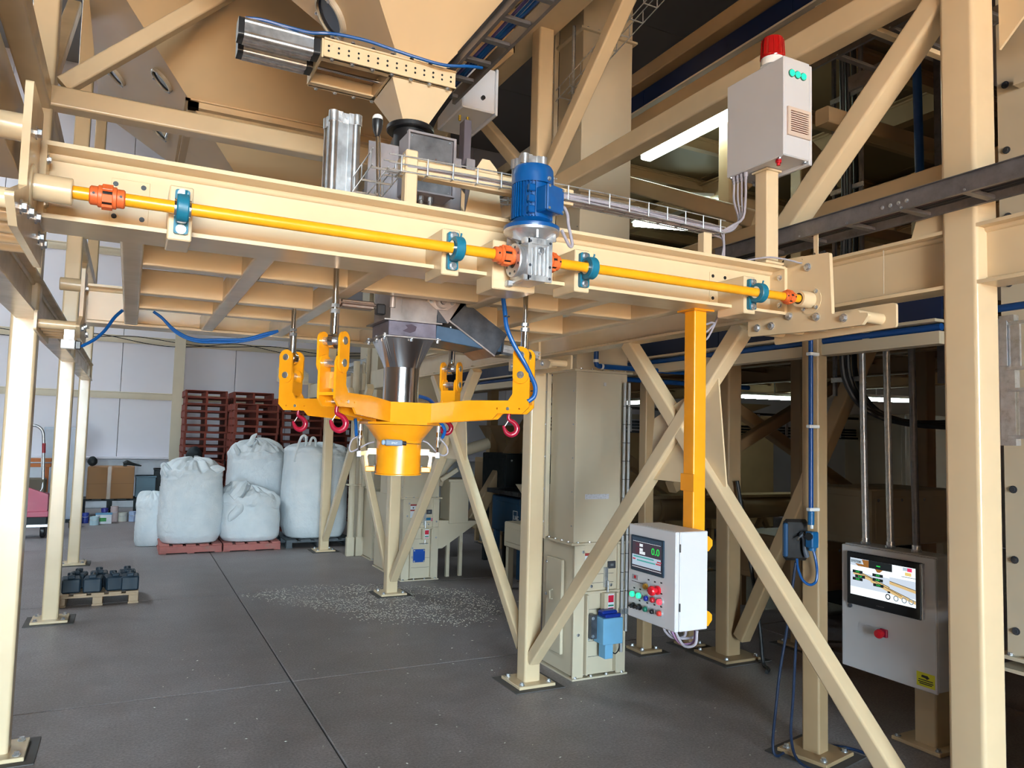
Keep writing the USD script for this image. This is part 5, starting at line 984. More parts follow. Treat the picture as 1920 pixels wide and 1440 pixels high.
sb.add('body', box(2.925, 3.085, 4.31, 4.43, 0.255, 0.43, 0.004), BLUEBOX); sb.add('lower_neck', box(2.955, 3.02, 4.33, 4.41, 0.155, 0.255, 0.003), BLUEBOX)
sb.add('cap', cat(box(2.95, 3.075, 4.32, 4.42, 0.43, 0.455, 0.006), box(2.935, 3.06, 4.335, 4.405, 0.45, 0.475, 0.01)), mat('cap_blue', S(28, 56, 150), 0.35)); sb.add('bracket', box(2.875, 2.925, 4.385, 4.45, 0.28, 0.44, 0.004), DARKSTEEL)
for z in (0.30, 0.42): sb.add('bracket_bolt', hexbolt((2.89, 4.385, z), (0, -1, 0), 0.008, 0.006), ZINC)
sw = thing('sensor_wire', 'thin black wire looping from the pale blue sensor box', 'cable', (3.05, 4.38, 0.2))
sw.add('strand', tube([(3.02, 4.36, 0.20), (3.06, 4.36, 0.175), (3.105, 4.38, 0.21), (3.11, 4.40, 0.29), (3.115, 4.43, 0.40)], 0.004, 7, smooth=6), CABLEK)
for x, lab in ((3.152, 'left thin conduit strapped up the right edge of the near elevator'), (3.19, 'right thin conduit strapped up the right edge of the near elevator')):
    c = thing('elevator_conduit', lab, 'pipe', (x, 4.445, 0.1)); c.add('pipe', cyl((x, 4.425, 0.16 if x < 3.17 else 0.3), (x, 4.425, 2.05), 0.011, 12), mat('dull_conduit', (0.45, 0.45, 0.46), 0.5, 0.3))
    for z in np.arange(0.45, 2.0, 0.13): c.add('strap', cyl((x, 4.425, z-0.002), (x, 4.425, z+0.002), 0.0125, 12), CABLEK)
    for z in (0.44,): c.add('junction', box(x-0.014, x+0.014, 4.41, 4.44, z-0.02, z+0.02, 0.003), GALV)
E2, yb2, xm2 = elevator(2.782, 3.215, 8.12, 'second bucket elevator casing behind the filling collar with a blue cover plate', 6.5, 'far')
cp = E2.add('blue_cover', box(2.92, 3.06, yb2-0.004, yb2+0.008, 0.20, 0.345, 0.004), mat('cover_blue', S(18, 74, 160), 0.4))
for sx in (-1, 1):
    for sz in (-1, 1): cp.add('bolt', hexbolt((2.99+sx*0.058, yb2-0.004, 0.272+sz*0.06), (0, -1, 0), 0.007, 0.006), ZINC)
E2.add('blue_badge', box(3.06, 3.115, yb2-0.001, yb2+0.009, 0.665, 0.695), mat('badge_blue', S(30, 110, 150), 0.4)); E2.add('red_badge', box(3.12, 3.145, yb2-0.001, yb2+0.009, 0.655, 0.69), mat('badge_pink', S(200, 120, 130), 0.4))
elevator(2.86, 3.25, 9.55, 'third bucket elevator casing farther back, left of the second', 6.0, 'far')
for x, z0, lab in ((2.70, 0.25, 'left cream duct standing beside the tallest bag'), (2.82, 0.25, 'right cream duct standing beside the tallest bag')):
    d_ = thing('standing_duct', lab, 'duct', (x, 9.95, 0)); d_.add('tube', rhs((x, 9.98, z0), (x, 9.98, 2.6), 0.085, 0.085, 0.03, up=(0, 1, 0)), BEIGE2, smooth=40); d_.add('joint', box(x-0.07, x+0.07, 9.90, 10.05, 0.93, 0.95, 0.004), BEIGE2)
    d_.add('foot', box(x-0.05, x+0.05, 9.94, 10.02, 0, z0, 0.004), BEIGE2)
# conveyor housing along the wall side with ladder on top
cv = thing('conveyor_housing', 'long cream conveyor housing running back behind the spreader', 'conveyor', (3.0, 10, 2.2))
cv.add('trough', box(2.76, 3.2, 9.9, 13.2, 2.205, 2.44, 0.006), BEIGE2); cv.add('trough', box(2.76, 3.2, 8.75, 9.5, 2.205, 2.44, 0.006), BEIGE2)
for y in (13.2, 11.8, 10.4): cv.add('joint_flange', box(2.73, 3.23, y-0.012, y+0.012, 2.18, 2.47, 0.003), BEIGE2)
for y in (12.6, 10.8): cv.add('support_leg', rhs((2.98, y, 0.0), (2.98, y, 2.205), 0.09, 0.09, 0.01, up=(0, 1, 0)), BEIGE2)
cv.add('end_hood', plate(frame((2.73, 13.2, 0), (0, 1, 0), (0, 0, 1)), [(0, 2.44), (0.5, 2.5), (0.5, 2.75), (0, 2.62)], -0.45, 0), BEIGE2)
ladder('grey cable ladder lying on the cream conveyor housing behind the spreader', 2.80, 3.1, 9.9, 12.3, 2.58, 0.06, 0.3, GALV)

# ------------------------------------------------------------------ machine hall on the right
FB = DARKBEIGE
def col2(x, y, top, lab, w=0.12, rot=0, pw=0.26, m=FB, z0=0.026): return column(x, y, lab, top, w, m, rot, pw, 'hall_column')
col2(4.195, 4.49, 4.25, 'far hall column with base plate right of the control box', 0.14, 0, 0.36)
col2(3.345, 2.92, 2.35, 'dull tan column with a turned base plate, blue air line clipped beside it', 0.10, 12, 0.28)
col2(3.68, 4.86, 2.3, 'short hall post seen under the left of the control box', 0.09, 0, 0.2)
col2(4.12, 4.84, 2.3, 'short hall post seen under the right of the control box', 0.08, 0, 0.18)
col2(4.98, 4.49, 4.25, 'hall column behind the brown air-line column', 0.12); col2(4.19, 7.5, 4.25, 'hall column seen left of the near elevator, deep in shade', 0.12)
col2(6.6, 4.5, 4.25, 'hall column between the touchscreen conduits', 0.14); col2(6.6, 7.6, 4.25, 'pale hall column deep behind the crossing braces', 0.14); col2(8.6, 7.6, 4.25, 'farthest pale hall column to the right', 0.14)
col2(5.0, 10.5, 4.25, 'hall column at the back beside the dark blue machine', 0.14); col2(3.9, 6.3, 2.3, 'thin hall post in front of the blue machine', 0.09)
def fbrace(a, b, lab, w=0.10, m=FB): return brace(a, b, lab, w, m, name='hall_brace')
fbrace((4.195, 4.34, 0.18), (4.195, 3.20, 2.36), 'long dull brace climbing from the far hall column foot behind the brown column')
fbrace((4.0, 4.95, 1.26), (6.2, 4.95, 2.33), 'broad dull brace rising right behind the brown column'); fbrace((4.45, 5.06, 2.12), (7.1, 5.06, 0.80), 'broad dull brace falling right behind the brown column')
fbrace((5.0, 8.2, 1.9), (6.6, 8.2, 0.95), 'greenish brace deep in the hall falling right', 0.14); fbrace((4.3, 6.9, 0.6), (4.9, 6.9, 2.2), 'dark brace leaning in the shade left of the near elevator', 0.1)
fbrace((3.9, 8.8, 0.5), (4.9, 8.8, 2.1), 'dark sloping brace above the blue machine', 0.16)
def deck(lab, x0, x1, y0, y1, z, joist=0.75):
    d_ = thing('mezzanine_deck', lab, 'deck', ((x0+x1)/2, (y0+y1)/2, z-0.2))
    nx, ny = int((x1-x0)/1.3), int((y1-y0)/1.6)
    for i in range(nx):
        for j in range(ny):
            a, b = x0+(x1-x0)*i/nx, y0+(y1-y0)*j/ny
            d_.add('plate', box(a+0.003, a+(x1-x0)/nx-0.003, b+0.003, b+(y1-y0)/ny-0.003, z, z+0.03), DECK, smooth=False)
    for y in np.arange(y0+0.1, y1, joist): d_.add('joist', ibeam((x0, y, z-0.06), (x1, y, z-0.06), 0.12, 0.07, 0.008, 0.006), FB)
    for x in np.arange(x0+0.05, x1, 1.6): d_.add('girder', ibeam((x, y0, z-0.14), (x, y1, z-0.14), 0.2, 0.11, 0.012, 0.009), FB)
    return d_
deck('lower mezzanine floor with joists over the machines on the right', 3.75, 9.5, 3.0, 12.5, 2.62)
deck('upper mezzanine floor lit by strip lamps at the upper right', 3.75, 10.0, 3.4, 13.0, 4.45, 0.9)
# blue conveyors running along the hall
for x, z0, z1, y0, y1, lab in ((3.36, 2.25, 2.43, 2.2, 9.5, 'long dark blue conveyor side below the right rail'), (3.48, 4.24, 4.40, 0.2, 10.0, 'high dark blue conveyor at the top right')):
    c = thing('blue_conveyor', lab, 'conveyor', (x, (y0+y1)/2, z0-0.15))
    for k in range(int((y1-y0)/1.5)+1):
        a = y0+1.5*k; b = min(a+1.494, y1)
        if b > a: c.add('side_panel', box(x, x+0.012, a, b, z0, z1), NAVY); c.add('side_panel', box(x+0.36, x+0.372, a, b, z0, z1), NAVY)
    c.add('belt', box(x+0.012, x+0.36, y0, y1, z0+0.03, z0+0.045), BLACK)
    c.add('bottom_angle', box(x-0.05, x+0.03, y0, y1, z0-0.018, z0-0.004), BEIGE2); c.add('lower_rail', box(x-0.02, x+0.06, y0, y1, z0-0.12, z0-0.06), BEIGE2)
    c.add('blue_pipe', cyl((x, y0, z0-0.04), (x, y1, z0-0.04), 0.018, 12), AIRBLUE)
    for y in np.arange(y0+0.4, y1, 1.2): c.add('hanger', box(x-0.01, x+0.02, y-0.02, y+0.02, z0-0.12, z0), BEIGE2)
for (a, b, w_, lab) in (((3.42, 0.5, 4.08), (3.42, 10, 4.08), 0.12, 'tan hall beam under the high blue conveyor'), ((3.75, 0.5, 4.72), (3.75, 8, 4.72), 0.12, 'upper tan hall beam over the high blue conveyor'), ((3.62, 3.1, 3.62), (5.9, 3.1, 3.62), 0.1, 'pale tie beam across the upper hall columns'), ((4.195, 4.49, 3.55), (6.6, 4.49, 3.55), 0.11, 'greenish tie beam between upper hall columns'), ((3.55, 1.5, 3.0), (3.55, 9.0, 3.0), 0.09, 'low tan handrail beam of the upper hall')):
    b_ = thing('hall_beam', lab, 'beam', np.minimum(a, b)-V3(0, 0, w_/2)); b_.add('tube', rhs(a, b, w_, w_, 0.012), FB, smooth=40)
fbrace((3.62, 3.6, 3.1), (3.62, 6.2, 4.3), 'pale brace in the upper hall left of the grey signal box', 0.12); fbrace((4.98, 4.45, 4.2), (5.9, 4.45, 3.7), 'small knee brace at the upper hall column', 0.08); fbrace((4.98, 4.45, 4.2), (4.3, 4.45, 3.7), 'small left knee brace at the upper hall column', 0.08)
# strip lamps
def strip(a, b, lab, power):
    a, b = np.asarray(a, float), np.asarray(b, float); t = thing('strip_lamp', lab, 'lamp', (a+b)/2)
    d = unit(b-a); n = V3(-d[1], d[0], 0)
    if lab.startswith(('strip lamp glow', 'strip lamp glimp', 'strip lamp far')): t.add('hanger', cyl((a+b)/2+V3(0, 0, 0.05), (a+b)/2+V3(0, 0, 0.33), 0.01, 8), GALV)
    t.add('housing', fbox(frame(a, d, n), 0, np.linalg.norm(b-a), -0.07, 0.07, 0.03, 0.07, 0.006), WHITE)
    t.add('diffuser', fbox(frame(a, d, n), 0.02, np.linalg.norm(b-a)-0.02, -0.055, 0.055, -0.02, 0.03, 0.01), glow('tube_light_%d' % int(power), (0.80, 1.0, 0.86), power, (0.8, 0.8, 0.8)))
strip((4.03, 5.42, 4.18), (4.03, 4.2, 4.18), 'bright strip lamp seen left of the grey signal box', 22.0)
strip((5.0, 6.25, 4.2), (5.6, 6.0, 4.2), 'shorter strip lamp lower and left of the grey signal box', 14.0); strip((5.2, 7.2, 4.2), (5.9, 7.0, 4.2), 'farther strip lamp just above the wire tray', 10.0)
strip((7.9, 8.2, 2.30), (9.0, 8.0, 2.30), 'strip lamp glowing low behind the crossing braces', 12.0); strip((8.8, 7.2, 2.28), (9.8, 6.9, 2.28), 'strip lamp glimpsed right of the brown column', 8.0)
strip((6.9, 10.6, 2.2), (6.9, 9.2, 2.2), 'strip lamp far back seen right of the near elevator', 6.0)
# screw conveyor, machines and small things in the hall
sc2 = thing('screw_conveyor', 'dull horizontal screw conveyor tube on trestle legs deep in the hall', 'conveyor', (8.1, 8.0, 0))
sc2.add('tube', cyl((5.6, 8.0, 0.74), (10.5, 8.0, 0.74), 0.16, 28), FB, smooth=40); sc2.add('cover', box(5.6, 10.5, 7.84, 8.16, 0.88, 0.92, 0.004), FB)
for x in (6.2, 7.6, 9.0): sc2.add('flange', cyl((x-0.015, 8, 0.74), (x+0.015, 8, 0.74), 0.19, 28), FB)
for x in (6.4, 8.1, 9.6):
    for s in (-1, 1): sc2.add('leg', rhs((x, 8.0, 0.6), (x+s*0.38, 8.0, 0.0), 0.06, 0.06, 0.006, up=(0, 1, 0)), FB)
def machine(name, lab, x0, x1, y0, y1, z0, z1, m, cat_='machine', hop=None, legs=True, extra=None):
    t = thing(name, lab, cat_, ((x0+x1)/2, (y0+y1)/2, 0))
    t.add('body', box(x0, x1, y0, y1, z0, z1, 0.012), m)
    if legs and z0 > 0.05:
        for x in (x0+0.05, x1-0.05):
            for y in (y0+0.05, y1-0.05): t.add('leg', box(x-0.03, x+0.03, y-0.03, y+0.03, 0, z0), m)
    if hop:
        cx, cy = (x0+x1)/2, (y0+y1)/2
        t.add('hopper', tm(trimesh.convex.convex_hull(np.array([(cx+sx*a, cy+sy*a, z) for a, z in ((min(x1-x0, y1-y0)*0.22, z1), (min(x1-x0, y1-y0)*0.48, z1+hop)) for sx in (-1, 1) for sy in (-1, 1)]))), m, smooth=False)
    t.add('front_panel', box(x0+0.05, x1-0.05, y0-0.008, y0, z0+0.06, z1-0.06, 0.003), m); t.add('side_panel', box(x0-0.008, x0, y0+0.05, y1-0.05, z0+0.06, z1-0.06, 0.003), m)
    for x in np.linspace(x0+0.08, x1-0.08, 4): t.add('bolt', hexbolt((x, y0-0.008, z1-0.085), (0, -1, 0), 0.009, 0.007), ZINC)
    return t
bm = machine('blue_sorter', 'dark blue machine with a square LMC emblem between the middle column and the second elevator', 4.05, 4.75, 7.72, 8.45, 0.5, 0.92, mat('machine_blue', S(44, 84, 118), 0.45, var=0.1))
FL = frame((4.05, 0, 0), (0, -1, 0), (0, 0, 1))
em = bm.add('emblem', plate(FL, Polygon([(-7.86, 0.63), (-7.75, 0.63), (-7.75, 0.78), (-7.86, 0.78)], [[(-7.852, 0.638), (-7.758, 0.638), (-7.758, 0.772), (-7.852, 0.772)]]), 0.008, 0.011), LABEL); em.add('letters', text('LMC', FL, -7.845, 0.68, 0.045, 0.003, True, 0.008), LABEL)
bm.add('top_frame', box(4.0, 4.8, 7.66, 8.5, 0.95, 1.0), DARKSTEEL)
dk = machine('dark_hood', 'black hooded machine above the blue one', 4.25, 5.0, 8.5, 9.2, 0.9, 1.42, DARKCLUT, legs=True)
ch = thing('outlet_chute', 'cream chute box with a sloped spout right of the second elevator', 'chute', (3.45, 8.2, 0))
ch.add('box', box(3.34, 3.58, 8.1, 8.4, 0.62, 1.12, 0.006), BEIGE2); ch.add('rim', box(3.31, 3.61, 8.07, 8.43, 1.10, 1.13, 0.004), BEIGE2)
ch.add('hood', plate(frame((3.22, 8.12, 0), (1, 0, 0), (0, 0, 1)), [(0, 0.66), (0.52, 0.64), (0.05, 0.34), (0, 0.34)], -0.3, 0.0), BEIGE2); ch.add('pipe', tube([(3.25, 8.3, 1.05), (3.32, 8.3, 1.25), (3.5, 8.3, 1.42), (3.9, 8.3, 1.55)], 0.07, 16, smooth=5), BEIGE2)
ch.add('arm', rhs((3.22, 8.1, 1.12), (3.42, 8.1, 1.24), 0.05, 0.05, 0.006), BEIGE2); ch.add('leg', box(3.36, 3.40, 8.2, 8.24, 0, 0.62), BEIGE2); ch.add('leg', box(3.52, 3.56, 8.2, 8.24, 0, 0.62), BEIGE2)
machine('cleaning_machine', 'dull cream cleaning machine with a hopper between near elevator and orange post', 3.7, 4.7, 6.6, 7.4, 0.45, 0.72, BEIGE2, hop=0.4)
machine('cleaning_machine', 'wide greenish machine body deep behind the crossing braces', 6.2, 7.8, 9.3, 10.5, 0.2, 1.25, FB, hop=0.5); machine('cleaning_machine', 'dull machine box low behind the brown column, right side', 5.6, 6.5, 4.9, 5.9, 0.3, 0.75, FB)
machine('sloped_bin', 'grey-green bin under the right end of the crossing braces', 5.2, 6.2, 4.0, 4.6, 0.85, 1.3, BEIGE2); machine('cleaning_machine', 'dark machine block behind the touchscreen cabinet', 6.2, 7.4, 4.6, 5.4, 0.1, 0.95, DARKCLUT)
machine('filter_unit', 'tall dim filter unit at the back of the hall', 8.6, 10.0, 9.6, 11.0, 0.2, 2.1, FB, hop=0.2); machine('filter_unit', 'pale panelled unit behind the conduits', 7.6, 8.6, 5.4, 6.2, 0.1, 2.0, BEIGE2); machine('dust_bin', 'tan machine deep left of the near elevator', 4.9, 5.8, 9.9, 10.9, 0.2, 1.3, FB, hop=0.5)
for k, (x, y, z, lab) in enumerate(((4.25, 6.55, 0.78, 'lower white carton on the cream cleaning machine'), (4.42, 6.60, 0.78, 'right white carton on the cream cleaning machine'), (4.33, 6.58, 0.86, 'top white carton on the cream cleaning machine'))):
    b_ = thing('carton', lab, 'box', (x, y, z-0.06)); b_.add('box', box(x-0.07, x+0.07, y-0.05, y+0.05, z-0.06, z, 0.003), LABEL); b_.add('tape', box(x-0.012, x+0.012, y-0.051, y+0.051, z-0.061, z+0.001), CARD)
# blue air piping
ap = thing('air_pipe', 'bright blue air pipe with an elbow in front of the near elevator top', 'pipe', (3.2, 4.3, 2.14))
ap.add('pipe', tube([(2.82, 4.30, 2.24), (2.82, 4.30, 2.165), (2.826, 4.30, 2.148), (2.842, 4.30, 2.14), (3.6, 4.30, 2.14)], 0.017, 14), AIRBLUE); ap.add('clip', cyl((2.82, 4.30, 2.165), (2.82, 4.30, 2.185), 0.021, 14), WHITE); ap.add('clip', cyl((2.86, 4.30, 2.14), (2.875, 4.30, 2.14), 0.021, 14), WHITE)
ap2 = thing('air_pipe', 'second blue air pipe just below in the shade behind the orange post', 'pipe', (3.6, 4.9, 2.1)); ap2.add('pipe', cyl((3.3, 4.9, 2.12), (4.8, 4.9, 2.12), 0.02, 14), AIRBLUE); ap2.add('clip', cyl((3.8, 4.9, 2.12), (3.83, 4.9, 2.12), 0.024, 12), WHITE)
ad = thing('air_drop_pipe', 'blue air drop pipe with white clips and valve on the brown column', 'pipe', (3.25, 2.86, 1.1))
ad.add('pipe', cyl((3.248, 2.86, 1.24), (3.248, 2.86, 2.24), 0.0125, 14), AIRBLUE); ad.add('joint', cyl((3.248, 2.86, 1.22), (3.248, 2.86, 1.29), 0.017, 14), mat('valve_teal', S(20, 96, 150), 0.4))
for z in (1.30, 1.74, 2.13): ad.add('clip', box(3.228, 3.30, 2.845, 2.875, z-0.009, z+0.009, 0.003), WHITE)
ad.add('valve_tip', lathe([(0, 0), (0.008, 0), (0.011, 0.03), (0.006, 0.05), (0, 0.052)], (3.248, 2.855, 1.20), (0, 0, 1), 16), WHITE)
ad.add('regulator', cat(box(3.225, 3.275, 2.83, 2.88, 1.10, 1.185, 0.006), cyl((3.25, 2.855, 1.085), (3.25, 2.855, 1.10), 0.02, 14)), mat('valve_teal', S(20, 96, 150), 0.4)); ad.add('gauge', cyl((3.215, 2.85, 1.16), (3.228, 2.85, 1.16), 0.02, 16), BLACKP)
gh = thing('air_gun_holder', 'black wall holder with a grey blow gun hanging beside the brown column', 'holder', (3.24, 2.93, 1.02))
gh.add('back', fbox(frame((3.235, 2.95, 1.13), (0.93, -0.36, 0), (0, 0, 1)), -0.07, 0.07, -0.11, 0.11, -0.02, 0.015, 0.016), BLACKP); gh.add('blue_side', fbox(frame((3.235, 2.95, 1.13), (0.93, -0.36, 0), (0, 0, 1)), -0.073, -0.05, -0.09, 0.09, -0.01, 0.02, 0.006), mat('holder_blue', S(36, 84, 130), 0.4))
gh.add('gun', cat(tube([(3.225, 2.905, 1.17), (3.245, 2.90, 1.14), (3.25, 2.90, 1.08), (3.262, 2.90, 1.045)], 0.014, 10, smooth=4), cyl((3.225, 2.90, 1.165), (3.20, 2.895, 1.15), 0.006, 8)), mat('gun_grey', S(92, 100, 112), 0.4)); gh.add('nozzle', cyl((3.20, 2.895, 1.15), (3.185, 2.892, 1.135), 0.004, 8), ALU)
ah = thing('coiled_air_hose', 'dark blue air hose falling from the blow gun to a loose coil on the floor', 'hose', (3.2, 2.9, 0))
ah.add('tube', tube([(3.255, 2.85, 1.085), (3.262, 2.84, 1.03), (3.27, 2.84, 0.97), (3.26, 2.84, 0.925), (3.225, 2.85, 0.91), (3.195, 2.87, 0.935), (3.185, 2.89, 0.99), (3.187, 2.90, 1.04)], 0.007, 9, smooth=6), HOSE)
P0 = [(3.18, 2.90, 1.02), (3.17, 2.92, 0.85), (3.155, 2.94, 0.65), (3.13, 2.96, 0.45), (3.11, 2.97, 0.25), (3.10, 2.98, 0.08), (3.115, 2.97, 0.012), (3.25, 3.0, 0.009), (3.45, 2.98, 0.009), (3.58, 2.86, 0.009), (3.56, 2.70, 0.009), (3.40, 2.62, 0.009), (3.22, 2.70, 0.009), (3.17, 2.86, 0.009), (3.20, 2.95, 0.10), (3.26, 2.99, 0.30), (3.31, 3.02, 0.52), (3.34, 3.03, 0.62)]
ah.add('tube', tube(P0, 0.0075, 9, smooth=6), mat('hose_dark', S(26, 46, 78), 0.45))
bh = thing('black_hose', 'slack black hose hanging down beside the far hall column', 'hose', (4.3, 4.3, 0)); bh.add('tube', tube([(4.16, 4.36, 1.35), (4.20, 4.32, 1.0), (4.24, 4.27, 0.6), (4.26, 4.22, 0.25), (4.26, 4.19, 0.03), (4.22, 4.10, 0.012), (4.15, 4.05, 0.012)], 0.014, 9, smooth=6), CABLEK)
for k, x in enumerate((3.86, 3.91, 3.97)):
    c = thing('black_riser', ['left', 'middle', 'right'][k]+' thick black cable rising behind the touchscreen conduits', 'cable', (x, 3.2, 2)); c.add('strand', tube([(x, 3.16, 4.4), (x+0.01, 3.15, 3.2), (x, 3.16, 2.4), (x+0.02, 3.14, 2.0), (x+0.22, 3.0, 1.80), (x+0.7, 2.6, 1.76+0.03*k), (x+1.5, 2.0, 1.76+0.03*k)], 0.016, 9, smooth=5), CABLEK)
vt = thing('riser_ladder', 'dark upright cable ladder carrying the risers behind the conduits', 'cable ladder', (3.9, 3.2, 1.9))
for y in (3.08, 3.28): vt.add('side_rail', box(3.93, 3.95, y-0.01, y+0.01, 1.95, 4.4), DARKGALV)
for z in np.arange(2.05, 4.4, 0.3): vt.add('rung', box(3.925, 3.94, 3.06, 3.30, z-0.015, z+0.015, 0.002), GALV)
vt2 = thing('riser_ladder', 'dark upright cable ladder right of the crossing brace near the big column', 'cable ladder', (3.9, 2.6, 1.9))
for y in (2.60, 2.50): vt2.add('side_rail', box(3.98, 4.0, y-0.035, y+0.035, 2.0, 4.4), DARKGALV)
bp2 = thing('air_riser', 'dark blue upright pipe between the riser ladder and the near column', 'pipe', (3.9, 2.69, 2.4)); bp2.add('pipe', cyl((3.9, 2.66, 2.6), (3.9, 2.69, 4.4), 0.024, 14), AIRBLUE)
hl = thing('hall_cable_ladder', 'black cable ladder stretched level across the hall behind the braces', 'cable ladder', (5.5, 6.0, 1.75))
for z in (1.72, 1.95): hl.add('side_rail', box(3.3, 9.5, 6.0, 6.02, z-0.012, z+0.012), CABLEK)
for x in np.arange(3.5, 9.5, 0.42): hl.add('rung', box(x-0.018, x+0.018, 5.995, 6.005, 1.72, 1.95), GALV)
for k in range(3): hl.add('cable', tube([(3.3, 6.03, 1.76+0.03*k), (6, 6.04, 1.75+0.03*k), (9.5, 6.03, 1.76+0.03*k)], 0.012, 7), CABLEK)
# the casing at the right edge, galvanised ladder, blue pipe
pn2 = thing('filter_casing', 'big bolted beige casing cut off by the right edge of the picture', 'casing', (3.9, 1.0, 0))
pn2.add('wall_panel', box(3.30, 3.306, 0.2, 1.895, 0.80, 6.0), BEIGE2); pn2.add('end_panel', box(3.306, 4.6, 1.887, 1.893, 0.80, 6.0), BEIGE2); pn2.add('front_panel', box(3.306, 4.6, 0.2, 0.21, 0.80, 6.0), BEIGE2)
pn2.add('bottom_flange', box(3.27, 4.6, 0.2, 1.93, 0.785, 0.80), BEIGE2); pn2.add('bottom_flange', box(3.27, 4.6, 0.2, 1.93, 0.735, 0.75), BEIGE2); pn2.add('leg_box', box(3.36, 4.5, 0.3, 1.84, 0.0, 0.735), BEIGE2)
for z in np.arange(0.9, 5.5, 0.29): pn2.add('bolt', hexbolt((3.30, 1.86, z), (-1, 0, 0), 0.011, 0.010), DARKSTEEL, smooth=20)
for y in (1.80, 1.88): pn2.add('flange_bolt', hexbolt((3.29, y, 0.80), (0, 0, 1), 0.010, 0.010), ZINC)
pn2.add('collar_flange', box(3.25, 3.30, 0.2, 1.8, 3.18, 3.22), BEIGE2)
gl2 = thing('galvanised_ladder', 'bright galvanised cable ladder with a slotted end plate right of the near column', 'cable ladder', (2.75, 1.5, 1.66))
gl2.add('slotted_plate', plate(frame((2.74, 0, 0), (0, -1, 0), (0, 0, 1)), Polygon([(-1.63, 1.94), (-1.555, 1.94), (-1.555, 2.10), (-1.63, 2.10)], [Point(-1.605, z).buffer(0.005, quad_segs=2).exterior.coords for z in (1.955, 1.985, 2.015, 2.045, 2.075)]), 0, 0.004), GALV)
for x, y in ((2.745, 1.56), (2.80, 1.60)): gl2.add('upright', chan((x, y, 1.66), (x, y, 2.12), 0.05, 0.03, 0.003, up=(0, 1, 0)), GALV)
for z in (2.09, 1.93, 1.855, 1.69): gl2.add('side_rail', box(2.74, 2.76, 0.4, 1.56, z-0.006, z+0.006, 0.001), GALV)
for k in range(8):
    for z0, z1 in ((1.93, 2.09), (1.69, 1.855)): gl2.add('rung', box(2.742, 2.752, 1.515-0.12*k-(0.02 if z0 < 1.8 else 0), 1.54-0.12*k-(0.02 if z0 < 1.8 else 0), z0, z1), GALV)
bp3 = thing('air_pipe', 'blue air pipe crossing at the right edge above the galvanised ladder', 'pipe', (2.75, 1.0, 2.15)); bp3.add('pipe', cyl((2.75, 0.4, 2.155), (2.75, 1.66, 2.148), 0.0135, 14), AIRBLUE)
ut = ladder('dark cable ladder crossing overhead at the top right beside the near column', 2.62, 2.92, 0.6, 2.35, 3.30, 0.07, 0.25)
us = thing('tray_hanger', 'tan strap carrying the top right cable ladder', 'hanger', (2.7, 1.95, 3.28)); us.add('strap', rhs((2.50, 1.92, 3.285), (3.0, 1.92, 3.285), 0.03, 0.02, 0.002), BEIGE)
gs = thing('gusset_plate', 'tan gusset plate at the top right corner of the near column', 'plate', (2.5, 1.4, 3.0)); gs.add('plate', plate(frame((2.53, 1.44, 0), (0, -1, 0), (0, 0, 1)), [(0, 2.98), (0.14, 3.12), (0.14, 3.4), (0, 3.4)], -0.005, 0.005), BEIGE)
wt = thing('high_wire_tray', 'pale wire basket tray hanging before the near elevator at the top', 'cable tray', (2.6, 3.9, 3.9))
for dx, dz in ((0, 0), (0.1, 0), (0, 0.08), (0.1, 0.08)): wt.add('long_wire', cyl((2.60+dx, 4.55, 4.05+dz), (2.60+dx, 2.6, 4.42+dz), 0.0035, 6), GALV)
for k in range(14):
    y = 4.5-0.14*k; z = 4.06+0.0266*k
    wt.add('hoop_wire', tube([(2.60, y, z+0.085), (2.60, y, z), (2.70, y, z), (2.70, y, z+0.085)], 0.0035, 6), GALV)
wt.add('hanger_rod', cyl((2.65, 4.4, 4.06), (2.65, 4.4, 4.55), 0.012, 10), GALV)
# ------------------------------------------------------------------ bulk bags on pallets, far left
def pallet(lab, x, y, w, d, m, h=0.11, name='pallet', boards=5, blocks=True, group=None):
    p = thing(name, lab, 'pallet', (x, y, 0), group)
    for k in range(3):
        xs_ = x-w/2+0.04+(w-0.08)*k/2
        if blocks:
            for yy in (y-d/2+0.06, y, y+d/2-0.06): p.add('block', box(xs_-0.04, xs_+0.04, yy-0.06, yy+0.06, 0.018, h-0.036, 0.003), m)
            p.add('bottom_board', box(xs_-0.045, xs_+0.045, y-d/2, y+d/2, 0, 0.018, 0.002), m)
        else:
            p.add('stringer', box(xs_-0.02, xs_+0.02, y-d/2, y+d/2, 0.016, h-0.018, 0.002), m)
    if blocks:
        for yy in (y-d/2+0.05, y, y+d/2-0.05): p.add('cross_board', box(x-w/2, x+w/2, yy-0.05, yy+0.05, h-0.036, h-0.018, 0.002), m)
    for k in range(boards):
        if blocks:
            bw = w/boards*0.78; c = x-w/2+bw/2+(w-bw)*k/(boards-1); p.add('deck_board', box(c-bw/2, c+bw/2, y-d/2, y+d/2, h-0.018, h, 0.002), m)
        else:
            bw = d/boards*0.72; c = y-d/2+bw/2+(d-bw)*k/(boards-1); p.add('deck_board', box(x-w/2, x+w/2, c-bw/2, c+bw/2, h-0.018, h, 0.002), m)
    if not blocks:
        for yy in (y-d/2+0.05, y, y+d/2-0.05): p.add('bottom_board', box(x-w/2, x+w/2, yy-0.05, yy+0.05, 0, 0.016, 0.002), m)
    return p
def skirt(p, x0, x1, y, z0, z1, m): p.add('front_board', box(x0, x1, y-0.018, y, z0, z1, 0.003), m)
p_ = pallet('faded red pallet under the wide left bag', 0.81, 11.3, 0.76, 0.98, PINKWOOD); skirt(p_, 0.43, 1.19, 10.81, 0.012, 0.092, PINKWOOD)
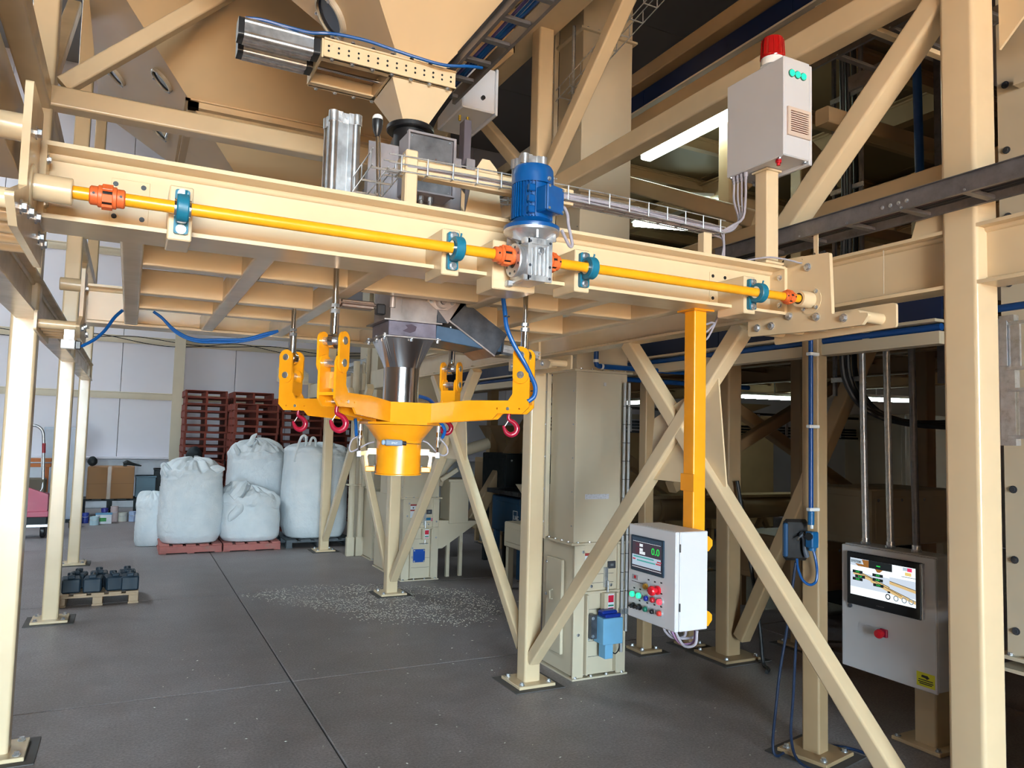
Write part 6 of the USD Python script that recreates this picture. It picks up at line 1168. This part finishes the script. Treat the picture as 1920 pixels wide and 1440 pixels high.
p_ = pallet('faded red pallet under the short slumped bag', 1.58, 11.3, 0.74, 0.98, PINKWOOD); skirt(p_, 1.21, 1.95, 10.81, 0.012, 0.092, PINKWOOD)
pallet('red pallet under the tall rear bag', 1.80, 12.35, 0.86, 0.95, REDWOOD); pallet('grey weathered pallet under the tallest right bag', 2.50, 11.35, 0.92, 1.0, GREYWOOD)
def bag(lab, cx, cy, w, d, z0, hb, ht, seed, lean=0.0, fold=1.0, slump=0.0, handles=(), tuft=()):
    rs_ = np.random.RandomState(seed); N, M = 96, 64
    b = thing('bulk_bag', lab, 'bag', (cx, cy, z0))
    th = np.arange(N)*2*math.pi/N; vs = []
    t = np.linspace(0, 1, M)
    for i, ti in enumerate(t):
        # ti<.7: the filled body, then the gathered crown
        if ti < 0.66:
            s = ti/0.66; z = z0 + hb*s; k = 1.0 - 0.10*max(0, (0.13-s)/0.13)**1.5 + 0.045*math.sin(math.pi*min(s*1.1, 1)); ex = 3.2
        else:
            s = (ti-0.66)/0.34; z = z0 + hb + (ht-hb)*(1-(1-s)**1.8); k = (1.0-s**2.2*0.97)*(1.0+0.04*math.sin(s*9)); ex = 2.6
        c, sn = np.cos(th), np.sin(th)
        r = (np.abs(c)**ex + np.abs(sn)**ex)**(-1/ex)
        x = cx + w/2*k*r*c + lean*max(0, ti-0.5); y = cy + d/2*k*r*sn
        P_ = np.stack([x, y, np.full(N, z)], 1)
        amp = (0.010 + 0.055*fold*max(0, ti-0.62)/0.38*(1-max(0, ti-0.95)*10*0.5)) 
        n1 = meshkit.fbm(np.stack([c*2.2+seed, sn*2.2+seed*3, np.full(N, z*3.0)], 1), 4, seed)-0.5
        n2 = meshkit.fbm(np.stack([c*7+seed, sn*7, np.full(N, z*16.0)], 1), 3, seed+5)-0.5
        cr = 1-np.abs(2*(meshkit.noise(np.stack([c*4.5+seed, sn*4.5, np.full(N, z*9.0)], 1), seed+9))-1)
        P_[:, 0] += c*(n1*amp*2.4 + n2*amp*1.1); P_[:, 1] += sn*(n1*amp*2.4 + n2*amp*1.1)
        if ti > 0.60: P_[:, 2] += (cr-0.6)*0.10*fold*min(1, (ti-0.60)/0.14)*(1-0.4*ti) + (n1*0.16*fold)*min(1, (ti-0.60)/0.2)
        if slump: P_[:, 2] -= slump*np.clip((P_[:, 0]-cx)/w+0.35, 0, 1)*max(0, ti-0.45)*1.9
        vs.append(P_)
    vs.append(vs[-1].mean(0, keepdims=True)); V = np.vstack(vs); f = []
    for i in range(M-1):
        for k in range(N):
            a0, a1, b0, b1 = i*N+k, i*N+(k+1) % N, (i+1)*N+k, (i+1)*N+(k+1) % N
            f += [(a0, a1, b1), (a0, b1, b0)]
    f += [((M-1)*N+k, (M-1)*N+(k+1) % N, M*N) for k in range(N)]
    f += [(0, (k+1) % N, k) for k in range(1, N-1)]
    b.add('sack', (V, np.array(f)), BAG, smooth=True)
    for pts in handles: b.add('lifting_loop', tube(pts, 0.018, 8, smooth=6), BAG)
    for (p0, p1, r0) in tuft:
        q_ = np.linspace(0, 1, 10)[:, None]; pp = np.asarray(p0)*(1-q_)+np.asarray(p1)*q_ + np.stack([0.015*np.sin(q_[:, 0]*6), 0*q_[:, 0], 0*q_[:, 0]], 1)
        b.add('cloth_tuft', tube(pp, np.interp(q_[:, 0], [0, 0.25, 0.75, 1], [r0*0.7, r0, r0*0.8, r0*0.25]), 9), BAG)
    return b
bag('wide white bulk bag with a crumpled top, left of the row', 0.81, 11.27, 0.77, 0.84, 0.112, 0.86, 1.10, 3, handles=[[(0.47, 10.98, 1.00), (0.43, 10.97, 1.08), (0.41, 10.97, 1.14), (0.45, 10.97, 1.16), (0.52, 10.98, 1.08), (0.57, 11.0, 1.02)]], fold=1.0,
    tuft=[((0.98, 11.0, 1.06), (1.20, 10.98, 1.10), 0.075), ((0.62, 11.1, 1.08), (0.85, 11.1, 1.17), 0.08)])
bag('short slumped white bag with a heap of folded cloth on top', 1.58, 11.24, 0.77, 0.80, 0.112, 0.50, 0.80, 8, fold=1.5, slump=0.22, tuft=[((1.30, 10.95, 0.70), (1.50, 11.0, 0.92), 0.10), ((1.42, 10.9, 0.62), (1.28, 10.86, 0.40), 0.07), ((1.62, 10.92, 0.74), (1.86, 10.9, 0.66), 0.06)])
bag('tall white bag standing behind the short slumped bag', 1.80, 12.35, 0.82, 0.80, 0.112, 1.05, 1.36, 14, fold=1.0, tuft=[((1.62, 12.1, 1.40), (1.76, 12.1, 1.58), 0.045), ((1.48, 12.05, 1.25), (1.45, 12.03, 1.42), 0.04)])
bag('tallest white bag at the right with two looped handles', 2.50, 11.33, 0.88, 0.84, 0.112, 1.20, 1.34, 21, fold=0.75, handles=[[(2.12, 11.0, 1.20), (2.16, 11.0, 1.40), (2.21, 11.0, 1.55), (2.26, 11.0, 1.57), (2.28, 11.0, 1.50), (2.24, 11.0, 1.22)], [(2.28, 11.0, 1.20), (2.32, 11.0, 1.42), (2.36, 11.0, 1.54), (2.41, 11.0, 1.52), (2.41, 11.0, 1.40), (2.36, 11.0, 1.20)]], tuft=[((2.45, 11.1, 1.33), (2.72, 11.1, 1.46), 0.07)])
sk = bag('small white sack leaning behind the left bag', 0.33, 11.75, 0.36, 0.4, 0.0, 0.5, 0.72, 31, fold=0.8)

# ------------------------------------------------------------------ stacks of red-brown pallets by the wall
ORD = ['top', 'second', 'third', 'fourth', 'fifth', 'sixth', 'seventh', 'eighth', 'ninth', 'tenth', 'eleventh', 'twelfth', 'thirteenth', 'fourteenth', 'fifteenth', 'sixteenth', 'seventeenth', 'eighteenth', 'nineteenth']
rp = random.Random(11); first = None
for (x, y, n, sl_) in ((1.27, 15.6, 18, 'leftmost tall pallet stack'), (2.10, 15.6, 18, 'tall pallet stack second from the left'), (1.98, 14.2, 16, 'stack standing before the second one'), (2.78, 14.3, 17, 'pallet stack behind the tallest bag'), (3.58, 14.3, 17, 'rightmost pallet stack'), (1.08, 13.9, 8, 'low stack before the leftmost one')):
    for k in range(n):
        o = ORD[n-1-k]
        lab = 'red-brown pallet, %s%s of the %s' % (o, '' if o == 'top' else ' from top', sl_)
        dx, dy, rz = rp.uniform(-0.012, 0.012), rp.uniform(-0.02, 0.02), rp.uniform(-1.0, 1.0)
        if first is None:
            first = thing('stacked_pallet', lab, 'pallet', (0, 0, 0), 'red-brown pallets stacked by the wall')
            for q_ in range(3): first.add('stringer', box(-0.37+0.35*q_, -0.33+0.35*q_, -0.5, 0.5, 0.018, 0.110, 0.003), REDWOOD)
            for q_ in range(5): first.add('deck_board', box(-0.37, 0.37, -0.5+0.22*q_, -0.38+0.22*q_, 0.110, 0.130, 0.003), REDWOOD)
            for q_ in range(3): first.add('bottom_board', box(-0.37, 0.37, -0.5+0.44*q_, -0.38+0.44*q_, 0.0, 0.018, 0.003), REDWOOD)
            pr_ = stage.GetPrimAtPath(first.path); UsdGeom.Xformable(pr_).ClearXformOpOrder(); UsdGeom.Xformable(pr_).AddTransformOp(opSuffix='place').Set(Gf.Matrix4d().SetTranslate(Gf.Vec3d(x, y, 0.0)))
        else:
            dup(first, (x+dx, y+dy, 0.1305*k), rz, lab, 'pallet', 'red-brown pallets stacked by the wall')
dbn = thing('black_sack', 'round black sack lying on the low pallet stack', 'bag', (1.08, 13.75, 1.044))
s_ = trimesh.creation.icosphere(3, 0.15); v_ = s_.vertices*V3(0.85, 0.8, 0.95); v_ = v_*(1+0.25*(meshkit.fbm(v_*9, 3, 2)-0.5))[:, None]; v_[:, 2] -= v_[:, 2].min()
dbn.add('bag', (v_+V3(1.0, 13.72, 1.046), np.asarray(s_.faces)), DARKCLUT, smooth=True)

# ------------------------------------------------------------------ pallet of dark cast blocks
sp_ = pallet('small pale wooden pallet with dark cast blocks on it', -0.175, 8.2, 0.67, 0.52, WOOD, 0.115, name='small_pallet')
blk = 0
for (x, y, z, rz, lab) in ((-0.40, 8.08, 0, 4, 'dark cast block, front left on the small pale pallet'), (-0.22, 8.06, 0, -3, 'dark cast block, second along the front of the small pale pallet'), (-0.05, 8.09, 0, 8, 'dark cast block, third along the front of the small pale pallet'), (0.085, 8.06, 0, 0, 'dark cast block, front right on the small pale pallet'),
                          (-0.36, 8.30, 0, -6, 'dark cast block, rear left on the small pale pallet'), (-0.18, 8.31, 0, 3, 'dark cast block, rear middle on the small pale pallet'), (0.06, 8.30, 0, 2, 'dark cast block, rear right on the small pale pallet')):
    t = thing('cast_weight', lab, 'weight', (x, y, 0.116), 'cast blocks on the small pallet')
    t.add('body', rotz(box(x-0.075, x+0.075, y-0.10, y+0.10, 0.116, 0.245, 0.012), rz, (x, y, 0)), IRONBLK)
    for s in (-1, 1): t.add('handle_post', rotz(box(x-0.03, x+0.03, y+s*0.075-0.02, y+s*0.075+0.02, 0.245, 0.275, 0.006), rz, (x, y, 0)), IRONBLK)
    t.add('handle', rotz(cyl((x, y-0.075, 0.268), (x, y+0.075, 0.268), 0.010, 10), rz, (x, y, 0)), IRONBLK)
# ------------------------------------------------------------------ odds and ends along the back wall
cx_ = thing('cardboard_box', 'big brown cardboard box against the back wall', 'box', (-0.25, 15.7, 0.25))
cx_.add('box', box(-0.62, 0.13, 15.4, 16.0, 0.33, 0.90, 0.006), CARD); cx_.add('tape', box(-0.30, -0.24, 15.397, 16.003, 0.327, 0.903), mat('tape', S(150, 110, 70), 0.3)); cx_.add('flap_seam', box(-0.62, 0.13, 15.397, 15.3985, 0.60, 0.604), mat('card_shadow', S(120, 86, 56), 0.8))
cb_ = pallet('dark plank base under the big cardboard box', -0.25, 15.7, 0.95, 0.6, DARKCLUT, 0.33, name='plank_pallet')
bs_ = thing('black_sack', 'black sack on the left end of the cardboard box', 'bag', (-0.55, 15.6, 0.905)); bs_.add('bag', (v_*0.62+V3(-0.56, 15.6, 0.905), np.asarray(s_.faces)), DARKCLUT, smooth=True)
dt = thing('power_tool', 'dark hand tool lying on the right end of the cardboard box', 'tool', (0.05, 15.6, 0.905)); dt.add('body', tube([(-0.06, 15.6, 0.95), (0.0, 15.6, 0.975), (0.08, 15.6, 0.95), (0.24, 15.6, 0.915)], np.array([0.03, 0.045, 0.03, 0.012]), 10), DARKCLUT); dt.add('grip', box(-0.06, 0.0, 15.58, 15.62, 0.905, 0.96, 0.006), DARKCLUT)
fz = thing('metal_locker', 'pale blue-grey locker seen between the left columns', 'locker', (-0.96, 15.0, 0)); fz.add('body', box(-1.26, -0.68, 14.7, 15.25, 0.06, 1.60, 0.01), mat('locker_blue_grey', (0.42, 0.48, 0.58), 0.4)); fz.add('door', box(-1.24, -0.70, 14.685, 14.7, 0.1, 1.57, 0.006), mat('locker_blue_grey', (0.42, 0.48, 0.58), 0.4)); fz.add('handle', box(-0.78, -0.76, 14.66, 14.685, 0.8, 0.95, 0.004), ALU); fz.add('plinth', box(-1.25, -0.69, 14.72, 15.23, 0, 0.06), DARKCLUT)
for k, (x, y, w_, h, m, lab) in enumerate(((0.33, 15.9, 0.34, 0.72, mat('crate_grey', S(120, 150, 165), 0.6), 'pale grey crate right of the cardboard box'), (0.62, 15.95, 0.30, 0.85, DARKCLUT, 'dark upright crate behind the left bag'), (0.50, 15.4, 0.3, 0.36, mat('crate_teal', S(60, 100, 112), 0.6), 'teal grey crate low behind the left bag'))):
    t = thing('crate', lab, 'crate', (x, y, 0)); t.add('body', box(x-w_/2, x+w_/2, y-0.2, y+0.2, 0, h, 0.01), m); t.add('rim', box(x-w_/2-0.012, x+w_/2+0.012, y-0.212, y+0.212, h-0.03, h, 0.006), m); t.add('label', box(x-0.05, x+0.05, y-0.203, y-0.2, h*0.5, h*0.62), LABEL)
cans = [(-0.70, 14.55, 0.05, 0.20, WHITE, 'white paint can at the left of the clutter row'), (-0.58, 14.62, 0.055, 0.17, mat('can_blue', S(40, 60, 150), 0.4), 'blue paint can in the clutter row'), (-0.43, 14.30, 0.07, 0.14, mat('can_pale', S(180, 205, 215), 0.4), 'wide pale bucket in front of the clutter row'), (-0.30, 14.85, 0.055, 0.22, mat('can_violet', S(70, 70, 160), 0.4), 'violet blue jug behind the green-labelled box'),
        (-0.15, 14.75, 0.06, 0.26, mat('can_pink', S(205, 185, 185), 0.5), 'pinkish jug in the clutter row'), (-0.02, 14.75, 0.07, 0.15, mat('can_cream', S(205, 205, 195), 0.5), 'cream tin right of the pinkish jug'), (0.14, 14.7, 0.065, 0.17, mat('can_sky', S(170, 190, 225), 0.4), 'sky blue tin near the right of the clutter row'), (0.34, 14.75, 0.05, 0.10, DARKCLUT, 'dark tin at the right of the clutter row')]
for x, y, r, h, m, lab in cans:
    t = thing('paint_can', lab, 'can', (x, y, 0)); t.add('body', lathe([(0, 0), (r, 0), (r, h*0.97), (r*1.03, h*0.97), (r*1.03, h), (r*0.8, h), (r*0.78, h-0.006), (0, h-0.006)], (x, y, 0), (0, 0, 1), 24), m); t.add('bail', tube([(x-r*1.03, y, h*0.8), (x-r*0.6, y-r, h*0.62), (x+r*0.6, y-r, h*0.62), (x+r*1.03, y, h*0.8)], 0.004, 6, smooth=4), GALV)
gbx = thing('carton', 'white carton with a green band in the clutter row', 'box', (-0.30, 14.5, 0)); gbx.add('box', box(-0.42, -0.18, 14.42, 14.58, 0, 0.17, 0.004), LABEL); gbx.add('green_band', box(-0.40, -0.26, 14.417, 14.42, 0.04, 0.10), mat('band_green', S(40, 140, 60), 0.5)); gbx.add('blue_lid', box(-0.425, -0.175, 14.415, 14.585, 0.15, 0.172, 0.003), mat('lid_blue', S(90, 150, 190), 0.5))
wbx = thing('wooden_box', 'small open wooden box at the foot of the third left column', 'box', (-0.70, 14.1, 0)); 
for a in ((-0.78, -0.62, 14.0, 14.01), (-0.78, -0.62, 14.19, 14.20), (-0.78, -0.77, 14.0, 14.20), (-0.63, -0.62, 14.0, 14.20)): wbx.add('side', box(a[0], a[1], a[2], a[3], 0, 0.10), WOOD)
wbx.add('bottom', box(-0.78, -0.62, 14.0, 14.2, 0, 0.01), WOOD)
# floor machine with a bent tube handle between the first and second columns
tl = thing('floor_machine', 'pink-red floor machine with a bent tube handle between the left columns', 'machine', (-1.2, 13.0, 0))
PINK = mat('machine_pink', S(196, 84, 110), 0.45)
tl.add('chassis', box(-1.42, -0.98, 12.85, 13.2, 0.30, 0.38, 0.008), PINK); tl.add('hood', plate(frame((-1.38, 12.9, 0), (1, 0, 0), (0, 0, 1)), [(0, 0.38), (0.38, 0.38), (0.38, 0.62), (0.08, 0.74)], -0.24, 0), PINK); tl.add('engine', box(-1.35, -1.05, 12.98, 13.18, 0.6, 0.85, 0.02), mat('engine_olive', S(88, 78, 62), 0.6)); tl.add('bumper', box(-1.44, -0.96, 12.8, 12.84, 0.16, 0.20, 0.004), GALV)
for x in (-1.36, -1.04):
    for y in (12.92, 13.14): tl.add('wheel', cyl((x-0.03, y, 0.10), (x+0.03, y, 0.10), 0.10, 20, ch=0.012), BLACK)
tl.add('skirt', box(-1.40, -1.0, 12.87, 13.18, 0.18, 0.30, 0.006), DARKCLUT)
hp = spline([(-1.42, 13.05, 1.60), (-1.24, 13.05, 1.62), (-1.15, 13.05, 1.56), (-1.12, 13.05, 1.44), (-1.10, 13.03, 1.10), (-1.085, 13.0, 0.78), (-1.10, 13.0, 0.68), (-1.18, 13.0, 0.56)], 8)
tl.add('handle', tube(hp, 0.021, 12), GALV)
for z, m in ((1.27, mat('band_red2', S(160, 30, 44), 0.4)), (1.05, WHITE)): tl.add('handle_band', tube([(-1.1095, 13.042, z+0.09), (-1.102, 13.035, z-0.05)], 0.0235, 12), m)
ob = thing('orange_board', 'orange-brown planks resting behind the pink floor machine', 'planks', (-1.2, 13.7, 0))
for z in (0.98, 1.06): ob.add('plank', box(-1.6, -1.05, 13.65, 13.8, z, z+0.055, 0.004), mat('orange_wood', S(190, 112, 62), 0.7))
for x in (-1.55, -1.1): ob.add('trestle_leg', box(x-0.025, x+0.025, 13.69, 13.74, 0, 0.98), mat('orange_wood', S(190, 112, 62), 0.7))
pl_ = thing('marker_pole', 'pale marker pole with a red foot between the second and third columns', 'pole', (-0.78, 12.0, 0)); pl_.add('pole', cyl((-0.80, 12.0, 0.10), (-0.765, 12.0, 0.95), 0.022, 14), mat('pole_pale', S(130, 150, 170), 0.4)); pl_.add('red_band', cyl((-0.80, 12.0, 0.0), (-0.798, 12.0, 0.13), 0.027, 14), mat('band_red2', S(160, 30, 44), 0.4))
# ------------------------------------------------------------------ spilled seed on the floor
rs2 = np.random.RandomState(5); oct_v = np.array([[1, 0, 0], [-1, 0, 0], [0, 1, 0], [0, -1, 0], [0, 0, 1], [0, 0, -1]], float); oct_f = np.array([[0, 2, 4], [2, 1, 4], [1, 3, 4], [3, 0, 4], [2, 0, 5], [1, 2, 5], [3, 1, 5], [0, 3, 5]])
def seeds(P_):
    a = rs2.rand(len(P_))*2*math.pi; L = rs2.uniform(0.006, 0.011, len(P_)); vs = []
    for p, an, l in zip(P_, a, L):
        v = oct_v*V3(l, l*0.45, l*0.3); c, s = math.cos(an), math.sin(an)
        vs.append(np.stack([v[:, 0]*c-v[:, 1]*s+p[0], v[:, 0]*s+v[:, 1]*c+p[1], v[:, 2]+l*0.3], 1))
    n = len(P_); return np.vstack(vs), (oct_f[None]+6*np.arange(n)[:, None, None]).reshape(-1, 3)
poly = Polygon([(1.0, 7.95), (1.35, 8.15), (1.9, 8.25), (2.6, 8.05), (3.5, 7.4), (3.55, 6.7), (3.0, 6.1), (2.6, 6.05), (1.95, 6.45), (1.5, 7.2)])
pts = []
while len(pts) < 3600:
    x, y = rs2.uniform(0.9, 3.7), rs2.uniform(5.9, 8.4)
    dd = poly.exterior.distance(Point(x, y)) * (1 if poly.contains(Point(x, y)) else -1)
    if rs2.rand() < np.clip(dd/0.25+0.12, 0, 1)*(0.35+0.65*(meshkit.noise(np.array([x*5, y*5, 0.0]), 3) > 0.38)): pts.append((x, y))
SEED = mat('pale_seed', (0.58, 0.56, 0.50), 0.6, var=0.1, scale=300)
solo('spilled_seed', seeds(pts), SEED, 'pale patch of spilled seed on the floor around the column', 'seed', kind='stuff', smooth=False)
pts = [(rs2.uniform(0.2, 3.4), rs2.uniform(2.4, 6.3)) for _ in range(150)]
solo('scattered_seed', seeds(pts), SEED, 'single pale seeds scattered over the open floor in front', 'seed', kind='stuff', smooth=False)
